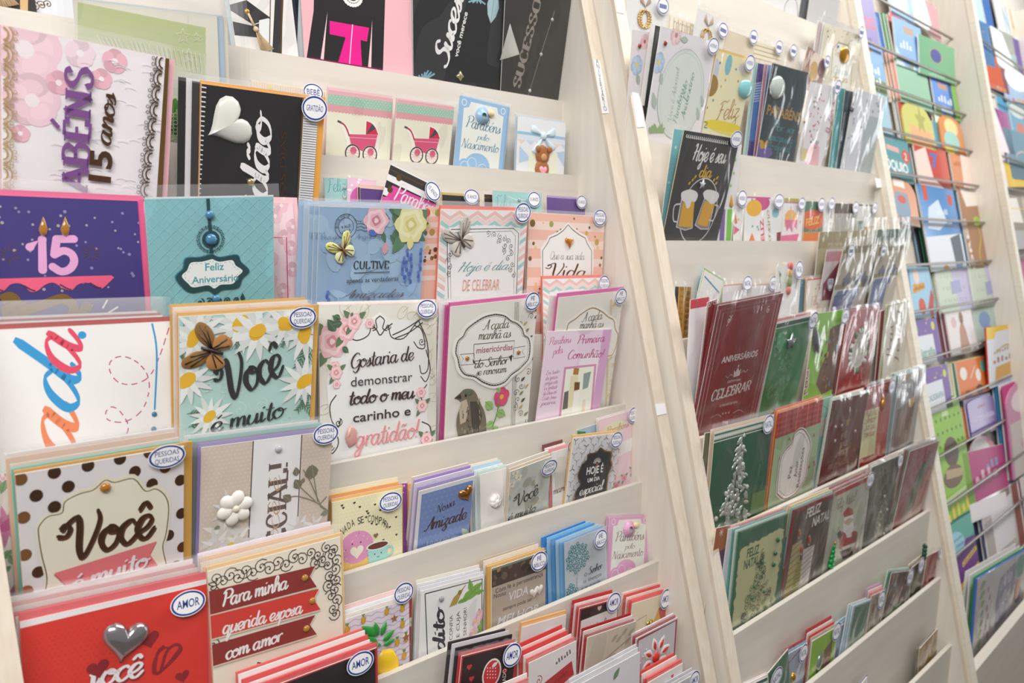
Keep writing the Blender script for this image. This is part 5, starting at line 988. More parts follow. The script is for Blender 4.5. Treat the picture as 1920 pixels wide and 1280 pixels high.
mb = MB(); z = c.zt(); puff(c.pp([(745, 1232), (748, 1250), (740, 1275), (715, 1282), (705, 1270), (704, 1235), (716, 1216), (734, 1214)]), .005, M('#efc531', .35), mb, z)
c.part('raised_pineapple', mb, label='raised yellow pineapple'); mb = MB()
for a, b in (((675, 1172), (705, 1190)), ((722, 1162), (712, 1190)), ((700, 1163), (706, 1190)), ((737, 1178), (715, 1200)), ((675, 1192), (706, 1204)), ((738, 1195), (716, 1208)), ((690, 1210), (712, 1206))):
    a, b = c.px(a), c.px(b); puff(leafo(*b, *a, .42), .002, M('#2f8f3a', .4), mb, z+.001)
c.part('pineapple_leaves', mb, label='green paper leaves'); c.sleeve(.006); c.sticker((752, 1108), PQ, .0125, .0115); c.stack(['#f0e4dd', '#e8eef2', '#f1d3d0'], dx=-.0008, dz=.0035)
c = K(6, (755, 1112), (773, 1107), (768, 1235), slot=4, lean=.02, label='narrow red card edge with roses right of the pineapple card', face='#c8302c'); c.rose(c.px((772, 1165)), .006, '#efe0cc', '#f6eee0', '#c9a27c'); c.rose(c.px((776, 1205)), .005, '#e8b8a8', '#f2d6c8', '#b8806c'); c.sleeve(.004)
c = K(6, (790, 1108), (908, 1077), (798, 1230), slot=1, lean=.02, label='white Bendito card with black frame, small bird and cactus flowers', short='Bendito bird card', face='#f0efee')
c.frame(c.pp([(797, 1113), (904, 1085), (902, 1260), (804, 1290)]), .0013, '#2b2a2e')
c.tx('Bendito', (836, 1290), (832, 1142), 14, '#36313c', 'sc', w0=2.6, w1=4.4); 
for i, t in enumerate(('O HOMEM QUE CONFIA', 'NO SENHOR E CUJA', 'ESPERANÇA É O SENHOR!')): c.tx(t, (847+i*13, 1290-i*3), (849+i*13, 1152-i*7), 7, '#4a4648', 'b')
for p, q in (((866, 1130), (890, 1100)), ((872, 1125), (905, 1090)), ((884, 1110), (880, 1085)), ((890, 1112), (908, 1106)), ((898, 1140), (904, 1180)), ((896, 1170), (904, 1200)), ((858, 1130), (872, 1122))): c.leaf(c.px(p), c.px(q), .45, '#7fae4e', '#5b8a3a')
c.poly(c.pp([(842, 1138), (850, 1120), (862, 1108), (870, 1100), (862, 1118), (856, 1132)]), '#b59a4c'); c.line(c.pp([(866, 1105), (873, 1096)]), .0007, '#3a3028'); c.poly(ell(*c.px((862, 1110)), .0028), '#8a7a3a')
for p in ((893, 1165), (888, 1185), (899, 1152)): c.flower(c.px(p), .0065, '#eec3d4', '#f0d060', 6, .7)
c.gems([c.px((827, 1122))], .0035, '#b9b9bd'); c.sleeve(.007); c.stack(['#edeaf0', '#e3e3e6', '#e9e3d8'], dx=-.0008, dz=.0035)
c = K(6, (922, 1066), (1024, 1032), (921, 1178), slot=1, lean=.02, label='brown Com fé e perseverança card with silver lettering and acrylic hearts', short='brown fé card', face='#b3a698'); c.envelope('#d9a95c', .003, -.001, .005)
c.rect(0, .0, 1, .34, '#4b3a32'); c.rdots(10, .002, .005, ['#6b5546', '#3a2c26'], (0, .0, 1, .32), 7); c.rect(0, 0, .75, .04, '#6f8a7a')
for p in ((.68, .16), (.75, .2), (.1, .1)): c.leaf(c.n(*p), c.n(p[0]+.05, p[1]-.1), .7, '#a07a50')
c.tx('Com fé e perseverança', (929, 1112), (1018, 1079), 8, '#4a4038', 'b'); c.tx('Nosso', (926, 1122), (949, 1114), 8, '#4a4038', 'b'); c.tx('VIDA', (952, 1127), (990, 1112), 15, '#dcd6da', 'b', bold=.02, shear=.2); c.tx('sempre pode ser', (943, 1145), (998, 1125), 7, '#4a4038', 'b'); c.tx('MELHOR', (932, 1172), (1010, 1144), 13, '#dcd6da', 'b', bold=.02, shear=.2)
for p in ((1000, 1110), (1010, 1104)): c.puffy('acrylic_heart', heart(*c.px(p), .007), .003, M('#cfc8c0', .1), 'clear acrylic heart')
c.sleeve(.005); c.sticker((1007, 1050), 'FÉ|BÍBLICO', .0140, .0125); c.stack(['#e2c48f', '#e9dfd2', '#c9b6a0'], dx=-.003, dz=.0035)
c = K(6, (1058, 1018), (1137, 986), (1047, 1125), slot=1, lean=.02, label='grey O Senhor te abençoe card with tree of teal circles', short='teal circle tree card', face='#c7d0d8', edge='#7fb6de')
rnd = random.Random(12); tl = M('#2d7c86')
for cx, cy, R, n in ((1082, 1044, 26, 44), (1070, 1110, 14, 16)):
    for i in range(n):
        a = i*2.4; r = R*math.sqrt(i/n); p = c.px((cx+r*.80*math.cos(a), cy+r*1.08*math.sin(a)-(r*.3*math.cos(a)))); c.poly(ell(*p, .0024, None, 12), tl); c.poly(ell(*p, .0012, None, 10), '#a9cdd0')
c.line(c.pp([(1081, 1072), (1080, 1100)]), .0006, tl); c.tx('O', (1094, 1080), (1099, 1078), 6, '#555a60'); c.tx('Senhor', (1102, 1076), (1127, 1064), 7, '#3c4046', 'sc', w0=1.4, w1=3.4)
c.tx('te abençoe', (1092, 1093), (1126, 1078), 7, '#555a60'); c.tx('e te guarde', (1089, 1106), (1124, 1091), 7, '#555a60'); c.sleeve(.006); c.sticker((1121, 1008), 'FÉ|BÍBLICO', .0130, .0130); c.stack(['#6fb0de', '#a3d0ea', '#4f9ad6', '#8cc4e8', '#3f86d0'], dx=-.0052, dz=.0022, sl=True)
c = birth((1143, 970), (1218, 966), (1136, 1085), '#e3a6cc', '#e9ece2', '#8c5a6e', 'pink Parabéns pelo Nascimento card with pink dummy', 1, 6); c.stack(['#dd9cc6'], dx=-.002)
# ================================================================== rack one, eighth and ninth pockets: the love cards
c = K(7, (470, 1302), (706, 1214), (480, 1340), slot=1, lean=.02, label='black and red Amor card at the bottom edge below the esposa card', short='black bottom Amor card', face='#1c1517', rough=.3); c.frame(c.nn([(0, 0), (1, 0), (1, 2), (0, 2)]), .004, '#b3262c'); c.envelope('#cf3a3f', .004, .002); c.sleeve(.005); c.sticker((672, 1240), 'AMOR', .0150, .0120); c.stack(['#e8807e', '#f0e8e6', '#dd5c5c', '#f3efec', '#e4706c'], dx=-.001, dz=.0035)
c = K(7, (1087, 1141), (1161, 1120), (1085, 1230), slot=3, lean=.02, label='white and dark red Tudo fica card, upper row of the love cards', short='Tudo fica card', face='#b42a30'); c.poly(c.nn([(.04, .04), (1, .04), (1, .32), (.04, .32)]), '#2d1a1c'); c.poly(c.nn([(.06, .3), (.98, .22), (.98, 2), (.06, 2)]), '#efecec'); c.tn('Tudo fica', .2, .75, .9, .62, .13, '#4a3a3a', 'sc', w0=.8, w1=2.2); c.heart(c.n(.5, .12), .004, '#d9b8b0'); c.sleeve(.004); c.sticker((1147, 1127), 'AMOR', .0140, .0135); c.stack(['#d2484c', '#f0e6e4', '#c23238'], dx=-.002, dz=.003)
c = K(7, (1186, 1132), (1253, 1111), (1178, 1210), slot=3, lean=.02, label='cream card with yellow letter, red flap and gold heart by the panel', short='letter and gold heart card', face='#e9dcc0'); c.envelope('#e4605c', .004, .001)
c.poly(c.nn([(.55, .9), (.75, .35), (.98, .55), (.9, 1.3), (.5, 1.2)]), '#dfb04c'); c.poly(c.nn([(.75, .35), (1.0, .25), (.98, .9), (.85, .75)]), '#c24a40'); c.frame(c.nn([(.12, .5), (.42, .42), (.4, .8), (.12, .88)]), .0008, '#a35a3c'); c.line(c.nn([(.2, 1.2), (.15, 1.5), (.3, 1.5)]), .0012, '#b96a4c')
c.puffy('gold_heart', heart(*c.n(.52, .68), .0065, .2), .0035, M('#b8963f', .25, .9), 'small gold heart'); c.sleeve(.004); c.sticker((1244, 1121), 'AMOR', .0125, .0150); c.stack(['#e8726c', '#f1e6e0', '#df5f5b', '#f0d9d4'], dx=-.0015, dz=.003)
c = K(8, (1102, 1195), (1193, 1164), (1078, 1280), slot=1, lean=.0, label='beige card with embossed birds and small red hearts, in clear wrap', short='embossed bird card', face='#cdbfae')
for i, p in enumerate(((.7, .2), (.85, .25), (.6, .3), (.8, .4), (.5, .25))): c.leaf(c.n(*p), c.n(p[0]+.12, p[1]-.12), .5, '#b5a690', '#94866f')
c.poly(ell(*c.n(.45, .62), c.W*.2, c.Wk*.1, 16, .3), '#b09a84'); c.poly(ell(*c.n(.62, .7), c.W*.16, c.Wk*.09, 16, .5), '#bfa893'); c.line(c.nn([(.2, .72), (.5, .5), (.9, .3)]), .001, '#8f7c66')
for p in ((.3, .95), (.5, .85), (.62, .9)): c.heart(c.n(*p), .0022, '#b8322e')
for p in ((.25, 1.2), (.45, 1.15), (.65, 1.1)): c.rose(c.n(*p), .006, '#dcb06a', '#ecd2a0', '#b8723c')
c.sleeve(.006, wr=1.6); c.stack(['#b3262c', '#e6d6d0', '#a8202a'], dx=-.001, dz=.003)
c = K(8, (1193, 1197), (1271, 1157), (1182, 1268), slot=0, lean=-.02, label='grey card with cut-out red petal flower and dark red frame', short='red petal flower card', face='#d6d2d8'); c.frame(c.nn([(.04, .05), (.97, .05), (.97, 3), (.04, 3)]), .0035, '#a83a48')
c.puffy('flower_centre', ell(*c.n(.5, .68), c.W*.085), .003, M('#cf3a34', .3)); mb = MB(); z = c.zt(); q = c.n(.5, .68)
for i in range(8): a = i*PI/4+.25; puff(leafo(q[0]+c.W*.1*math.cos(a), q[1]+c.W*.1*math.sin(a), q[0]+c.W*.36*math.cos(a), q[1]+c.W*.36*math.sin(a), .62), .0012, M('#f3f1f3', .4), mb, z); puff(leafo(q[0]+c.W*.13*math.cos(a), q[1]+c.W*.13*math.sin(a), q[0]+c.W*.32*math.cos(a), q[1]+c.W*.32*math.sin(a), .45), .0022, M('#c93a34', .35), mb, z)
c.part('petals', mb, label='white edged red paper petals'); c.gems([c.n(.18, .5), c.n(.12, .62), c.n(.08, .74), c.n(.25, .38)], .0017, '#eceaea'); c.sleeve(.006); c.stack(['#b4303a', '#f0ebee'], dx=-.002, dz=.003)
c = K(8, (866, 1230), (971, 1203), (858, 1280), slot=1, lean=.02, label='black card with red polka-dot strawberry heart and red border', short='strawberry heart card', face='#2a1518', rough=.35); c.frame(c.nn([(0, 0), (1, 0), (1, 2), (0, 2)]), .004, '#b8262e')
c.poly(ell(*c.px((922, 1262)), .0135, .0165), '#f3edec'); c.poly(ell(*c.px((922, 1262)), .0115, .0145), '#d02a33'); c.rdots(0, .001, .001, []); c.dots([c.px((914+5*(i % 4), 1252+6*(i//4))) for i in range(16)], .0008, '#f6ecec'); c.leaf(c.px((922, 1250)), c.px((934, 1240)), .5, '#f0e6e4')
for p in ((884, 1272), (946, 1258), (890, 1290), (880, 1250)): c.heart(c.px(p), .0035, '#cf2a33')
c.tx('LADO', (948, 1280), (949, 1252), 8, '#e9dcdc'); c.sleeve(.005); c.sticker((956, 1225), 'AMOR', .0135, .0135); c.stack(['#cf3038', '#2b2327', '#d8d2d6', '#3a3035'], dx=-.0028, dz=.0035)
c = K(7, (979, 1176), (1062, 1152), (975, 1240), slot=5, lean=.03, label='white card with black winged hearts in the second row behind the strawberry card', face='#efebea'); c.poly(c.nn([(.3, .35), (.8, .3), (.75, .9), (.3, 1)]), '#3a2426'); c.heart(c.n(.18, .55), .005, '#4a3434'); c.heart(c.n(.1, .8), .004, '#4a3434'); c.envelope('#e6b070', .005, 0); c.sleeve(.004); c.sticker((1030, 1196), 'AMOR', .0135, .0120)
c = K(8, (992, 1243), (1081, 1201), (985, 1280), slot=1, lean=.02, label='white card with red ribbon banner among red envelopes', short='red ribbon banner card', face='#e6e0e0')
c.poly(c.nn([(.1, .62), (.9, .38), (.95, .7), (.18, .95)]), '#b8282c'); c.tn('com carinho', .25, .82, .8, .62, .08, '#8a1a20', 'sc', w0=1.4, w1=3)
c.poly(ell(*c.n(.75, 1.02), c.W*.1), '#9a6a54'); c.tn('~6', .55, .3, .9, .2, .1, '#6a5a5a', 'sc', w0=1.2, w1=3); c.curl(c.n(.2, .45), .006, 0, 1.3, .001, '#b33a3c'); c.sleeve(.005); c.stack(['#e2605c', '#f3e6e2', '#de4a4a', '#f0d6d0', '#d94040'], dx=-.0022, dz=.004)
c = K(9, (905, 1332), (1000, 1290), (900, 1360), slot=1, lean=.02, label='red card seen only as a top edge below the strawberry heart card', face='#dd4a48'); c.sleeve(.012); c.stack(['#f0dcd8', '#e25c58', '#f3ebe8'], dx=-.001, dz=.005)
c = K(9, (1075, 1290), (1200, 1222), (1070, 1330), slot=2, lean=.02, label='pale card edge in the lowest visible row near the red petal flower', face='#e6e2e6'); c.leaf(c.px((1150, 1275)), c.px((1162, 1250)), .5, '#6f8f6c'); c.sleeve(.012); c.stack(['#efeef2', '#e9e6ea'], dx=-.001, dz=.005)
c = K(9, (1215, 1280), (1280, 1243), (1212, 1310), slot=3, lean=.02, label='white card with red hearts and red envelope edge in the lowest corner', face='#efe9e8'); c.envelope('#df5a56', .005, 0); [c.heart(c.n(*p), .003, '#c2403c') for p in ((.4, .3), (.7, .2), (.85, .4), (.2, .5))]; c.sleeve(.005); c.stack(['#e0605c', '#f2e6e2', '#dc5450'], dx=-.0015, dz=.004)
c = K(9, (1255, 1290), (1305, 1262), (1252, 1310), slot=0, lean=.02, label='grey Amor card at the very bottom against the rack panel', face='#c9c6cc'); c.sleeve(.006); c.sticker((1298, 1272), 'AMOR', .012, .013); c.stack(['#d8d5da', '#cfccd2'], dx=-.001, dz=.003)
# shelf tags on the battens
def tag(fr, rk, pxs, txt, label, par):
    pass
# ================================================================== second rack
def J(k, TL, TR, BL=None, **kw): return Card(2, k, TL, TR, BL, **kw)
def st2(c, p, t='', rx=.0145, ry=.0115): c.sticker(p, t or '-', rx, ry)
# top row
for TL, TR, face, lab, sl in (((1385, -90), (1424, -70), '#dfe3dc', 'pale green-white wedding card, leftmost in the top row of the second rack', 2), ((1428, -70), (1505, -30), '#e6e5e6', 'white card with grey arch drawing in the top row of the second rack', 1), ((1507, -35), (1521, -28), '#4c4d55', 'dark grey card edge in the top row of the second rack', 3), ((1523, -30), (1575, 0), '#c6c4c4', 'light grey card at the right end of the top row of the second rack', 1)):
    c = J(-2, TL, TR, lean=-.08, slot=sl, label=lab, face=face)
    if 'arch' in lab: c.line(c.pp([(1470, 40), (1472, 10), (1484, -4), (1494, 6), (1496, 50)]), .002, '#8d8b90'); c.rdots(12, .001, .003, ['#c9bcc0'], (0, .3, .5, 2), 3)
    c.sleeve(.006, wr=2)
def ring(TL, TR, BL, label, slot):
    c = J(-1, TL, TR, BL, slot=slot, lean=-.06, label=label, short=label, face='#e6e5e6')
    return c
for TL, TR, BL, lab, sl, rc, st in (((1178, -34), (1254, -12), (1176, 60), 'white wedding card with gold rings and beige bow by the panel', 3, (1208, 36), (1239, 12)), ((1308, 14), (1362, 44), (1297, 65), 'white wedding card with gold rings standing among the cream cards', 1, (1324, 70), (1352, 57))):
    c = J(-1, TL, TR, BL, slot=sl, lean=-.08, label=lab, short=lab, face='#e3e3e4')
    q = c.px(rc); mb = MB(); z = c.zt()
    for dx in (-.003, .003):
        for i in range(20):
            a, b = 2*PI*i/20, 2*PI*(i+1)/20
            mb.prism([(q[0]+dx+.013*math.cos(a), q[1]+.0125*math.sin(a)), (q[0]+dx+.013*math.cos(b), q[1]+.0125*math.sin(b)), (q[0]+dx+.0108*math.cos(b), q[1]+.0108*math.sin(b)), (q[0]+dx+.0108*math.cos(a), q[1]+.0108*math.sin(a))], z, z+.0015, M('#d8a648', .2, 1.0))
    c.part('gold_rings', mb, label='pair of gold rings'); mb = MB()
    for o in ([(0, .016), (-.010, .032), (-.013, .022)], [(0, .016), (.009, .034), (.013, .024)], [(0, .016), (.007, .002), (.011, .004)]): puff([(q[0]+a, q[1]+b) for a, b in o], .002, M('#b39a83', .6), mb, z)
    c.part('ribbon_bow', mb, label='beige ribbon bow'); c.sleeve(.008, wr=1.6); st2(c, st)
for TL, TR, lab, sl, face, st in (((1251, 26), (1303, 46), 'cream card with gold leaf pattern in the second row of the second rack', 4, '#efe6d3', None), ((1361, 55), (1415, 74), 'beige kraft card with round sticker right of the ring card', 2, '#d8cbb6', (1409, 70)), ((1416, 76), (1465, 92), 'cream card with gold lines and brown bow', 3, '#e6dcc6', (1457, 89)), ((1467, 84), (1500, 99), 'cream card with two stickers before the grey lip', 4, '#e2dbcd', (1484, 96)), ((1500, 90), (1516, 96), 'narrow white card beside the brown photo card', 5, '#e9e7e6', None)):
    c = J(-1, TL, TR, lean=-.06, slot=sl, label=lab, face=face)
    for i in range(6):
        if 'gold' in lab: c.line(c.nn([(.1+i*.15, .05), (.12+i*.15, 1.5)] if 'leaf' in lab else [(0, .15+i*.16), (1, .13+i*.16)]), .0011, M('#c9a65c', .35, .7)); 
        if 'leaf' in lab: c.line(ell(*c.n(.3+.1*i, .3), .004, .006, 10), .0008, M('#c9a65c', .35, .7), closed=True)
    c.sleeve(.007, wr=1.6)
    if st: st2(c, st, rx=.0135, ry=.012)
c = J(-1, (1515, 86), (1551, 116), (1503, 132), slot=0, lean=-.1, label='tilted brown photo card with sticker under the gold balloon card', face='#9c7160'); c.poly(ell(*c.n(.55, .6), c.W*.3), '#e4d3c6'); c.poly(ell(*c.n(.5, .9), c.W*.2), '#c9a36a'); c.poly(ell(*c.n(.85, .5), c.W*.2), '#7d5a5e'); c.sleeve(.006, wr=2); st2(c, (1547, 116), rx=.012, ry=.012)
c = J(-1, (1547, 44), (1617, 68), (1541, 140), slot=2, lean=-.1, label='cream card with gold frame and gold balloon above the confetti card', short='gold balloon card', face='#e8dfc6', edge='#f3f0ea')
c.rdots(14, .001, .0018, ['#8a6a2c', '#3b3025'], (0, 0, 1, .5), 9)
fr = [(1556, 175), (1562, 92), (1572, 80), (1590, 85), (1598, 98), (1594, 190)]
c.poly(c.pp(fr), '#eceae2'); c.line(c.pp(fr), .0022, M('#b59b4a', .35, .7), smooth=False); c.puffy('gold_balloon', ell(*c.px((1583, 103)), .009/c.k, .016), .005, M('#c9942c', .25, .7), 'gold foil balloon'); c.gems([c.px((1571, 87))], .003, '#3f86c4')
c.tx('Você', (1564, 104), (1576, 107), 7, '#b5964a', 'sc', w0=1, w1=2.6); c.tx('Cresceu', (1561, 137), (1590, 142), 8, '#9cc4c0', 'sc', w0=1, w1=2.6); c.tx('Amiga', (1558, 150), (1588, 156), 8, '#b5964a', 'sc', w0=1, w1=2.6); c.sleeve(.012, wr=2.5); c.sticker((1611, 61), '-', .0125, .0125); c.stack(['#e9e4e4', '#d9c6c4', '#efedec'], dx=-.005)
# flower cards
def pinkflower(TL, TR, BL, lab, sl):
    c = J(0, TL, TR, BL, slot=sl, lean=-.14, label=lab, short=lab, face='#ebe3e8'); return c
c = pinkflower((1187, 56), (1219, 60), (1190, 180), 'white flower card edge with orange gem, behind and left of the oval flower card', 4)
c.flower(c.px((1209, 78)), .010, '#efc9cc', '#b0564a', 6, .9); c.gems([c.px((1199, 86))], .0035, '#b5482c'); c.flower(c.px((1194, 122)), .013, '#b9cfe6', '#e6d27a', 6, .8); c.leaf(c.px((1198, 160)), c.px((1194, 135)), .5, '#a9b7ac'); c.sleeve(.006)
c = J(0, (1221, 45), (1238, 50), (1205, 200), slot=3, lean=-.14, label='dark green and white card edges between the two flower cards', face='#23302c'); c.rect(0, 0, .45, 9, '#f1efee'); c.sleeve(.006)
c = J(0, (1240, 49), (1344, 80), (1211, 232), slot=1, label='white flower card with green oval reading Parabéns pelo Aniversário', short='oval flower card', face='#e8e5ea', edge='#f6f4f5')
c.flower(c.px((1268, 66)), .013, '#eccdd0', '#b9868a', 6, .9); c.gems([c.px((1247, 81))], .0036, '#b5482c'); c.flower(c.px((1235, 117)), .014, '#b9cfe8', '#e6d27a', 6, .8)
ov = ell(*c.px((1277, 178)), .030/c.k, .062, 34, -.03); c.poly(ov, '#dbe2de'); c.line(ov, .0012, '#b3c4bb', closed=True); c.line(ell(*c.px((1277, 178)), .027/c.k, .057, 34, -.03), .0006, '#b9c9c0', closed=True)
c.tx('Você é Adorável', (1258, 228), (1274, 128), 7, '#93b0a3', 'sc', w0=.9, w1=2); c.tx('Parabéns', (1268, 232), (1282, 168), 8, '#6fa08c', 'sc', w0=1.1, w1=2.6); c.tx('pelo', (1283, 185), (1289, 152), 7, '#6fa08c', 'sc', w0=1.1, w1=2.6); c.tx('Aniversário', (1282, 226), (1302, 138), 8, '#6fa08c', 'sc', w0=1.1, w1=2.6)
for p, q in (((1240, 160), (1239, 134)), ((1228, 205), (1224, 172)), ((1310, 225), (1306, 200)), ((1318, 200), (1314, 178)), ((1290, 76), (1275, 72)), ((1232, 250), (1226, 240))): c.leaf(c.px(p), c.px(q), .45, '#b3c0b6')
for i in range(5): c.line(c.pp([(1266+i*5, 106-i*2), (1278+i*5, 86+i*1)]), .0005, '#c9c4cc')
for i in range(7): c.leaf(c.px((1222+i*3, 250)), c.px((1216+i*5, 238-i % 3*4)), .6, '#8fae78')
c.sleeve(.010, wr=1.2); st2(c, (1333, 86), 'ANIVERSÁRIO')
c = J(0, (1345, 95), (1413, 115), (1318, 236), slot=2, label='pale yellow Feliz card with teal balloons and gold lettering', short='yellow Feliz card', face='#ece5bd')
c.envelope('#d6b04a', .004, 0)
for p, r, m in (((1366, 122), (.009, .015), '#7fb9c4'), ((1340, 135), (.011, .019), '#c9cddb')): c.poly(ell(*c.px(p), *r, 18), m); c.line([c.px((p[0]+1, p[1]+14)), c.px((p[0], p[1]+33))], .0004, '#a8b6b0')
c.puffy('balloon_charm', ell(*c.px((1397, 167)), .0105/c.k, .015), .005, M('#8cc6cc', .1), 'teal balloon charm'); c.poly(ell(*c.px((1333, 160)), .010/c.k, .016), '#9c7a35'); c.poly(c.pp([(1392, 117), (1404, 124), (1392, 140), (1384, 128)]), '#dcd6dc')
c.tx('Feliz', (1344, 225), (1384, 222), 19, M('#cf8a2c', .3, .6), 'sc', w0=.9, w1=1.8, shear=.1); c.poly(ell(*c.px((1366, 242)), .037/c.k, .010, 22, -.05), '#e6d12c'); c.poly(ell(*c.px((1393, 280)), .007/c.k, .018), '#d3702c')
for p, m in (((1352, 162), '#d89a2c'), ((1350, 118), '#2f7d8c'), ((1380, 130), '#3f8f9a'), ((1360, 150), '#c9a22c'), ((1337, 188), '#3f9aa4'), ((1326, 202), '#b59a2c'), ((1402, 192), '#3b5f8f'), ((1384, 152), '#b8862c')): c.poly(ell(*c.px(p), .002), m)
c.line(c.pp([(1316, 232), (1322, 228), (1326, 232), (1320, 238), (1326, 240)]), .0012, '#2b4a6c'); c.sleeve(.006, wr=1.4); c.sticker((1402, 118), 'ANIVERSÁRIO', .015, .0125)
for i, (x, col, nm) in enumerate(((1414, '#a9d4d6', 'pale teal'), (1421, '#43327c', 'dark violet'), (1434, '#c77f9c', 'rose and black'), (1440, '#5f8fc4', 'mid blue'))):
    c = J(0, (x, 117+i*1.5), (x+16, 120+i*1.5), (x-16, 290), slot=5-i, lean=-.1, label=nm+' card edge standing just left of the dark PARABÉNS card', face=col)
    if i == 1: c.rect(0, 2.2, 1, 9, '#3f6fb0'); [c.line(c.nn([(0, 2.3+k*.3), (1, 2.0+k*.3)]), .001, '#cfd8ea') for k in range(8)]
    if i == 2: c.rect(.25, .05, 1, 9, '#35302a')
    c.sleeve(.006, wr=1.5)
c = J(0, (1448, 118), (1518, 137), (1419, 290), slot=1, label='shiny dark teal PARABÉNS card with clear balloon and gold lettering', short='dark PARABÉNS card', face='#24363c', rough=.25)
c.tx('PARABÉNS', (1437, 214), (1499, 229), 17, M('#c99b45', .3, .7), 'b', bold=.02); 
for i, (t, y) in enumerate((('Por ser', 243), ('uma pessoa', 262), ('tão especial', 278))): c.tx(t, (1446-i*5, y), (1490-i*5, y+8), 8, '#2f7f88', 'sc', w0=1.1, w1=2.4)
c.puffy('balloon_charm', ell(*c.px((1457, 164)), .0115/c.k, .0185), .006, M('#b9c4bd', .08), 'clear balloon charm'); c.poly(ell(*c.px((1425, 285)), .02/c.k, .012), '#5a4a8c')
for s_ in (-1, 1): c.leaf(c.px((1432, 278)), c.px((1432+8*s_, 262)), .6, M('#d1a23a', .3, .5))
c.sleeve(.008, wr=3.4); 
c = J(0, (1521, 153), (1571, 163), (1493, 302), slot=1, label='white confetti Parabéns card with pink script and gold dots', short='confetti card', face='#e7e4e8')
for i in range(34): rnd = random.Random(i+31); c.poly(ell(*c.px((1520+rnd.gauss(10, 7), 190+rnd.uniform(-15, 80))), rnd.uniform(.001, .0026), None, 9), M(rnd.choice(['#8a6a2c', '#5c4a30', '#b58a3a']), .3, .6) if i % 3 else M('#d76f93'))
c.tx('Parabéns', (1553, 320), (1568, 190), 15, '#c98aa4', 'sc', w0=1.2, w1=2.4); c.poly(c.pp([(1508, 310), (1512, 280), (1524, 268), (1536, 275), (1534, 310)]), '#eab7bd'); c.poly(c.pp([(1500, 300), (1502, 275), (1512, 280), (1512, 300)]), '#d9cf8f'); c.line(star(*c.px((1529, 272)), .008), .0012, '#4a3f4c', closed=True, smooth=False); c.gems([c.px((1508, 228))], .003, '#d8a02c'); c.line(c.pp([(1509, 240), (1503, 290)]), .003, '#eec9c9')
c.sleeve(.010, wr=2.6); c.sticker((1566, 163), '-', .0135, .013)
for i, (x, col, nm) in enumerate(((1571, '#2f8c90', 'teal'), (1585, '#1f3f4c', 'dark petrol'))):
    c = J(0, (x, 164+i*5), (x+15, 167+i*5), (x-15, 305), slot=3-i, lean=-.06, label=nm+' card edge between the confetti card and the silver wrapped card', face=col); c.sleeve(.006, wr=2)
c = J(0, (1603, 165), (1659, 184), (1577, 300), slot=1, lean=-.1, label='silver grey patterned card in crinkled clear wrap at the rack end', short='silver wrapped card', face='#c3c6cc', rough=.3)
rnd = random.Random(10)
for i in range(30): q = c.n(rnd.random()*.9, rnd.random()*1.6); c.poly(ell(*q, rnd.uniform(.002, .006), rnd.uniform(.002, .004), 9), rnd.choice(['#9aa0a8', '#7d8188', '#d8dade', '#b0a9bc']))
c.poly(c.pp([(1625, 215), (1650, 222), (1632, 330), (1606, 330)]), '#a9b5b8'); c.gems([c.px((1597, 205))], .006, '#7f8490'); c.sleeve(.012, .004, wr=4.5)
# ------------------------------------------------------------------ beer card row
c = J(1, (1264, 242), (1296, 246), (1236, 400), slot=3, lean=-.14, label='teal star card edge behind the beer mug card', face='#7fc0cc'); [c.poly(star(*c.px(p), .003), '#e6eef0') for p in ((1267, 276), (1254, 342))]; c.sleeve(.006)
c = J(1, (1283, 244), (1387, 261), (1246, 424), slot=1, label='black chalkboard Hoje é seu dia card with two beer mugs', short='beer mug card', face='#312e2d', edge='#e0c9a8', rough=.45)
for i in range(22): x = 1287+i*3.6; c.line(c.pp([(x+2, 252+i*.62), (x, 255+i*.62), (x+2, 258+i*.62)]), .0016, '#e6e4e2')
c.tx('Hoje é seu', (1297, 300), (1358, 306), 16, '#efeeec', 'sc', w0=1.8, w1=3.6, shear=.05); c.tx('dia', (1310, 332), (1332, 333), 12, '#e6b52c', 'sc', w0=1.8, w1=3.6)
rg = M('#dcdad8'); q = c.px((1310, 396)); c.line(ell(*q, .046, .048, 40), .0016, rg, closed=True)
bk = M('#312e2d')
def mug(pts, foam, beer, hd):
    c.poly(c.pp(pts), rg); cx = sum(p[0] for p in pts)/len(pts); cy = sum(p[1] for p in pts)/len(pts)
    c.poly(c.pp([(cx+(x-cx)*.90, cy+(y-cy)*.94) for x, y in pts]), '#8f8a84'); c.poly(c.pp(beer), '#e0a92a'); c.line(c.pp(hd), .0022, rg)
    c.poly(c.pp(catmull(foam+[foam[0]], 4)), '#eceae8')
mug([(1277, 372), (1301, 378), (1298, 428), (1284, 432), (1267, 426)], [(1277, 374), (1277, 362), (1284, 357), (1294, 355), (1305, 359), (1308, 367), (1303, 378), (1296, 377), (1293, 388), (1287, 390), (1284, 380)], [(1280, 380), (1302, 378), (1297, 426), (1272, 424)], [(1276, 382), (1264, 386), (1262, 412), (1270, 416)])
mug([(1322, 366), (1341, 376), (1328, 430), (1313, 430), (1302, 422)], [(1320, 372), (1318, 362), (1324, 356), (1334, 356), (1346, 361), (1347, 370), (1340, 380), (1332, 382), (1326, 376)], [(1321, 376), (1340, 382), (1325, 425), (1307, 420)], [(1340, 384), (1346, 388), (1337, 412), (1329, 412)])
for p in ((1296, 340), (1301, 334), (1290, 346), (1336, 340), (1340, 346), (1342, 336)): c.leaf(c.px(p), c.px((p[0]+5, p[1]-6)), .6, '#d8a72c')
c.puffy('star_gem', star(*c.px((1316, 345)), .008), .003, M('#cfd2d8', .1), 'clear star gem'); c.sleeve(.008, .003, wr=1.6); c.sticker((1376, 260), 'ANIVERSÁRIO', .0160, .0120)
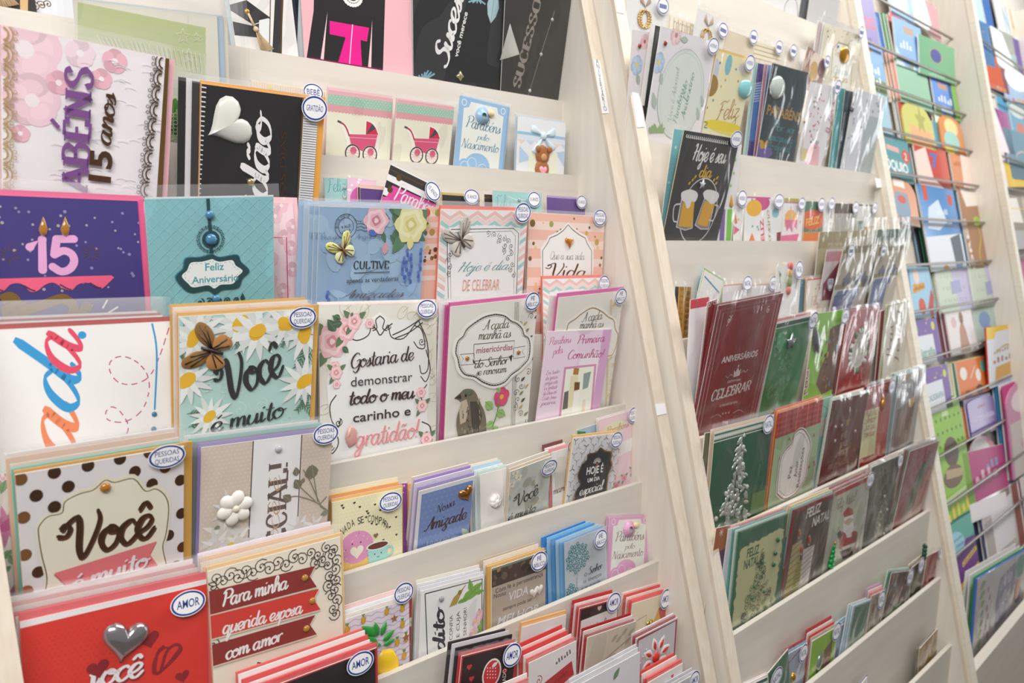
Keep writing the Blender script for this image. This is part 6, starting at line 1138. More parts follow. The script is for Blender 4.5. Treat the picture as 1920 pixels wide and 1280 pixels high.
c = J(1, (1322, 258), (1391, 271), slot=3, lean=-.05, label='white card with green and purple candles sticking out right of the beer mug card', short='candle card', face='#e9e8e8')
c.poly(c.pp([(1364, 392), (1374, 392), (1369, 470), (1360, 470)]), '#7cc63f'); c.poly(c.pp([(1352, 392), (1360, 392), (1357, 470), (1347, 470)]), '#7a5a9c'); c.poly(c.pp([(1376, 440), (1380, 395), (1387, 440)]), '#d8652f')
for p in ((1379, 300), (1376, 325), (1370, 348)): c.poly(star(*c.px(p), .004), '#7cc63f')
c.puffy('flame', c.pp([(1367, 385), (1371, 364), (1375, 385), (1371, 390)]), .002, M('#d9a02c', .3), 'small gold flame'); c.sleeve(.004, wr=1.6)
def small(TL, TR, BL, face, lab, slot=1, st=None, lean=.0): 
    c = J(1, TL, TR, BL, slot=slot, lean=lean, label=lab, short=lab, face=face)
    return c
c = small((1381, 361), (1398, 363), None, '#eae8e6', 'white party card with gold star and pink shape, left of the FELIZ balloon card', 2); c.poly(star(*c.n(.4, 2.9), .0035), '#e0b040'); c.poly(c.nn([(0, 3.6), (.6, 4), (0, 4.6)]), '#e0608c'); c.poly(c.nn([(.0, 2), (.3, 3.3), (0, 3.4)]), '#d8753a'); c.sleeve(.004); c.sticker((1388, 372), 'ANIVERSÁRIO', .0145, .0135)
c = small((1399, 368), (1468, 371), (1399, 448), '#eeedee', 'white FELIZ Aniversário card with pink and yellow balloons', 1); c.rect(0, 0, .65, .04, '#d9589c')
c.poly(ell(*c.px((1429, 380)), .0125/c.k, .0125), '#cf4a8c'); c.poly(ell(*c.px((1414, 390)), .0125/c.k, .0135), '#efb52f'); c.tx('FELIZ', (1434, 462), (1431, 409), 12, '#e0425f', 'b', bold=.03); c.tx('Aniversário', (1448, 490), (1442, 394), 8, '#a09a5c', 'sc', w0=1.1, w1=2.6); c.poly(ell(*c.px((1454, 399)), .006/c.k, .008), '#8cc4d0'); c.poly(c.pp([(1404, 452), (1410, 436), (1416, 452)]), '#e88a3a'); c.poly(c.pp([(1456, 436), (1466, 434), (1466, 452), (1456, 452)]), '#8c3a4a')
for p in ((1420, 425), (1410, 374), (1411, 424), (1422, 430)): c.poly(ell(*c.px(p), .002), '#3f9aa4')
c.sleeve(.005); c.sticker((1457, 377), 'ANIVERSÁRIO', .0175, .0125)
c = small((1469, 371), (1508, 373), (1468, 448), '#efeceb', 'white card with pink jelly cake and gold stars', 1); c.rect(0, 0, 1, .17, '#b9ad4a'); c.rect(0, .17, 1, .23, '#c06fb4')
c.poly(c.pp([(1472, 402), (1478, 394), (1488, 394), (1494, 402), (1494, 425), (1471, 425)]), '#efb46a'); c.poly(c.pp([(1471, 412), (1495, 412), (1494, 432), (1489, 424), (1485, 436), (1480, 426), (1475, 434)]), '#e0789c'); c.poly(c.pp([(1464, 442), (1498, 438), (1492, 460), (1464, 460)]), '#e2749f'); c.line(c.pp([(1483, 394), (1483, 387)]), .002, '#d84f7c'); c.poly(star(*c.px((1500, 416)), .0035), '#e0b040'); c.sleeve(.004); c.sticker((1500, 382), 'ANIVERSÁRIO', .0135, .0115)
c = small((1510, 377), (1545, 378), (1509, 448), '#4f7a5f', 'green and orange FELIZ card', 1); c.poly(ell(*c.px((1525, 412)), .023/c.k, .018), '#d9602f'); c.rect(0, 1.6, 1, 4, '#d97a2f'); c.tx('FELIZ', (1511, 424), (1536, 418), 13, '#f0b54a', 'b', bold=.03); c.tx('~5', (1511, 438), (1532, 436), 7, '#7fa896', 'b', bold=.02); c.sleeve(.004); c.sticker((1537, 383), 'ANIVERSÁRIO', .0145, .0125)
c = small((1547, 377), (1564, 378), (1546, 448), '#e9e9e8', 'narrow white card with red and green letters right of the green FELIZ card', 2); c.tn('Feliz', .9, 2.4, .8, .9, .4, '#c94a4a'); c.sleeve(.004); c.sticker((1556, 382), 'ANIVERSÁRIO', .0135, .0125)
c = small((1565, 381), (1608, 382), (1563, 448), '#a9a49a', 'grey photo card with dark brown top behind the olive bag', 2); c.rect(0, 0, 1, .42, '#5a4a3c'); c.sleeve(.004); c.sticker((1601, 389), 'ANIVERSÁRIO', .0145, .0125)
c = small((1610, 383), (1643, 384), (1608, 448), '#dcdcd8', 'white card with black band and green books, last of the small sticker cards', 2); c.rect(0, 0, 1, .08, '#4a4848'); c.rect(.0, .9, .3, 2, '#3c6a5a'); c.rect(.4, 1.2, 1, 2, '#b0803a'); c.sleeve(.004); c.sticker((1637, 390), 'ANIVERSÁRIO', .0130, .0125)
# ------------------------------------------------------------------ honey cards, jeans bags
c = J(2, (1266, 537), (1296, 538), (1281, 632), slot=4, lean=.03, label='black and gold honeycomb card against the rack panel', face='#26221e')
c.rect(.25, 0, 1, 6, M('#b88a2c', .35, .5)); c.rect(.55, 0, .62, 6, M('#d9a95a', .4, .4)); c.rect(.22, 0, .28, 6, '#d99a4a')
for i in range(8): c.poly(ell(*c.n(.42, .4+i*.36), c.W*.14, c.Wk*.17, 6), M('#d6a638', .3, .6)); c.poly(ell(*c.n(.82, .4+i*.36), c.W*.14, c.Wk*.17, 6), M('#8a6420', .3, .6))
c.sleeve(.008, wr=2)
c = J(2, (1320, 502), (1358, 526), slot=5, lean=.02, label='tilted white card with lime green and blue edges', face='#eef0ec'); c.frame(c.nn([(0, 0), (1, 0), (1, 2), (0, 2)]), .004, '#a6cf3a'); c.line(c.nn([(.1, .35), (.9, .7)]), .0025, '#3f8fb8'); c.sleeve(.004); c.stack(['#5fb3d9'], dx=.003)
for x0, x1, sx, sl in ((1356, 1408, 1397, 4), (1410, 1456, 1446, 3)):
    c = J(2, (x0, 534), (x1, 530), slot=sl, lean=.03, label='white card with oval sticker, %s of the pair behind the red Celebrar cards' % ('left' if sl == 4 else 'right'), face='#e6e3e4'); c.rect(0, 0, 1, .04, '#d9a070'); c.sleeve(.010, wr=2); c.sticker((sx, 531), 'NATAL', .0155, .0125)
c = J(2, (1457, 498), (1503, 500), (1453, 580), slot=1, lean=.02, label='white Christmas card with raised elf and gold stars', short='elf card', face='#e6e4e4')
mb = MB(); q = c.n(.5, .55); z = c.zt()
for dx, dy, r, m in ((0, .12, .010, M('#b99a6a')), (0, -.02, .012, M('#8a9a6c')), (.002, .26, .008, M('#c95a5c')), (0, .14, .005, M('#e6c2a0')), (0, -.2, .008, M('#c9766a'))): sphere((q[0]+dx, q[1]+dy*c.W, z), (r, r, .004), m, mb, 10, 6)
c.part('elf_charm', mb, label='raised elf figure'); [c.poly(star(*c.n(*p), .005), M('#7d7a3c', .3, .4)) for p in ((.15, .35), (.85, .3))]; c.line(c.nn([(.1, .2), (.2, .9)]), .002, '#6a8a5a'); c.line(c.nn([(.9, .2), (.8, .9)]), .002, '#6a8a5a'); c.sleeve(.006, wr=2); c.sticker((1494, 505), 'NATAL', .0145, .0155)
c = J(2, (1501, 523), (1515, 524), (1498, 575), slot=3, lean=.02, label='teal card edge with dots left of the star card', face='#3f7d92'); c.rdots(8, .0008, .001, ['#dfe8ea']); c.sleeve(.004); c.stack(['#d9b27c'], dx=-.001)
c = J(2, (1513, 523), (1561, 519), (1507, 572), slot=1, lean=.02, label='cream Christmas card with red border and gold star', short='gold star card', face='#e9e0d2'); c.frame(c.nn([(0, 0), (1, 0), (1, 2), (0, 2)]), .005, '#c5452f'); c.poly(star(*c.n(.55, .42), .009), M('#8f8a4c', .3, .4)); c.leaf(c.n(.8, .6), c.n(.95, .35), .5, '#b98a7c'); [c.poly(star(*c.n(*p), .003), '#a88a5a') for p in ((.35, .4), (.45, .25))]; c.tn('Feliz', .2, 1.05, .5, 1.0, .2, '#b58a6a', 'sc', w0=1, w1=2); c.sleeve(.006, wr=2); c.sticker((1553, 529), 'NATAL', .0135, .0155); c.stack(['#e2b98a', '#cfa47c'], dx=.001)
def photo(TL, TR, BL, lab, slot, face, lean=None):
    c = J(2, TL, TR, BL, slot=slot, lean=lean, label=lab, short=lab, face=face); return c
c = photo((1537, 435), (1705, 428), (1534, 560), 'large olive photo card in loose clear bag behind the jeans cards', 5, '#8c8264', -.05); c.rect(0, .0, .55, .16, '#a39672'); c.rect(.6, .0, 1, .12, '#4f6650'); c.rect(.6, .12, 1, .5, '#8a8468'); c.rect(0, .16, .55, 1.5, '#b5ad92'); c.sleeve(.024, .006, wr=5)
c = photo((1551, 468), (1580, 467), (1530, 590), 'white card with wine red shape left of the jeans cards', 3, '#dcd3d6', -.1); c.rect(0, .12, 1, .7, '#c993a0'); c.poly(c.nn([(1.0, .6), (1.0, 3), (.2, 3), (.1, 2)]), '#8c2f4c'); c.sleeve(.012, .004, wr=3)
for TL, TR, BL, lab, sl in (((1583, 461), (1646, 459), (1558, 560), 'jeans and toy car photo card, left and nearer of two', 0), ((1648, 462), (1694, 459), (1630, 560), 'jeans and toy car photo card, right one at the rack edge', 2)):
    c = photo(TL, TR, BL, lab, sl, '#c5bcab', -.16 if sl == 0 else -.12)
    c.rect(0, 0, 1, .18, '#8d8465'); c.rect(0, .18, 1, .95, '#b9ae98'); c.rect(0, .95, 1, 1.08, '#8f865f')
    for a, r in ((.30, .13), (.72, .24)): c.poly(c.nn([(a-r, .95), (a-r*.9, .8), (a-r*.4, .78), (a-r*.2, .66), (a+r*.4, .66), (a+r*.6, .78), (a+r, .82), (a+r, .95)]), '#6f7180'); c.poly(ell(*c.n(a-r*.5, .96), c.W*r*.25), '#4a4a54'); c.poly(ell(*c.n(a+r*.6, .96), c.W*r*.25), '#4a4a54')
    c.rect(0, 1.08, 1, 4, '#cfc9c2'); c.poly(c.nn([(.05, 1.25), (.12, 1.12), (.72, 1.1), (.74, 1.3), (.62, 1.4), (.6, 4), (.0, 4)]), '#6878a0'); c.poly(c.nn([(.2, 1.35), (.58, 1.32), (.55, 2.2), (.15, 2.2)]), '#7f8db0'); c.line(c.nn([(.05, 1.25), (.73, 1.2)]), .003, '#566690'); c.line(c.nn([(.3, 1.3), (.25, 3)]), .001, '#4c5a84')
    c.sleeve(.016, .006, wr=4); c.sticker((1591, 469) if sl == 0 else (1652, 470), '-', .0125, .0120)
# ------------------------------------------------------------------ red cards, Christmas cards
c = J(3, (1295, 562), (1330, 556), (1288, 720), slot=5, lean=-.04, label='plain white card with red top leftmost behind the red Celebrar cards', short='white red-topped card', face='#eceef2'); c.rect(0, -.1, 1, .48, '#cf4f5c'); c.sleeve(.012, wr=3)
def celeb(TL, TR, BL, lab, slot, full):
    c = J(3, TL, TR, BL, slot=slot, label=lab, short=lab, face='#8f2326', edge='#efe6e4', rough=.35)
    wl = M('#e3cfcb')
    for k in (.045, .095): c.line(c.nn([(k, 9), (k, k+.02), (1-k, k+.02), (1-k, 9)]), .0009, wl, smooth=False)
    c.curl(c.n(.20, .22), .006, .5, 1.2, .0012, wl); c.curl(c.n(.80, .20), .006, 2.5, 1.2, .0012, wl, d=-1); c.line(c.nn([(.18, .30), (.24, .16)]), .0012, wl)
    if full:
        c.tx('ANIVERSÁRIOS', (1352, 681), (1419, 667), 10, '#f1e6e3', 'b', bold=.02); 
        q = c.px((1382, 698)); c.poly([(q[0]-.008, q[1]-.006), (q[0]+.008, q[1]-.006), (q[0]+.0095, q[1]+.005), (q[0]+.0045, q[1]+.001), (q[0], q[1]+.009), (q[0]-.0045, q[1]+.001), (q[0]-.0095, q[1]+.005)], '#f1e6e3'); c.poly(ell(q[0], q[1]+.0105, .0018, None, 8), '#f1e6e3')
        for i in range(-1, 2): c.line([(q[0]+i*.004, q[1]-.005), (q[0]+i*.005, q[1]+.001)], .0006, '#8f2326')
        for s_ in (-1, 1): c.line([(q[0]+s_*.011, q[1]-.003), (q[0]+s_*.018, q[1]), (q[0]+s_*.024, q[1]-.004), (q[0]+s_*.03, q[1])], .0008, wl)
        c.tx('EXISTEM PARA', (1364, 718), (1388, 713), 4, '#f1e6e3', 'b'); c.tx('CELEBRAR', (1332, 752), (1406, 730), 17, '#f1e6e3', 'se', w0=.9, w1=2.4, shear=.12); c.tx('O MELHOR DA VIDA!', (1349, 763), (1382, 755), 4, '#f1e6e3', 'b')
        for i in range(3): c.poly(star(*c.px((1355+i*5.5, 775-i)), .0022), '#f1e6e3')
        c.line(c.pp([(1332, 783), (1345, 777), (1352, 781)]), .0008, wl); c.line(c.pp([(1374, 774), (1385, 768), (1394, 772)]), .0008, wl)
    return c
c = celeb((1327, 567), (1345, 560), (1292, 770), 'dark red Celebrar card, the one behind', 3, False); c.sleeve(.012, .002, wr=3)
c = celeb((1347, 573), (1469, 549), (1306, 775), 'dark red Aniversários CELEBRAR card with crown, front one', 1, True); c.short = 'front Celebrar card'; c.sleeve(.017, .003, wr=2.6); c.stack(['#a13238'], dx=-.004)
def tree(c, p, h, w, m, gemc=None, seed=0, n=40):
    rnd = random.Random(seed)
    for i in range(n):
        t = rnd.random()**.7; x = rnd.uniform(-1, 1)*w*t*.5; r = rnd.uniform(.04, .075)*h; c.curl((p[0]+x, p[1]-t*h), r, rnd.random()*6, 1.1, r*.16, m, d=rnd.choice((-1, 1)))
    c.line([p, (p[0], p[1]-h*.25)], .001, m)
c = J(3, (1457, 607), (1527, 591), (1427, 752), slot=2, label='bright green Christmas card with silver star and embossed tree', short='bright green star card', face='#2c8a4a', rough=.3)
c.rect(0, -.1, 1, .12, '#1f5a38'); c.rect(0, .10, 1, .12, '#dfe8e0'); tree(c, c.px((1478, 648)), .085, .085, M('#8fc9a6', .3), None, 3); c.puffy('silver_star', star(*c.px((1481, 640)), .0145), .005, M('#a9acb2', .2, .7), 'silver star'); c.poly(c.pp([(1470, 640), (1462, 660), (1454, 650), (1458, 625), (1468, 620)]), '#5aa878')
for i in range(8): c.curl(c.px((1452+i % 2*8, 622+i*7)), .004, i, 1.1, .0008, '#a9d6b8')
c.sleeve(.010, wr=2.4); c.sticker((1519, 599), 'NATAL', .0155, .0150); c.stack(['#e9dfe0', '#d94a50', '#ece6e2'], dx=-.001, dz=.002)
c = J(3, (1529, 588), (1584, 580), (1507, 735), slot=1, label='lime green Natal card with silver star and brown nativity scene', short='lime nativity card', face='#86bf35', rough=.35)
rnd = random.Random(4)
c.poly(c.pp([(1556, 618), (1562, 612), (1580, 605), (1578, 720), (1540, 740), (1530, 720), (1538, 690), (1550, 665)]), '#6f4c36')
for i in range(40): q = c.px((1545+rnd.uniform(-6, 32), 640+rnd.uniform(-20, 90))); c.poly(ell(*q, rnd.uniform(.002, .005), rnd.uniform(.002, .006), 8), rnd.choice(['#a3673a', '#54382b', '#c99a55', '#7a5f8c', '#8f4a3a', '#4f8fae']))
c.puffy('silver_star', leafo(*c.px((1532, 664)), *c.px((1526, 610)), .42), .005, M('#9a9aa0', .2, .7), 'silver comet'); c.tx('Natal', (1514, 738), (1517, 690), 12, '#f1f0ee', 'b', bold=.04); c.tx('Natal', (1513, 737), (1516, 689), 11, '#a8423a', 'b', bold=.02); c.sleeve(.008, wr=2); c.sticker((1580, 592), 'NATAL', .0155, .0145)
c = J(3, (1592, 582), (1651, 575), (1570, 722), slot=2, label='red Christmas card with die-cut green wreath', short='red wreath card', face='#a83436', rough=.3)
q = c.px((1611, 657)); mb = MB(); z = c.zt(); rnd = random.Random(2)
for i in range(30):
    a = 2*PI*i/30; p = (q[0]+.031*math.cos(a), q[1]+.033*math.sin(a)); b = a+rnd.uniform(-.9, .9); puff(leafo(*p, p[0]+.018*math.cos(b), p[1]+.016*math.sin(b), .55), .0015, M(rnd.choice(['#4f6f50', '#dfe3dc', '#6f8c68', '#8f5a52', '#e9ebe6']), .5), mb, z)
c.part('paper_wreath', mb, label='die-cut paper wreath'); c.poly(ell(*q, .034, .038), '#e3dfd8'); c.poly(ell(*q, .026, .030), '#cfc9bf'); c.tx('Boas', (1604, 652), (1620, 647), 8, '#a89468', 'sc', w0=1, w1=2.4); c.tx('Festas', (1602, 668), (1620, 662), 8, '#a89468', 'sc', w0=1, w1=2.4)
for i in range(4): c.line(c.pp([(1603+i*4, 712), (1609+i*2, 690)]), .0025, '#e6b9b8' if i % 2 else '#c9444c')
c.sleeve(.008, wr=2); c.stack(['#8f2a2c', '#b54246'], dx=.002)
c = J(3, (1652, 583), (1664, 579), (1640, 715), slot=4, lean=-.03, label='dark red card edge between the wreath card and the script card', face='#9c2228'); c.sleeve(.005)
c = J(3, (1663, 573), (1705, 563), (1650, 705), slot=1, label='cream Boas Festas card with brown script and olive border', short='script Boas Festas card', face='#8f9a4c'); c.poly(c.nn([(.08, .06), (1, .03), (1, 9), (.08, 9)]), '#e6e0d4'); c.tn('Boas', .42, 2.2, .38, .9, .28, '#8a6248', 'sc', w0=1.2, w1=2.6); c.tn('Festas!', .78, 2.5, .72, .35, .28, '#8a6248', 'sc', w0=1.2, w1=2.6); c.sleeve(.006, wr=2); c.stack(['#dfe0d2'], dx=.001)
# row B
c = J(4, (1322, 812), (1342, 808), (1318, 950), slot=4, lean=-.02, label='dull olive card edge left of the green silver tree card', face='#6a6a4a'); c.sleeve(.004)
c = J(4, (1340, 811), (1449, 782), (1329, 938), slot=1, label='dark green Christmas card with silver embossed tree and pearls', short='silver tree card', face='#1f5c40', rough=.32)
c.rect(0, .0, 1, .03, '#e3e6df'); c.rect(0, .055, 1, .125, '#b9c4b4'); c.rect(0, .15, 1, .165, '#dfe6de')
for i in range(34): c.poly(ell(*c.n(.015+i*.03, .09), c.W*.014, c.Wk*.022, 8, .6), '#e9ece4')
q = c.px((1394, 817)); rnd = random.Random(7); mb = MB(); z = c.zt(); sv = M('#b5bab4', .25, .55)
for i in range(120):
    t = (i/120)**.75; x = rnd.uniform(-.5, .5)*.098*t; p = (q[0]-.004+x-.004*t, q[1]-t*.155); a = rnd.uniform(3.3, 6.1); puff(leafo(*p, p[0]+.017*math.cos(a), p[1]+.017*math.sin(a), .4), .0018, sv, mb, z)
puff(star(*q, .005, 4, .3), .002, sv, mb, z); c.part('embossed_tree', mb, label='silver embossed foliage tree')
c.gems(c.pp([(1392, 838), (1385, 860), (1391, 870), (1385, 898), (1399, 912), (1360, 925), (1382, 935), (1366, 950), (1341, 972), (1383, 960)]), .0042, '#cdd2d0')
c.poly(c.pp([(1410, 925), (1440, 915), (1436, 960), (1405, 965)]), '#5a7a48'); c.sleeve(.012, .004, wr=1.4); c.sticker((1436, 794), 'NATAL', .0165, .0150); c.stack(['#e8c79a', '#efe9e2'], dx=-.001, dz=.002)
c = J(4, (1447, 783), (1462, 779), (1437, 940), slot=4, lean=-.02, label='black card edge between the silver tree and plaid cards', face='#241c1a'); c.sleeve(.003)
c = J(4, (1460, 775), (1544, 748), (1440, 938), slot=1, label='green Paz Amor Realizações card with red plaid top and scalloped frame', short='plaid top card', face='#a5bd93', edge='#c93038')
c.rect(0, 0, 1, .50, '#b83a3c')
for i in range(9): c.rect(i*.12+.05, 0, i*.12+.07, .5, '#cf7a6c' if i % 2 else '#8f2226'); c.rect(0, i*.055+.02, 1, i*.055+.03, '#c96a5c' if i % 2 else '#962a2c')
rnd = random.Random(3)
for i in range(26): c.poly(ell(*c.n(rnd.random(), .55+rnd.random()*1.8), .0022, .0028, 8), '#a8423a')
sc_ = catmull([(1456, 925), (1459, 890), (1464, 858), (1473, 842), (1484, 830), (1490, 812), (1503, 804), (1514, 816), (1519, 835), (1514, 860), (1510, 890), (1502, 908), (1490, 925), (1470, 935), (1456, 925)], 3); cc = (1488, 872)
c.poly(c.pp([(cc[0]+(x-cc[0])*1.07, cc[1]+(y-cc[1])*1.05) for x, y in sc_]), '#efe9e4'); c.line(c.pp(sc_), .0022, '#6f3f34', closed=True); c.line(c.pp([(cc[0]+(x-cc[0])*.86, cc[1]+(y-cc[1])*.9) for x, y in sc_]), .0008, '#6f3f34', closed=True)
c.tx('Paz', (1482, 895), (1485, 872), 11, '#4a3230', 'b', bold=.01); c.tx('Amor', (1493, 893), (1497, 862), 11, '#4a3230', 'b', bold=.01); c.tx('Realizações', (1497, 912), (1508, 838), 10, '#4a3230', 'b', bold=.01); c.sleeve(.005, wr=1.6); c.stack(['#e9a94f', '#e07a7a'], dx=-.001, dz=.003)
c = J(4, (1541, 748), (1562, 742), (1533, 880), slot=4, lean=-.02, label='teal script card edge between the plaid and brown star cards', face='#9fcac2'); c.rect(.1, 1.6, 1, 3.2, '#d9d9cc'); c.line(c.nn([(.2, .6), (.7, 1.2), (.3, 2)]), .0015, '#4f8f8c'); c.sleeve(.004)
c = J(4, (1561, 751), (1629, 735), (1536, 890), slot=1, label='shiny brown Christmas card with gold star and beads', short='brown star card', face='#6a2c22', rough=.25)
c.poly(star(*c.px((1590, 790)), .011), M('#c9a23a', .3, .5)); c.gems(c.pp([(1566, 800), (1603, 808), (1565, 826), (1578, 797)]), .003, '#d9c9b8'); c.tx('FÉ', (1577, 824), (1588, 818), 9, '#c9a07c', 'b'); c.tx('PAZ', (1574, 840), (1588, 834), 9, '#c9a07c', 'b'); c.tx('Amor', (1566, 858), (1590, 848), 9, '#d9b89c', 'sc', w0=1, w1=2.6); c.tx('FELIZ NATAL', (1552, 882), (1592, 866), 8, '#c9a07c', 'b'); c.sleeve(.006, .003, wr=4); c.stack(['#bfe0d6', '#e6e2da'], dx=.002)
c = J(4, (1627, 727), (1676, 711), (1613, 850), slot=2, label='terracotta Feliz Natal card with cream panel and gold candle', short='gold candle card', face='#a3352c', rough=.35)
c.tx('FELIZ NATAL', (1638, 736), (1668, 728), 8, '#d9a79c', 'b'); c.poly(c.pp([(1622, 770), (1648, 762), (1640, 850), (1612, 860)]), '#dfdcae'); [c.tx(t, (1622-i*1.6, 782+i*13), (1644-i*1.6, 776+i*13), 7, '#a3352c', 'sc', w0=1, w1=2.4) for i, t in enumerate(('Muita Paz', 'Amor', 'Saúde', 'Prosperidade'))]
c.puffy('gold_candle', leafo(*c.px((1652, 770)), *c.px((1657, 742)), .34), .004, M('#c9903a', .25, .6), 'gold flame charm'); c.poly(c.pp([(1650, 772), (1658, 770), (1648, 850), (1640, 850)]), '#b5442c'); c.sleeve(.008, wr=2.4); c.sticker((1668, 724), 'NATAL', .0145, .0150); c.stack(['#4a2a24', '#c94a44'], dx=-.002)
c = J(4, (1686, 705), (1734, 690), (1669, 838), slot=1, label='grey card with golden leaves in shiny wrap, at the right end of its row', short='grey wrapped card', face='#8f8a8c', edge='#e9e9ec', rough=.3)
for i in range(5): c.leaf(c.n(.1+i*.18, .2), c.n(.25+i*.18, .05), .5, M('#b5924a', .4, .4))
c.poly(c.nn([(.1, 1.2), (.8, .9), (.7, 2.5), (.1, 2.6)]), '#7a5f55'); c.poly(ell(*c.n(.62, 1.0), c.W*.12), M('#c49a44', .3, .5)); c.poly(c.nn([(.2, .4), (.9, .3), (.85, .9), (.2, 1.0)]), '#a09ca2'); c.sleeve(.008, .003, wr=4); c.stack(['#9ab3b5', '#b5cdc6', '#8f9f92', '#d3e0dc'], dx=-.004)
# row C
c = J(5, (1343, 990), (1370, 984), (1340, 1100), slot=5, lean=-.02, label='orange brown card edge with white star burst at the left panel', face='#a8623c'); [c.line([c.n(.4, .35), (c.n(.4, .35)[0]+.006*math.cos(a*.78), c.n(.4, .35)[1]+.006*math.sin(a*.78))], .0008, '#f1e3d8') for a in range(8)]; c.poly(c.nn([(.4, 1.6), (1, 1.4), (1, 3), (.4, 3.2)]), '#5a3a5c'); c.sleeve(.006)
c = J(5, (1366, 992), (1386, 986), (1360, 1130), slot=4, lean=-.02, label='white card edge left of the green Feliz Natal card', face='#d9dde6'); c.sleeve(.006); c.stack(['#d98a96'], dx=-.001)
c = J(5, (1385, 997), (1483, 960), (1367, 1180), slot=1, label='green Feliz Natal card with cream torn-edge panel and swirling tree', short='green swirl tree card', face='#2f6b4c', edge='#3f8f68', rough=.35)
rnd = random.Random(1); jag = []
for x0, y0, x1, y1, n in ((1391, 1028, 1466, 990, 18), (1469, 992, 1452, 1130, 20), (1450, 1132, 1377, 1176, 12), (1372, 1176, 1388, 1030, 20)):
    for i in range(n): t = i/n; jag.append((x0+(x1-x0)*t+rnd.uniform(-1.8, 1.8), y0+(y1-y0)*t+rnd.uniform(-2.5, 2.5)))
c.poly(c.pp(jag), '#cfcf9c'); c.tx('FELIZ', (1400, 1046), (1423, 1036), 15, '#1f5c40', 'b', bold=.03); c.tx('NATAL', (1394, 1068), (1422, 1056), 15, '#1f5c40', 'b', bold=.03)
tree(c, c.px((1429, 1034)), .115, .115, M('#4a5c48'), None, 9, 80); c.gems(c.pp([(1456, 1011), (1451, 1036), (1448, 1057)]), .0042, '#2c6b45'); c.gems(c.pp([(1427, 1052), (1411, 1098), (1430, 1108), (1408, 1120), (1432, 1138), (1395, 1165)]), .003, '#2f7a4c'); c.sleeve(.006, wr=1); c.stack(['#dfe6e0', '#54b5a3', '#e09aa0', '#efe0c0'], dx=-.0035, dz=.002)
c = J(5, (1488, 956), (1564, 924), (1462, 1132), slot=1, label='brown Feliz Natal card with striped paper candles and red edge', short='brown candle card', face='#4f3f33', edge='#a8202c', rough=.3)
c.rect(0, 0, 1, .12, '#7d2226'); c.rect(0, 0, .04, 9, '#8f2226'); c.tx('FELIZ', (1511, 972), (1538, 958), 15, '#e9e4dc', 'b', bold=.02, shear=.1); c.tx('NATAL', (1522, 988), (1554, 971), 15, '#e9e4dc', 'b', bold=.02, shear=.1)
for o, m1, m2, dg in (([(1486, 1022), (1504, 1011), (1490, 1120), (1468, 1128)], '#b9ae72', '#9c3a2c', 1), ([(1496, 1054), (1510, 1045), (1500, 1110), (1480, 1120)], '#98903f', '#b5ae5a', 0), ([(1506, 1030), (1527, 1020), (1512, 1105), (1495, 1118)], '#dcd3c9', '#6b4444', 1)):
    c.poly(c.pp(o), m1); 
    for i in range(9):
        t0 = i/9; a = (o[0][0]+(o[3][0]-o[0][0])*t0, o[0][1]+(o[3][1]-o[0][1])*t0); b = (o[1][0]+(o[2][0]-o[1][0])*t0, o[1][1]+(o[2][1]-o[1][1])*t0); c.line(c.pp([a, (b[0], b[1]-dg*7)]), .0012, m2)
for p in ((1497, 1000), (1516, 1012), (1502, 1030)): c.puffy('amber_flame', leafo(*c.px((p[0]-1, p[1]+11)), *c.px((p[0]+1, p[1]-11)), .42), .003, gem('#b0531f'), 'amber teardrop flame')
c.sleeve(.006, .003, wr=2.4); c.stack(['#8fd0cc', '#e6cf9c', '#e9dcc9'], dx=-.002, dz=.003)
c = J(5, (1566, 922), (1632, 891), (1540, 1080), slot=2, label='pale green Feliz Natal card with Santa and raised green tree', short='Santa card', face='#c5c8b4', edge='#d8d5c6')
c.rect(0, -.1, 1, .12, '#b53a40'); c.tx('Feliz Natal', (1565, 958), (1603, 938), 9, '#7a5a50', 'sc', w0=1.2, w1=2.6)
c.rect(0, 2.15, 1, 4, '#dcdcd2'); P = lambda l, m: c.poly(c.pp(l), m)
P([(1574, 1008), (1582, 990), (1602, 984), (1608, 1000), (1604, 1030), (1588, 1036), (1574, 1028)], '#b02f30'); P([(1602, 1000), (1608, 998), (1604, 1028), (1596, 1032)], '#8f2226'); P([(1578, 1026), (1604, 1016), (1602, 1024), (1580, 1034)], '#e3e2dc'); P([(1574, 1034), (1602, 1022), (1598, 1040), (1580, 1048)], '#4a3028')
P([(1581, 962), (1590, 950), (1599, 955), (1600, 970), (1584, 974)], '#b53438'); P([(1582, 970), (1600, 964), (1600, 971), (1583, 977)], '#ece9e4'); c.poly(ell(*c.px((1590, 978)), .008/c.k, .007), '#d9b09c'); P([(1581, 980), (1590, 985), (1599, 976), (1602, 992), (1592, 1004), (1580, 996)], '#eae8e4'); P([(1583, 992), (1598, 988), (1596, 1006), (1588, 1008)], '#e4e2dc'); P([(1569, 1000), (1576, 994), (1580, 1004), (1572, 1010)], '#3a3434'); P([(1600, 986), (1606, 983), (1606, 994), (1601, 996)], '#dcdad6')
mb = MB(); q = c.px((1556, 1046)); z = c.zt()+.003; gm = M('#1f9a4c', .12, .3)
for i in range(5): r = .0095-.0014*i; sphere((q[0]+.0006*i, q[1]-.012+i*.008, z), (r, .0052, r*.6), gm, mb, 14, 8)
sphere((q[0]+.003, q[1]+.028, z), (.0018, .0035, .0018), M('#b8963f', .3, .6), mb, 8, 6); c.part('tree_bauble', mb, label='shiny green tree ornament'); c.sleeve(.010, .004, wr=2.4); c.sticker((1627, 898), 'NATAL', .0150, .0150); c.stack(['#b02c34', '#ead9d6', '#a82a30'], dx=-.002, dz=.002)
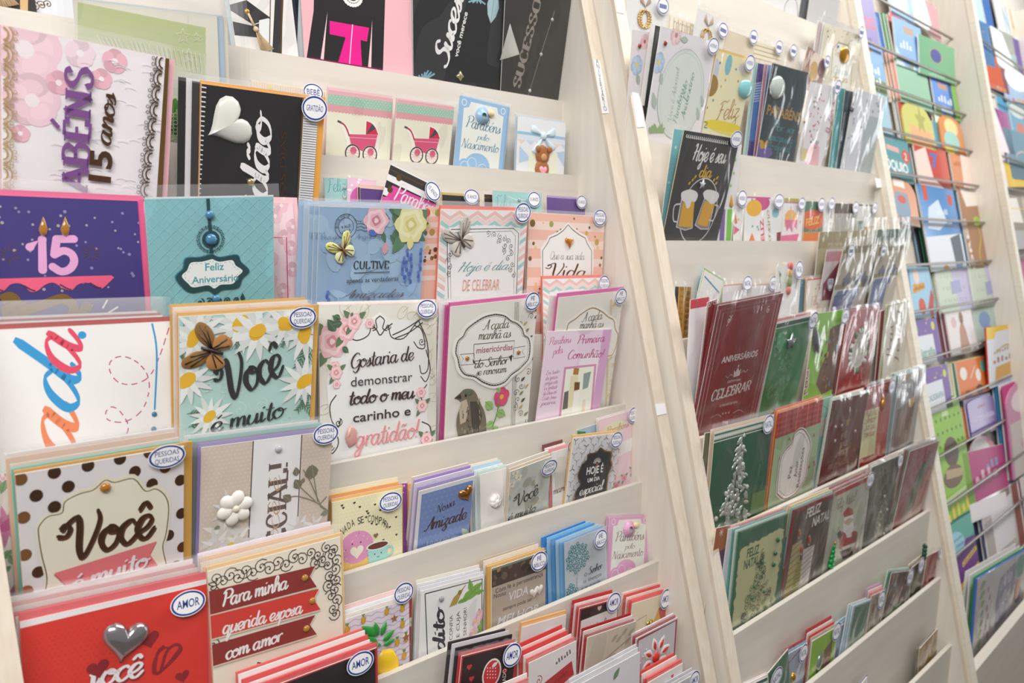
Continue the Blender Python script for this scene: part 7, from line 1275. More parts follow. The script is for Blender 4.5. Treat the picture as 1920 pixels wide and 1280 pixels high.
c = J(5, (1635, 876), (1687, 853), (1614, 1035), slot=1, label='olive Christmas card with beaded tree in shiny crinkled wrap', short='olive beaded tree card', face='#4f5038', rough=.25)
rnd = random.Random(8)
for i in range(50): t = rnd.random()**.7; q = c.px((1660-t*10+rnd.uniform(-16, 16)*t, 905+t*105)); c.poly(ell(*q, .003, .003, 8), rnd.choice(['#8f8a62', '#a59c74', '#6b6a4a']))
c.gems(c.pp([(1657, 930), (1650, 960), (1662, 955), (1648, 985), (1656, 1000), (1640, 1005)]), .0032, '#c9c6b2'); c.tn('Boas Festas', .2, .5, .6, .4, .1, '#8f8c6c', 'sc', w0=1, w1=2); c.sleeve(.008, .003, wr=4.5); c.sticker((1683, 862), 'NATAL', .0125, .0145); c.stack(['#dfe3d6', '#e6c9c6'], dx=-.001, dz=.003)
c = J(5, (1690, 858), (1708, 848), (1676, 1000), slot=4, lean=-.03, label='dark olive card edge between the olive and red wrapped cards', face='#55533c'); c.sleeve(.006, wr=2); c.stack(['#3a2c26', '#cdd6cc'], dx=-.003)
c = J(5, (1706, 846), (1761, 826), (1686, 985), slot=1, lean=-.1, label='red and green Christmas card in very shiny wrap, right end of its row', short='shiny red card', face='#9c2a30', rough=.25); c.poly(c.nn([(.5, .5), (.8, .4), (.6, 1.6), (.3, 1.8)]), '#4f6a48'); c.poly(c.nn([(.1, 2.0), (.9, 1.6), (.9, 2.2), (.1, 2.6)]), '#c9a89c'); c.sleeve(.012, .004, wr=6); c.stack(['#7d8a74', '#b5666a', '#dfe6e2'], dx=-.004)
# row D
for i, (TL, TR, col, lab) in enumerate((((1372, 1300), (1500, 1240), '#2f5c66', 'dark teal card lying in the lower row with only its top edge showing'), ((1378, 1312), (1508, 1248), '#d05a5c', 'red card with only its top edge showing in the lower row'), ((1400, 1318), (1520, 1258), '#3f7a72', 'sea green card with only its top edge showing in the lower row'))):
    c = J(6, TL, TR, slot=6-i*1.4, lean=.03, label=lab, face=col); c.envelope(('#e9e2e0', '#b8d4cc', '#e08a86')[i], .003, 0); c.sleeve(.006, wr=2); c.stack(['#efe8e6', col], dx=-.001, dz=.003)
c = J(6, (1440, 1262), (1478, 1216), (1440, 1330), slot=0, lean=-.05, label='tilted green Natal card in clear bag at the bottom of the second rack', short='tilted green card', face='#4f7d64'); c.sleeve(.006, .004, wr=2); c.sticker((1451, 1267), 'NATAL', .0180, .0165)
c = J(6, (1479, 1225), (1514, 1205), (1470, 1300), slot=2, lean=.0, label='blue grey card with brown arc and gold bell in the lower row', short='gold bell card', face='#a9b3c6'); c.line(c.nn([(.05, .5), (.5, .2), (.95, .05)]), .002, '#8f4038'); c.puffy('gold_bell', ell(*c.n(.35, 1.3), .006, .008), .005, M('#c49a2c', .25, .8), 'small gold bell'); c.sleeve(.005); c.sticker((1503, 1222), 'NATAL', .0145, .0155); c.stack(['#6fb0d4', '#b53a42'], dx=-.001, dz=.003)
c = J(6, (1523, 1202), (1570, 1174), (1518, 1275), slot=1, lean=.0, label='small lime card with silver star and nativity in the lower row', short='small lime card', face='#8fbf3a'); c.poly(c.nn([(.55, .6), (.85, .4), (.95, 3), (.4, 3)]), '#7d5a40'); c.puffy('silver_star', leafo(*c.n(.32, 1.3), *c.n(.42, .55), .4), .004, M('#a0a4a8', .2, .7), 'silver star charm'); c.sleeve(.005); c.sticker((1565, 1182), 'NATAL', .0165, .0165); c.stack(['#c9b09c', '#cf4a46', '#e8e0dc', '#b8423e'], dx=-.001, dz=.004)
c = J(6, (1570, 1178), (1596, 1160), (1562, 1260), slot=3, lean=.0, label='slate blue card between the lime and sage cards in the lower row', face='#8c9ab5'); c.sleeve(.006); c.stack(['#b9d4e2', '#a9c9dc'], dx=-.001, dz=.004)
c = J(6, (1600, 1136), (1633, 1123), (1578, 1230), slot=0, lean=-.03, label='sage green card with pale blue border in the lower row', short='sage card', face='#a3c4d6'); c.poly(c.nn([(.12, .1), (1, .1), (.95, 4), (.05, 4)]), '#5c8068'); c.poly(ell(*c.n(.5, 2.3), .006), '#8fae94'); c.sleeve(.005, wr=2); c.stack(['#b5d6e6', '#dfe8ea'], dx=-.004)
c = J(6, (1634, 1117), (1659, 1106), (1620, 1185), slot=1, lean=-.0, label='beige wrapped card with brown bells in the lower row', short='beige bell card', face='#a89c8c'); c.poly(ell(*c.n(.3, .9), .006, .009), '#8a4f22'); c.poly(ell(*c.n(.35, 1.8), .007, .016), '#7a7440'); c.sleeve(.006, wr=4); c.sticker((1648, 1122), 'NATAL', .0155, .0175); c.stack(['#e07a70', '#efd9d0', '#c9a2c4'], dx=-.001, dz=.004)
c = J(6, (1672, 1074), (1709, 1069), (1660, 1150), slot=1, lean=-.03, label='brown card with gingerbread star and green fan in the lower row', short='gingerbread card', face='#5c3a2c'); c.poly(c.nn([(.15, 1.7), (.8, 1.3), (.9, 2.2), (.3, 2.4)]), '#7fae74'); [c.poly(ell(*c.n(*p), .004), m) for p, m in (((.3, .5), '#6fa0c4'), ((.35, .95), '#c99a3a'), ((.7, .7), '#d9603a'))]; c.poly(star(*c.n(.15, 1.9), .008), '#b5766a'); c.sleeve(.006, .003, wr=3); c.sticker((1702, 1080), 'NATAL', .0155, .0165); c.stack(['#3f7a55', '#bfe0cc'], dx=-.004, dz=.002)
c = J(6, (1710, 1064), (1735, 1044), (1698, 1120), slot=2, lean=-.0, label='olive brown card below the standing tree charm', short='olive charm card', face='#57523a'); mb = MB(); q = c.n(.88, -.05); z = c.zt()
for i in range(4): sphere((q[0], q[1]+i*.008, z), (.007-.0014*i, .006, .005), M('#1f4f3a', .3), mb, 9, 6)
sphere((q[0], q[1]-.006, z), (.005, .004, .004), M('#c9962c', .3, .7), mb, 9, 6); c.part('tree_charm', mb, label='little green tree charm with gold bow'); c.sleeve(.006, wr=3); c.sticker((1723, 1058), 'NATAL', .0150, .0165); c.stack(['#8f7a5c', '#e0d9cc'], dx=-.002, dz=.003)
c = J(6, (1739, 1042), (1767, 1028), (1726, 1100), slot=1, lean=-.03, label='red bagged card with silver bells, right end of the lower row', short='red bell card', face='#94262c'); [c.line(ell(*c.n(*p), .008), .0015, '#cfc9c6', closed=True) for p in ((.4, 1.4), (.75, 1.2))]; c.sleeve(.012, .004, wr=4); c.sticker((1760, 1034), 'NATAL', .0130, .0155)
# row E
c = J(7, (1724, 1216), (1758, 1178), (1726, 1260), slot=1, lean=.02, label='gold foil card standing alone in the bottom pocket of the second rack', short='lone gold card', face='#a8854a', rough=.35); c.tn('Natal', .15, 1.0, .8, .8, .4, '#e6dcc6', 'sc', w0=1, w1=2.4); c.sleeve(.003, wr=2); c.stack(['#8f8474'], dx=-.006)
c = J(7, (1612, 1286), (1626, 1268), slot=1, lean=.03, label='white paper corner in the bottom pocket of the second rack', face='#eceaea'); c.stack(['#9a96a8'], dx=.006)
# ================================================================== third and fourth racks: wire racks of children's books
_o = FR2.w(W2+.03, -.0483, 0)
FR3 = Frame(_o.x, _o.y, .048)
_o = FR3.w(.915, -.02, 0)
FR4 = Frame(_o.x, _o.y, .085)
RODS3 = [2.03, 1.905, 1.81, 1.705, 1.605, 1.5, 1.39, 1.282, 1.173, 1.06, .953, .842, .727, .615]
TA3, RY3 = .26, .06
def rody(z): return RY3+(z-1.45)*TA3
STEEL = M('#8f8a85', .3, .8)
def wire_rack(fr, x1, rods, label, left=True):
    root = bpy.data.objects.new('book_rack', None); COL.objects.link(root); root.matrix_world = fr.mat(); root['label'] = label; root['category'] = 'book rack'
    def front(z): return (z-1.45)*TA3
    for xa in ((-.024, x1) if left else (x1,)):
        mb = MB(); mb.prism([(front(.02)+.004, .0), (.62, 0), (.62, 2.3), (front(2.3)+.004, 2.3)], xa, xa+.022, PANEL(), 'x'); p = link('side_panel', mb.mesh('side_panel'), root)
        mb = MB(); mb.prism([(front(.02)-.014, .0), (front(.02)+.0039, 0), (front(2.3)+.0039, 2.3), (front(2.3)-.014, 2.3)], xa-.003, xa+.028, wood('cream_edge', '#e2dac9', '#ebe4d6', 8), 'x'); link('front_batten', mb.mesh('front_batten'), p, 'cream front edge strip')
    mb = MB(); z0, z1 = .3, 2.3; mb.prism([(rody(z0)+.034, z0), (rody(z0)+.042, z0), (rody(z1)+.042, z1), (rody(z1)+.034, z1)], 0, x1, M('#cfc7ba', .6), 'x'); link('back_panel', mb.mesh('back_panel'), root)
    for z in rods:
        mb = MB(); y = rody(z)-.004; r = .0034
        mb.prism([(y+r*math.cos(2*PI*i/10), z+r*math.sin(2*PI*i/10)) for i in range(10)], 0, x1, STEEL, 'x'); link('wire_rod', mb.mesh('wire_rod'), root)
    return root
wire_rack(FR3, .875, RODS3, "cream book rack with metal rods full of children's books, third along")
RODS4 = [FR4.un(px, py, RY3+(1.45-1.45)*TA3, 1.45, TA3).z for px, py in ((1880, 105), (1845, 165), (1880, 294), (1885, 352), (1900, 480), (1905, 548), (1912, 640))]
wire_rack(FR4, .9, RODS4, "cream book rack with metal rods at the far right edge", False)
RMAP = {1: 0, 2: 1, 3: 1, 4: 2, 5: 3, 6: 4, 7: 5, 8: 6, 9: 7, 10: 8, 11: 9, 12: 10}
def B(ri, TL, TR, face, label, slot=0, rk=3, edge='#ecebe6', th=.004, shape=None, cat="children's book", down=.02, lean=TA3, short=None, rough=.5):
    fr = FR3 if rk == 3 else FR4; z = RODS3[RMAP[ri]] if isinstance(ri, int) else ri
    c = Card(fr, 0, TL, TR, None, lean=lean, name='picture_book', label=label, short=short or label, cat=cat, face=face, edge=edge, th=th, plane=(rody(z)+.002+th+slot*.005-max(0, lean)*SINK, z, z-down), rough=rough)
    return c
def rounded(c, k=.35, face=None):
    k *= c.k*1.2
    """cut the top of the cover round: the book becomes a die-cut board book"""
    W, H = c.W, c.H; r = W*.5; n = 14; top = H-r*k*2
    o = [(0, 0), (W, 0), (W, top)]+[(W/2+r*math.cos(PI*i/n), top+2*k*r*math.sin(PI*i/n)) for i in range(1, n)]+[(0, top)]
    mb = MB(); mb.prism(o, -c.th, 0, M(c.face, .3)); c.mb = mb; c.outline = o
    return c
ti = lambda c, t, a0, b0, a1, b1, h, col: c.tn(t, a0, b0, a1, b1, h, col, 'b', bold=.03)
# top rows
c = B(2, (1572, -25), (1637, 0), '#8d86b8', 'purple book with red lettering at the top left of the book rack', lean=.2); ti(c, 'MUNDO', .1, .85, .95, .85, .3, '#cf6a74'); c.poly(c.nn([(.2, 1.1), (.8, 1.1), (.5, 1.9)]), '#6f6aa6'); c.poly(c.nn([(0, .8), (.25, 1), (.1, 2.2), (0, 2.2)]), '#dfe3ee')
for i, (x, col, nm) in enumerate(((1630, '#1f5fae', 'blue'), (1640, '#2a6cb8', 'bright blue'), (1650, '#1f8a38', 'green'), (1657, '#2c9440', 'light green'), (1663, '#9c2f34', 'red'))):
    c = B(2, (x, 20+i*1.5), (x+14, 26+i*1.5), col, nm+' spine in the row of thin books beside the purple book', slot=4-i)
c = B(2, (1668, 22), (1697, 40), '#cf5a66', 'pink red book with grey lower half behind the sky blue book', slot=0); c.rect(0, .55, 1, 4, '#8c8480'); c.poly(c.nn([(.1, 1.6), (.7, 1.3), (.4, 2.6), (.1, 2.6)]), '#d9cfc9')
c = B(3, (1674, 30), (1726, 54), '#86aede', 'sky blue book with tan logo leaning on the rods', slot=-1, lean=.18); c.poly(c.nn([(.3, .18), (.72, .16), (.66, .42), (.36, .42)]), '#b59a86'); ti(c, '~4', .15, .95, .6, .93, .28, '#dfe3ee'); c.poly(c.nn([(0, .9), (.3, 1.6), (.6, 1.3), (.9, 2.6), (0, 2.6)]), '#bfd6d8'); c.poly(c.nn([(.35, 1.5), (.6, 1.35), (.5, 1.9)]), '#8f9a9c')
c = B(1, (1655, -60), (1700, -40), '#8fb5d8', 'pale blue book cut by the top edge of the picture', slot=0); c.rect(.1, .8, .8, 1.3, '#b5cfe4')
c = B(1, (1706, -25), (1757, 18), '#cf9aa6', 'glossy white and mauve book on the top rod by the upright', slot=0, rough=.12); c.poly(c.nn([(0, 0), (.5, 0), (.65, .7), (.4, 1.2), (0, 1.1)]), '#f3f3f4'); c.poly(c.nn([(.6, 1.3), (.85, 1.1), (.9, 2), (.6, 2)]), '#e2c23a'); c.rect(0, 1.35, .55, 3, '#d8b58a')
# mint books
c = B(4, (1612, 68), (1651, 90), '#7fa9d8', 'sky and meadow book with white capitals, left end of its rod', slot=0); c.rect(0, 1.5, 1, 3, '#6f8a5c'); ti(c, '~5', .0, 1.3, .8, 1.3, .35, '#eef0f2'); ti(c, '~5', .0, 1.75, .8, 1.75, .35, '#eef0f2'); c.rect(.2, .3, .5, .45, '#c99a84')
for i, (x, col, nm) in enumerate(((1651, '#7d8aa0', 'slate'), (1655, '#c9752f', 'orange'), (1661, '#b5682a', 'dark orange'), (1667, '#d98a7a', 'salmon'))):
    c = B(4, (x, 95+i*1.2), (x+12, 99+i*1.2), col, nm+' spine in the stack left of the mint book', slot=4-i)
c = B(4, (1675, 96), (1735, 124), '#93bfa4', 'plain mint green book with faint white title in the middle of the rack', slot=0, short='mint book', rough=.4); ti(c, '~8', .25, 1.35, .75, 1.3, .12, '#a9ccb8'); ti(c, '~5', .3, 1.6, .7, 1.55, .1, '#a9ccb8'); c.poly(ell(*c.n(.5, 1.75), c.W*.12, c.Wk*.08), '#7f9a88')
c = B(3, (1722, 63), (1789, 91), '#74ad85', 'green book with round navy emblem overlapping the upright', slot=-2, lean=.12, short='green emblem book', rough=.4); c.poly(ell(*c.n(.45, .42), c.W*.17, c.Wk*.2), '#c9a25c'); c.poly(ell(*c.n(.45, .42), c.W*.155, c.Wk*.185), '#4a5296'); ti(c, '~6', .25, 1.0, .7, .98, .1, '#a5cfae')
for i, (x, col, nm) in enumerate(((1731, '#7d2f34', 'dark red'), (1736, '#1f6ea8', 'blue'))): c = B(4, (x, 132+i), (x+10, 136+i), col, nm+' spine left of the castle book', slot=3-i)
c = B(4, (1743, 134), (1781, 152), '#5f8fd6', 'blue book with white block letters and a tan badge by the green book', slot=0, short='castle book'); c.rect(.3, .3, .75, .55, '#b5907c'); ti(c, '~5', .2, 1.1, .95, 1.1, .3, '#e3e6e4'); ti(c, '~6', .3, 1.5, .9, 1.5, .28, '#e3e6e4'); c.poly(c.nn([(0, 1.5), (.2, 1.2), (.3, 1.8), (.6, 1.5), (1, 1.9), (1, 3), (0, 3)]), '#6f9a54')
c = rounded(B(4, (1774, 146), (1790, 154), '#7db542', 'small rounded lime green book against the upright', slot=0))
# rounded board books
c = rounded(B(5, (1610, 138), (1659, 158), '#a9c9d8', 'pale blue rounded board book half behind the silver wrapped card', slot=0), .5); c.poly(ell(*c.n(.5, .8), c.W*.3, c.Wk*.2), '#cfe0e0'); c.poly(c.nn([(.6, .6), (.7, .9), (.55, .95)]), '#d97a6a'); c.stack(['#b9d4d6'], step=.005, dx=.008, sl=False)
for i, (x, col, nm) in enumerate(((1674, '#2f9a6a', 'sea green'), (1677, '#234a9c', 'navy'), (1682, '#b53038', 'crimson'))): c = B(5, (x, 188+i), (x+12, 192+i), col, nm+' spine left of the yellow green rounded book', slot=3-i)
c = rounded(B(5, (1686, 181), (1742, 203), '#cfcf7a', 'yellow green rounded board book with peach panel', slot=0, short='yellow green board book'), .45); c.poly(c.nn([(.2, .7), (.95, .75), (.85, 1.6), (.15, 1.5)]), '#e6b083'); c.poly(star(*c.n(.6, .5), c.W*.2), '#a9a85c'); ti(c, '~5', .3, 1.05, .8, 1.08, .14, '#cf9a72'); c.stack(['#a9c9a0', '#d9e0d0'], step=.005, dx=-.006, sl=False)
for i, (x, col, nm) in enumerate(((1742, '#4fa03f', 'leaf green'), (1748, '#4f8f9c', 'teal'))): c = B(5, (x, 225+i), (x+10, 229+i), col, nm+' spine left of the orange rounded book', slot=2-i)
c = rounded(B(5, (1756, 206), (1801, 224), '#d98a4a', 'orange rounded board book with yellow and aqua picture', slot=0, short='orange board book'), .5); c.poly(ell(*c.n(.5, .45), c.W*.28, c.Wk*.3), '#efd79a'); c.poly(ell(*c.n(.45, .95), c.W*.32, c.Wk*.35), '#9fd0c6'); c.poly(ell(*c.n(.3, 1.3), c.W*.2, c.Wk*.2), '#ead66a'); c.stack(['#cfe6d6', '#e9d9c4'], step=.005, dx=-.006, sl=False)
c = B(6, (1640, 240), (1701, 264), '#5a969c', 'teal PINÓQUIO book with red number circle', slot=0, short='teal PINÓQUIO book'); ti(c, 'PINÓQUIO', -.16, .98, .88, .98, .26, '#e9eef0'); c.rect(.28, .32, .66, .46, '#d9a9a4'); c.poly(ell(*c.n(.86, .5), c.W*.13, c.Wk*.19), '#c9524a'); ti(c, '2', .82, .6, .9, .6, .2, '#efe3c9')
RODX = RODS3
for i, (x, col, nm) in enumerate(((1700, '#1f84b8', 'cyan'), (1705, '#c9552a', 'burnt orange'))): c = B(6, (x, 262+i), (x+10, 265+i), col, nm+' spine between the teal and the red books', slot=3-i)
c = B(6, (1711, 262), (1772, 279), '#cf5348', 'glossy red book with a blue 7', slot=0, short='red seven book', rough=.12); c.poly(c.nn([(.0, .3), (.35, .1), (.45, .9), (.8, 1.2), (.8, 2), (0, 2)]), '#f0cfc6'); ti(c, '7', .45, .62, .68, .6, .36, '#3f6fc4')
for i, (x, col, nm) in enumerate(((1768, '#a8552a', 'rust'), (1773, '#c96a34', 'amber brown'))): c = B(6, (x, 281+i), (x+10, 284+i), col, nm+' spine left of the orange glossy book', slot=3-i)
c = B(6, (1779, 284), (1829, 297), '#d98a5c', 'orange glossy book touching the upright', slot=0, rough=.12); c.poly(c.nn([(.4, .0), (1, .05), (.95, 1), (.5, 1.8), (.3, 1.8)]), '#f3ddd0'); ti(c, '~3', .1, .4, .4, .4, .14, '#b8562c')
c = rounded(B(7, (1654, 322), (1713, 340), '#d89a76', 'peach shaped board book with blue robot-like drawing', slot=0, short='peach board book'), .42); c.poly(c.nn([(.3, .45), (.7, .45), (.75, 1.0), (.6, 1.25), (.35, 1.25), (.22, .95)]), '#8fa3b8'); c.poly(ell(*c.n(.5, .65), c.W*.14, c.Wk*.12), '#c9685a'); c.poly(c.nn([(.3, .08), (.65, .08), (.65, .3), (.3, .3)]), '#efe6de'); c.rect(.3, 1.3, .7, 1.7, '#9fb6cc'); c.stack(['#3a3a32', '#d9b23f'], step=.005, dx=-.004, sl=False)
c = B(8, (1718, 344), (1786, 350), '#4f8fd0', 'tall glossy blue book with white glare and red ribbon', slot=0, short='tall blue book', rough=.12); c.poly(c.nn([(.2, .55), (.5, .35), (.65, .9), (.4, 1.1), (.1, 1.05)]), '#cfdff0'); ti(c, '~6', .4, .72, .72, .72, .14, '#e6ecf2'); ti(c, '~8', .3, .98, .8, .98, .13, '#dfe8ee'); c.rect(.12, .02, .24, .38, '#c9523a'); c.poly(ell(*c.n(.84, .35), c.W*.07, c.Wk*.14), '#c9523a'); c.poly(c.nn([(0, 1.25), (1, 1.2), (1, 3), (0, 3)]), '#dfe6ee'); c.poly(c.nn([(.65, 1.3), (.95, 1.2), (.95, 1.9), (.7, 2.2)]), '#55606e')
for p, m in (((.4, 2.1), '#c99a4a'), ((.6, 2.2), '#5f9a54'), ((.78, 2.1), '#6fa0cf'), ((.25, 2.2), '#7fae5c')): c.poly(ell(*c.n(*p), c.W*.1, c.Wk*.16), m)
c.stack(['#1f3a32', '#2a6f4a', '#201f22', '#8fb0cc'], step=.005, dx=-.005, sl=False)
c = B(8, (1794, 350), (1832, 356), '#a5714a', 'tall brown CORES book with yellow shapes by the upright', slot=0, short='brown CORES book', rough=.12); c.poly(c.nn([(.1, .0), (.95, .05), (.9, .7), (.3, .8)]), '#f3e9df'); c.tn('CORES', .25, 4.2, .15, 1.3, .34, '#efe9e0', 'b', bold=.03); c.line(c.nn([(.7, 1.5), (.75, 2.1), (.55, 2.8), (.6, 3.4)]), .007, '#d6c93a'); c.poly(ell(*c.n(.7, 1.4), c.W*.18, c.Wk*.22), '#a5c93f'); c.stack(['#5f88ae', '#2b2d33', '#3f7fae'], step=.005, dx=-.005, sl=False)
# pale middle row
c = B(9, (1686, 500), (1741, 500), '#9fcbe4', 'light blue hero book with orange banner and red boots', slot=0, short='light blue banner book'); c.poly(c.nn([(.3, .85), (.75, .7), (.75, .5), (.35, .55)]), '#d99a3a'); ti(c, '~8', .36, .76, .74, .66, .12, '#7a5a2c'); c.poly(ell(*c.n(.55, 1.25), c.W*.12, c.Wk*.26), '#c9563f'); c.poly(c.nn([(.75, 1.3), (.95, .7), (1, 1.0), (.85, 1.9)]), '#b54a40'); c.poly(c.nn([(0, 0), (.3, .1), (.2, 1.4), (0, 1.2)]), '#6f86ae'); c.poly(ell(*c.n(.5, .3), c.W*.1), '#e9d3c9')
for TL, TR, sl, lab in (((1752, 500), (1811, 498), 1, 'pale green and lilac alphabet book, left of the pair'), ((1815, 499), (1877, 496), 0, 'pale green and lilac alphabet book, right of the pair')):
    c = B(9, TL, TR, '#c9d6c4', lab, slot=sl, short=('left' if sl else 'right')+' alphabet book'); c.poly(c.nn([(.45, 0), (1, 0), (1, 3), (.75, 3)]), '#c3bfdc')
    for r in range(3):
        for k in range(8): c.line(c.nn([(.16+k*.09, .24+r*.34), (.17+k*.09+(.02 if k % 2 else -.02), .33+r*.34)]), .0022, '#7f7a84' if (k+r) % 4 else '#b07a84', smooth=False)
    c.poly(c.nn([(.4, .45), (.7, .4), (.72, .75), (.4, .8)]), '#a3a6cc'); c.stack(['#d3dccb', '#dfe6da'], step=.004, dx=-.004, sl=False)
c = B(10, (1690, 603), (1755, 596), '#7a62a8', 'purple Caligrafia book, upper of the two', slot=0, short='upper purple book'); c.poly(c.nn([(.2, .45), (.82, .42), (.85, 2), (.12, 2)]), '#dfe6ec'); c.tn('caligrafia', .22, 1.0, .82, .98, .2, '#7fae9c', 'b', bold=.03); c.poly(ell(*c.n(.36, .25), c.W*.06, c.Wk*.13), '#6fae5c'); c.poly(ell(*c.n(.86, .2), c.W*.05, c.Wk*.12), '#d3d65c'); c.rdots(6, .002, .003, ['#efe07a'], (.1, .02, .9, .4))
c = B(10, (1772, 585), (1820, 579), '#e9e3e3', 'white book with brown fairy figure and maroon spines', slot=0, short='white fairy book'); c.poly(c.nn([(.42, .7), (.55, .3), (.66, .7), (.75, 1.5), (.35, 1.5)]), '#b98a72'); c.poly(ell(*c.n(.55, .28), c.W*.08), '#8a6450'); c.poly(ell(*c.n(.25, .4), c.W*.1, c.Wk*.2), '#d9bfc0'); c.stack(['#8f4a5c', '#e6dfe0', '#8f4a5c', '#e6dfe0'], step=.004, dx=-.006, sl=False)
c = B(10, (1821, 572), (1868, 563), '#b3c9c0', 'pale green book with blue figure below the alphabet books', slot=1); c.poly(ell(*c.n(.4, .6), c.W*.22, c.Wk*.3), '#7f9cc4'); c.poly(c.nn([(.3, .9), (.6, .85), (.7, 2), (.3, 2)]), '#5a7fa8')
c = B(11, (1849, 614), (1902, 607), '#dfe3ea', 'tall white book with yellow top corner and gold band by the upright', slot=-2, lean=.16, short='yellow-topped book', edge='#d93a34'); c.poly(c.nn([(0, 0), (1, 0), (1, .12), (.3, .2), (.25, .42), (0, .42)]), '#efc52f'); c.tn('~7', .2, .95, .85, .85, .14, '#b5835c', 'b'); ti(c, '~5', .16, 1.28, .85, 1.2, .2, '#a8706a'); c.poly(c.nn([(.25, 1.4), (.85, 1.3), (.8, 1.75), (.2, 1.85)]), '#d9a95c'); c.line(c.nn([(.35, .85), (.6, .7), (.85, .72)]), .004, '#b9a24c'); c.poly(c.nn([(.2, 2.0), (.9, 1.9), (.9, 4), (.2, 4)]), '#a9c3de'); c.poly(ell(*c.n(.5, 2.4), c.W*.18, c.Wk*.3), '#e9e3e3')
c = B(11, (1730, 693), (1774, 682), '#7a62a8', 'purple Caligrafia book, lower one left of the orange book', slot=0, short='lower purple book'); c.poly(c.nn([(.0, .6), (.72, .55), (.72, 3), (0, 3)]), '#dfe6ec'); c.tn('CALIGRAFIA', .0, 1.3, .7, 1.25, .22, '#7f9cae', 'b', bold=.03); c.poly(ell(*c.n(.86, .35), c.W*.07, c.Wk*.16), '#d3d65c'); c.rdots(5, .002, .003, ['#efe07a'], (.4, .05, .9, .5))
for i, (x, col, nm) in enumerate(((1775, '#3f8a9c', 'teal blue'), (1779, '#d9c23a', 'yellow'), (1784, '#3f7a54', 'green'))): c = B(11, (x, 678+i), (x+12, 678+i), col, nm+' spine left of the orange animal book', slot=3-i)
c = B(11, (1791, 679), (1846, 667), '#e07a30', 'orange book with white and teal ovals', slot=0, short='orange ovals book', edge='#e9e3da'); c.poly(ell(*c.n(.2, .4), c.W*.11, c.Wk*.2), '#efe9e2'); c.poly(ell(*c.n(.68, .55), c.W*.09, c.Wk*.2), '#efe9e2'); c.poly(ell(*c.n(.88, .3), c.W*.09, c.Wk*.2), '#5fb5a8'); c.line(c.nn([(.4, .6), (.6, .25)]), .004, '#efd9c6'); c.poly(ell(*c.n(.25, 1.1), c.W*.12, c.Wk*.16), '#6a4030'); c.poly(ell(*c.n(.65, 1.0), c.W*.12, c.Wk*.16), '#5a3426'); c.stack(['#e9e3da', '#e6d34a'], step=.005, dx=-.004, sl=False)
# bottom rows
c = B(.842, (1731, 768), (1797, 745), '#8fc142', 'tall lime green book with dark monkey and yellow letters', slot=0, short='lime monkey book', down=.06); 
for r in range(3):
    for k in range(7): c.poly(ell(*c.n(.14+k*.13, .42+r*.35), c.W*.022, c.Wk*.05, 8), '#4a6a2a')
c.rect(.45, .22, .62, .36, '#c9dfa0'); c.poly(ell(*c.n(.55, 1.35), c.W*.2, c.Wk*.4), '#5a4634'); c.poly(ell(*c.n(.5, 2.0), c.W*.28, c.Wk*.3), '#6f5640'); c.poly(c.nn([(.3, 1.75), (.8, 1.9), (.75, 2.1), (.3, 2.0)]), '#b5a07a'); c.tn('~5', .15, 3.1, .85, 3.0, .36, '#e9d23a', 'b', bold=.05); c.poly(c.nn([(.1, 2.5), (.8, 2.4), (.8, 2.5), (.1, 2.6)]), '#d3dfb0'); c.stack(['#eef0e6', '#7fb53a', '#eef0e6'], step=.004, dx=-.001, dz=.004, sl=False)
for i, (x, col, nm) in enumerate(((1797, '#4a3a8c', 'indigo'), (1802, '#d98a3a', 'orange'))): c = B(12, (x, 762+i), (x+12, 760+i), col, nm+' spine left of the purple wavy-topped book', slot=3-i)
c = rounded(B(12, (1812, 752), (1861, 737), '#6a4f9c', 'purple PANTERA NEGRA book with wavy top edge', slot=0, short='purple wavy book'), .12); ti(c, 'PANTERA NEGRA', .08, .82, .96, .78, .16, '#cfc6e6'); ti(c, '~5', .35, .38, .65, .34, .12, '#b0603f'); c.poly(ell(*c.n(.5, 1.3), c.W*.2, c.Wk*.14), '#3f3448'); c.stack(['#e6dff0', '#8f7fb8'], step=.005, dx=-.004, dz=.004, sl=False)
LOW = .842
c = B(LOW, (1804, 850), (1880, 832), '#b02c74', 'magenta wedge book with white arch top and round letters', slot=0, short='magenta wedge book', down=.12); ti(c, '~3', .5, .5, .85, .46, .2, '#7f8fc4'); ti(c, '~4', .2, .75, .8, .68, .26, '#e6b9c9'); c.rect(0, 1.15, .9, 1.5, '#e9e3e6'); c.poly(ell(*c.n(.35, 1.8), c.W*.1, c.Wk*.2), '#a8442c'); c.rect(0, 1.5, 1, 4, '#dfd9da'); c.poly(ell(*c.n(.3, 1.75), c.W*.1, c.Wk*.18), '#a8442c'); c.poly(ell(*c.n(.7, 1.8), c.W*.12, c.Wk*.18), '#c9764a')
c = rounded(B(LOW+.02, (1815, 822), (1862, 812), '#e3a9b9', 'white and pink arch-topped book rising behind the magenta wedge book', slot=3), .5); c.poly(ell(*c.n(.4, .6), c.W*.4, c.Wk*.5), '#efeae9')
c = rounded(B(LOW, (1883, 725), (1945, 700), '#c98aae', 'big round-topped pink book with cyan and magenta page edges', slot=-2, lean=.2, short='round pink book', down=.06, edge='#3f9fd6'), .5); c.poly(ell(*c.n(.5, .55), c.W*.36, c.Wk*.36), '#e9d9e2'); c.poly(ell(*c.n(.6, .55), c.W*.2, c.Wk*.22), '#7f9cc9'); c.rect(.05, 1.1, 1, 4, '#cfc6c6'); c.poly(ell(*c.n(.5, 1.8), c.W*.2, c.Wk*.2), '#c9a0b0'); c.stack(['#c93a84', '#e9e3e3', '#3f9fd6', '#bfd9e6'], step=.006, dx=-.006, dz=.002, sl=False)
BIN = .48
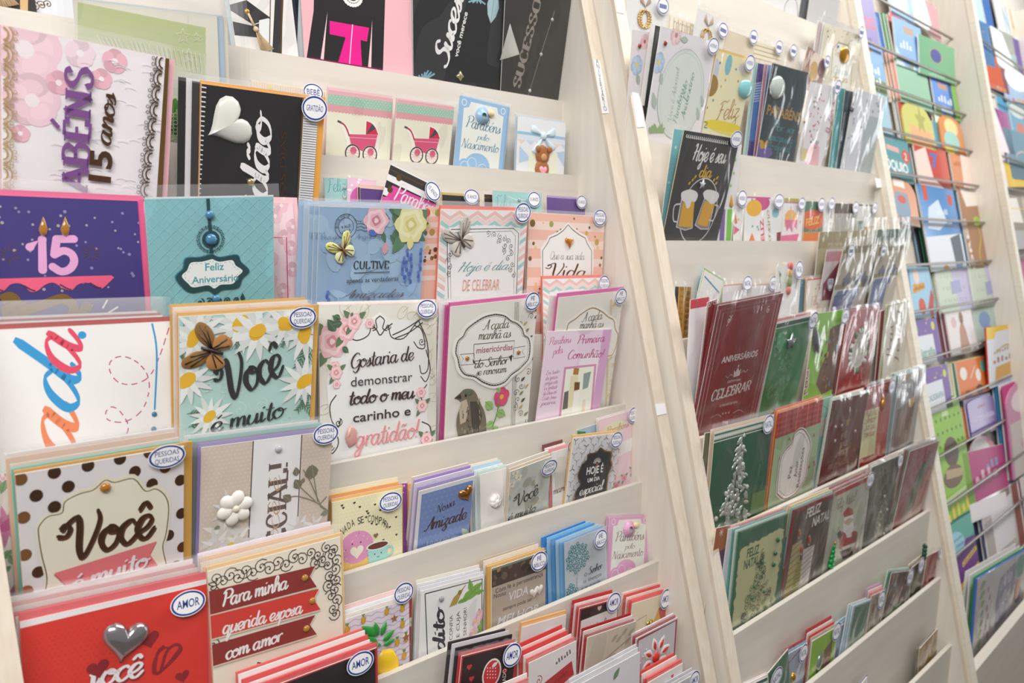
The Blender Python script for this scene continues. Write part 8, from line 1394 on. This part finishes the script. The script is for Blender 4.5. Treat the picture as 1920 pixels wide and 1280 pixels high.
c = B(.615, (1766, 985), (1820, 955), '#5fae9f', 'teal Aprendo em Casa book with purple wave and yellow labels', slot=0, short='teal Aprendo book', down=.1, edge='#cf5a3a'); c.poly(c.nn([(0, 1.25), (.35, 1.1), (.7, .85), (1, .9), (1, 6), (0, 6)]), '#7a4a94'); c.poly(ell(*c.n(.3, .85), c.W*.34, c.Wk*.42), '#9fd0e0'); c.tn('aprendo', .08, .8, .6, .72, .12, '#3f6a8c', 'b'); c.tn('em casa', .1, 1.0, .6, .94, .12, '#3f6a8c', 'b'); c.poly(c.nn([(.45, 1.55), (1, 1.25), (1, 1.42), (.45, 1.72)]), '#e3c93a'); c.poly(c.nn([(.3, 2.2), (1, 1.85), (1, 2.1), (.3, 2.5)]), '#e3c93a'); c.tn('~9', .48, 1.68, .96, 1.4, .1, '#7a4a94', 'b'); c.tn('~7', .34, 2.42, .96, 2.06, .14, '#7a4a94', 'b'); c.poly(c.nn([(.4, 3.0), (.62, 2.8), (.66, 3.3), (.45, 3.6)]), '#7fbf6a'); c.poly(c.nn([(.85, 2.7), (1, 2.6), (1, 2.95), (.85, 3.0)]), '#c93a54')
c.rect(0, 3.9, 1, 7, '#d0983a'); c.rdots(18, .002, .004, ['#3a2c1f'], (0, 3.9, 1, 5.5)); c.stack(['#cf6a4a', '#58a697'], step=.004, dx=0, dz=.004, sl=False)
c = B(.727, (1838, 938), (1906, 903), '#bfb4b2', 'grey picture book with pale photo cover and red side strip', slot=0, short='grey photo book', down=.14, rough=.12); c.poly(c.nn([(.2, .4), (.8, .2), (.75, 1.4), (.2, 1.5)]), '#dcd8da'); c.rect(.82, 0, 1, 9, '#8a4a44'); c.poly(ell(*c.n(.5, 1.9), c.W*.28, c.Wk*.4), '#5a6a8c'); c.poly(ell(*c.n(.3, 2.2), c.W*.2, c.Wk*.4), '#b8623f'); c.poly(ell(*c.n(.45, 2.6), c.W*.3, c.Wk*.3), '#3a3038'); c.stack(['#5a6a9c', '#e6e3e6', '#3f4a78', '#cfc6c6'], step=.006, dx=-.003, dz=.002, sl=False)
for i, (x, col, nm) in enumerate(((1903, '#b5833a', 'ochre'), (1908, '#7a3f6a', 'plum'), (1914, '#d9d3d3', 'white'))): c = B(.727, (x, 905-i*4), (x+20, 895-i*4), col, nm+' book edge right of the grey photo book', slot=1-i, down=.12)
# bin board at the foot of the third rack with the activity books
_a = FR3.unx if False else None
bz, by = .455, -.26
def binz(px, py, y): 
    return FR3.un(px, py, y, 1.0, 0)
P0 = binz(1818, 1268, -.235); P1 = binz(1920, 1152, -.235)
root = bpy.data.objects.new('book_bin', None); COL.objects.link(root); root.matrix_world = FR3.mat(); root['label'] = 'cream bin board with thick top edge at the foot of the third rack'; root['category'] = 'book bin'
mb = MB(); zt = (P0.z+P1.z)/2; mb.box((0, -.235, 0), (.875, -.215, zt), LIP()); link('front_board', mb.mesh('front_board'), root)
mb = MB(); mb.box((0, -.215, zt-.2), (.875, -.08, zt-.19), LIP()); link('bin_floor', mb.mesh('bin_floor'), root)
def BB(TL, TR, BL, face, label, yo, lean, edge='#efedea', th=.006, short=None):
    return Card(FR3, 0, TL, TR, BL, lean=lean, name='activity_book', label=label, short=short or label, cat='activity book', face=face, edge=edge, th=th, plane=(-.205+yo-max(0, lean)*SINK, zt, zt-.19), rough=.3)
c = BB((1833, 1086), (1925, 1030), None, '#b9b3b3', 'grey Arte & Cor activity book with leaf border in the bin', 0, .06, edge='#3f62b0', short='Arte & Cor book')
q0 = c.W
for i in range(9): c.leaf(c.n(.06+.012*i % .05, .2+i*.17), c.n(.16, .12+i*.17), .5, '#6f8a3a'); c.poly(ell(*c.n(.22+.04*(i % 2), .3+i*.17), .006, .008), '#8a4a5c')
c.poly(c.nn([(.45, .25), (.75, .1), (.8, .5), (.62, 1.05), (.42, 1.15), (.38, .7)]), '#77748f'); c.tn('Arte', .47, .48, .7, .40, .13, '#d3d0d6', 'sc', w0=1.4, w1=3); c.tn('& Cor', .46, .80, .68, .72, .12, '#d3d0d6', 'sc', w0=1.4, w1=3)
c.poly(ell(*c.n(.88, .25), c.W*.12, c.Wk*.22), '#4f8a80'); c.poly(ell(*c.n(.86, .8), c.W*.08, c.Wk*.16), '#5a4a6c'); c.poly(ell(*c.n(.84, .68), c.W*.06), '#b5653f'); c.line(c.nn([(.3, .05), (.28, 2)]), .0025, '#8f8a90'); c.line(c.nn([(.4, 1.35), (.45, 1.25)]), .003, '#8f8a8a')
for i in range(5): c.line(c.nn([(.5, 1.3+i*.1), (.54, 1.28+i*.1)]), .003, '#7f7a7a')
c.sleeve(.003, wr=1); c.stack(['#23a04a', '#f0eeec', '#e9e6e4'], step=.008, dx=-.002, dz=.004, sl=False)
c = BB((1852, 1046), (1930, 985), None, '#e9e7e6', 'white stack of pages rising behind the Arte & Cor book', .06, .08); c.stack(['#efeeec', '#6a4a9c', '#eceae8'], step=.008, dx=.001, dz=.004, sl=False)
# ------------------------------------------------------------------ fourth rack
def D(hb, TL, TR, face, label, slot=0, **k):   # hb: photo row where the cover ends at its left edge
    return B(FR4.un(TL[0], hb, RY3, 1.45, TA3).z+.02, TL, TR, face, label, slot, rk=4, **k)
c = D(35, (1775, -30), (1836, -10), '#a9cbd6', 'pale aqua book with red letters, top of the far book rack'); ti(c, '~4', .3, 1.2, .95, 1.15, .5, '#d0605c')
c = D(62, (1838, -12), (1853, -5), '#2a62a8', 'deep blue book edge in the top row of the far rack', slot=2)
c = D(78, (1856, -30), (1920, -5), '#d9d6ce', 'white book with coloured capitals in the top row of the far rack'); [c.tn(ch, .2+.18*i, .9, .32+.18*i, .86, .5, col, 'b', bold=.03) for i, (ch, col) in enumerate(zip('NAS', ('#8fb0c9', '#c9a06a', '#c96a72')))]; c.poly(c.nn([(.2, 1.6), (.5, 1.3), (.7, 1.6), (.9, 1.3), (1, 1.8), (.1, 1.9)]), '#5a9a6c'); c.rect(0, 1.8, 1, 3, '#e0a8a0')
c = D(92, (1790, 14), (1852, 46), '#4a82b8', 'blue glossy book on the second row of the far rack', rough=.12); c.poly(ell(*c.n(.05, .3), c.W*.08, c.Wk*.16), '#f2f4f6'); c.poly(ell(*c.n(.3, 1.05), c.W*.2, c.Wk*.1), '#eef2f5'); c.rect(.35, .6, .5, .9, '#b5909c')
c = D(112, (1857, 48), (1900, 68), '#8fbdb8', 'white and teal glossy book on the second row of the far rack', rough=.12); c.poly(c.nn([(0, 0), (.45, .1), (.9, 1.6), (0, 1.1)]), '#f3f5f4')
c = D(140, (1898, 70), (1950, 95), '#6a529c', 'purple book with pink lettering at the far right edge', slot=0); ti(c, 'ARTES', .1, 1.0, .8, 1.0, .3, '#c99ab0')
c = D(140, (1800, 78), (1832, 94), '#b5301f', 'plain red book in the red pair of the far rack', slot=2); c.stack(['#a82a1c', '#bf3a28'], step=.005, dx=-.004, sl=False)
c = D(150, (1836, 92), (1882, 116), '#bf5430', 'red brown ARTES book with coloured letters in the far rack', slot=0); [c.tn(ch, .15+.15*i, 1.35, .26+.15*i, 1.33, .42, col, 'b', bold=.02) for i, (ch, col) in enumerate(zip('ARTES', ('#8f8aa0', '#c96a6a', '#9cae9c', '#d98a5c', '#b5a05c')))]
c = D(175, (1872, 108), (1925, 130), '#9fb8d6', 'pale blue ARTES book with coloured letters in the far rack'); [c.tn(ch, .05+.17*i, 1.35, .17+.17*i, 1.33, .42, col, 'b', bold=.02) for i, (ch, col) in enumerate(zip('ARTES', ('#b56a7a', '#c9625c', '#c99a6a', '#d98a3c', '#8fa05c')))]; c.poly(ell(*c.n(.5, .4), c.W*.4, c.Wk*.3), '#eef0ee'); c.stack(['#2f78b8'], step=.005, dx=-.005, sl=False)
c = D(205, (1818, 158), (1864, 176), '#e9ebe4', 'white glossy book beside the upright of the far rack', rough=.12); c.rect(0, .9, 1, 2, '#c9d9d3')
c = D(235, (1866, 172), (1885, 178), '#4f9ac0', 'blue spine cluster beside the white glossy book of the far rack', slot=2); c.stack(['#7fb3cc', '#3f86ac'], step=.005, dx=-.004, sl=False)
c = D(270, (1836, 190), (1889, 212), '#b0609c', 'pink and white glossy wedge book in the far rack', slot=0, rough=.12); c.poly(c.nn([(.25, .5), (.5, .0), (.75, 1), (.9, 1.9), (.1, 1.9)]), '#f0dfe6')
c = D(270, (1887, 176), (1925, 192), '#6fa3bd', 'blue book with white arched title in the far rack', slot=1); c.poly(ell(*c.n(.4, .5), c.W*.4, c.Wk*.25), '#cfd9d9'); c.poly(ell(*c.n(.4, 1.2), c.W*.2, c.Wk*.3), '#c97a6a')
c = D(330, (1880, 238), (1940, 256), '#6f94a6', 'slate blue book with pale rainbow in the far rack'); c.line([c.n(.5+.25*math.cos(a), .65-.18*math.sin(a)) for a in (0, .5, 1, 1.57, 2.1, 2.6, 3.1)], .006, '#c9b5bc'); c.stack(['#2f7ab8'], step=.005, dx=-.005, sl=False)
c = D(345, (1846, 268), (1881, 276), '#e6d0d6', 'pale pink glossy book at the upright of the far rack')
c = D(348, (1882, 304), (1935, 308), '#e0bd3c', 'yellow book with pale figures in the far rack'); c.line(c.nn([(.2, .4), (.3, 1.2)]), .005, '#efe3b0'); c.line(c.nn([(.6, .5), (.55, 1.3)]), .006, '#8fa04c')
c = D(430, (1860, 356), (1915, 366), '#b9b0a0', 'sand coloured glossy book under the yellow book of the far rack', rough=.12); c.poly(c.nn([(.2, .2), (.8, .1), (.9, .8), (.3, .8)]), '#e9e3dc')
c = D(470, (1876, 388), (1935, 392), '#a9a6aa', 'grey book with yellow border in the far rack', slot=0); c.frame(c.nn([(0, 0), (1, 0), (1, 4), (0, 4)]), .006, '#e0bf2a'); c.poly(c.nn([(.1, .8), (.4, 1.2), (.3, 1.9), (.1, 1.9)]), '#eef0f0'); c.stack(['#d9b52a', '#2b2724'], step=.006, dx=-.004, sl=False)
c = D(545, (1886, 487), (1940, 484), '#b0527f', 'magenta book with paler square in the far rack'); c.rect(.2, .7, .7, 1.2, '#c98aa8')
c = D(600, (1900, 560), (1945, 555), '#6fa3d0', 'light blue book low in the far rack'); c.rect(.3, .5, .9, .9, '#c9c6c0')
c = D(660, (1910, 605), (1950, 600), '#5a4a94', 'violet book lowest in view in the far rack')
# ------------------------------------------------------------------ paper tags on the battens
def shelf_tag(fr, ix, e, ta, pts, label, text=None):
    y0, z0 = LIPS[ix](0); y = y0+e+(1.45-z0)*ta-.0026
    V = Vector((0, ta, 1)).normalized(); N = Vector((0, -1, ta)).normalized(); P = [fr.un(*p, y, 1.45, ta) for p in pts]; O = P[3]; U = Vector((1, 0, 0))
    q = [((p-O).dot(U), (p-O).dot(V)) for p in P]
    mb = MB(); mb.prism([q[3], q[2], q[1], q[0]], -.0004, .0003, M('#f2f2f4', .6))
    if text:
        n = len(text)
        for i, ch in enumerate(text):
            t = (i+.7)/(n+.4); cx = (q[0][0]+q[1][0])/2*(1-t)+(q[2][0]+q[3][0])/2*t; cy = q[0][1]*(1-t)+q[3][1]*t; polys, w = lettering(ch, 'b')
            for p in polys: mb.add([(cx+(a-w/2)*.0062, cy+b*.0062, .0004) for a, b in p], [tuple(range(len(p)))], M('#4a4a50'))
    m = Matrix((U, V, N)).transposed().to_4x4(); m.translation = O
    o = link('shelf_tag', mb.mesh('shelf_tag'), None, label, 'shelf tag'); o.matrix_world = fr.mat() @ m
shelf_tag(FR1, 1, -.06774, .28329, [(1113, 112), (1125, 114), (1142, 212), (1129, 213)], 'white strip label with small spaced capitals on the first rack batten', 'ANIVERSÁRIO')
shelf_tag(FR1, 1, -.06774, .28329, [(1228, 758), (1246, 755), (1250, 775), (1232, 779)], 'small white paper tag lower on the first rack batten')
shelf_tag(FR2, 2, -.00336, .26225, [(1151, -30), (1162, -30), (1170, 26), (1157, 23)], 'white paper strip at the very top of the second rack batten')
shelf_tag(FR2, 2, -.00336, .26225, [(1179, 136), (1191, 138), (1209, 238), (1195, 239)], 'long blank white paper strip on the second rack batten')
shelf_tag(FR2, 2, -.00336, .26225, [(1640, 334), (1651, 335), (1655, 351), (1644, 352)], 'tiny pale tag on the far upright of the second rack')
# ------------------------------------------------------------------ everything stands up
for c in CARDS: c.build()
mb = MB(); mb.box((-1.2, -2.6, -.02), (5.0, 1.4, 0), M('#6a635a', .5)); link('floor', mb.mesh('floor'), kind='structure')
mb = MB(); mb.box((-1.2, 1.3, 0), (5.0, 1.38, 2.8), M('#e9e5dd', .7)); link('wall_back', mb.mesh('wall_back'), kind='structure')
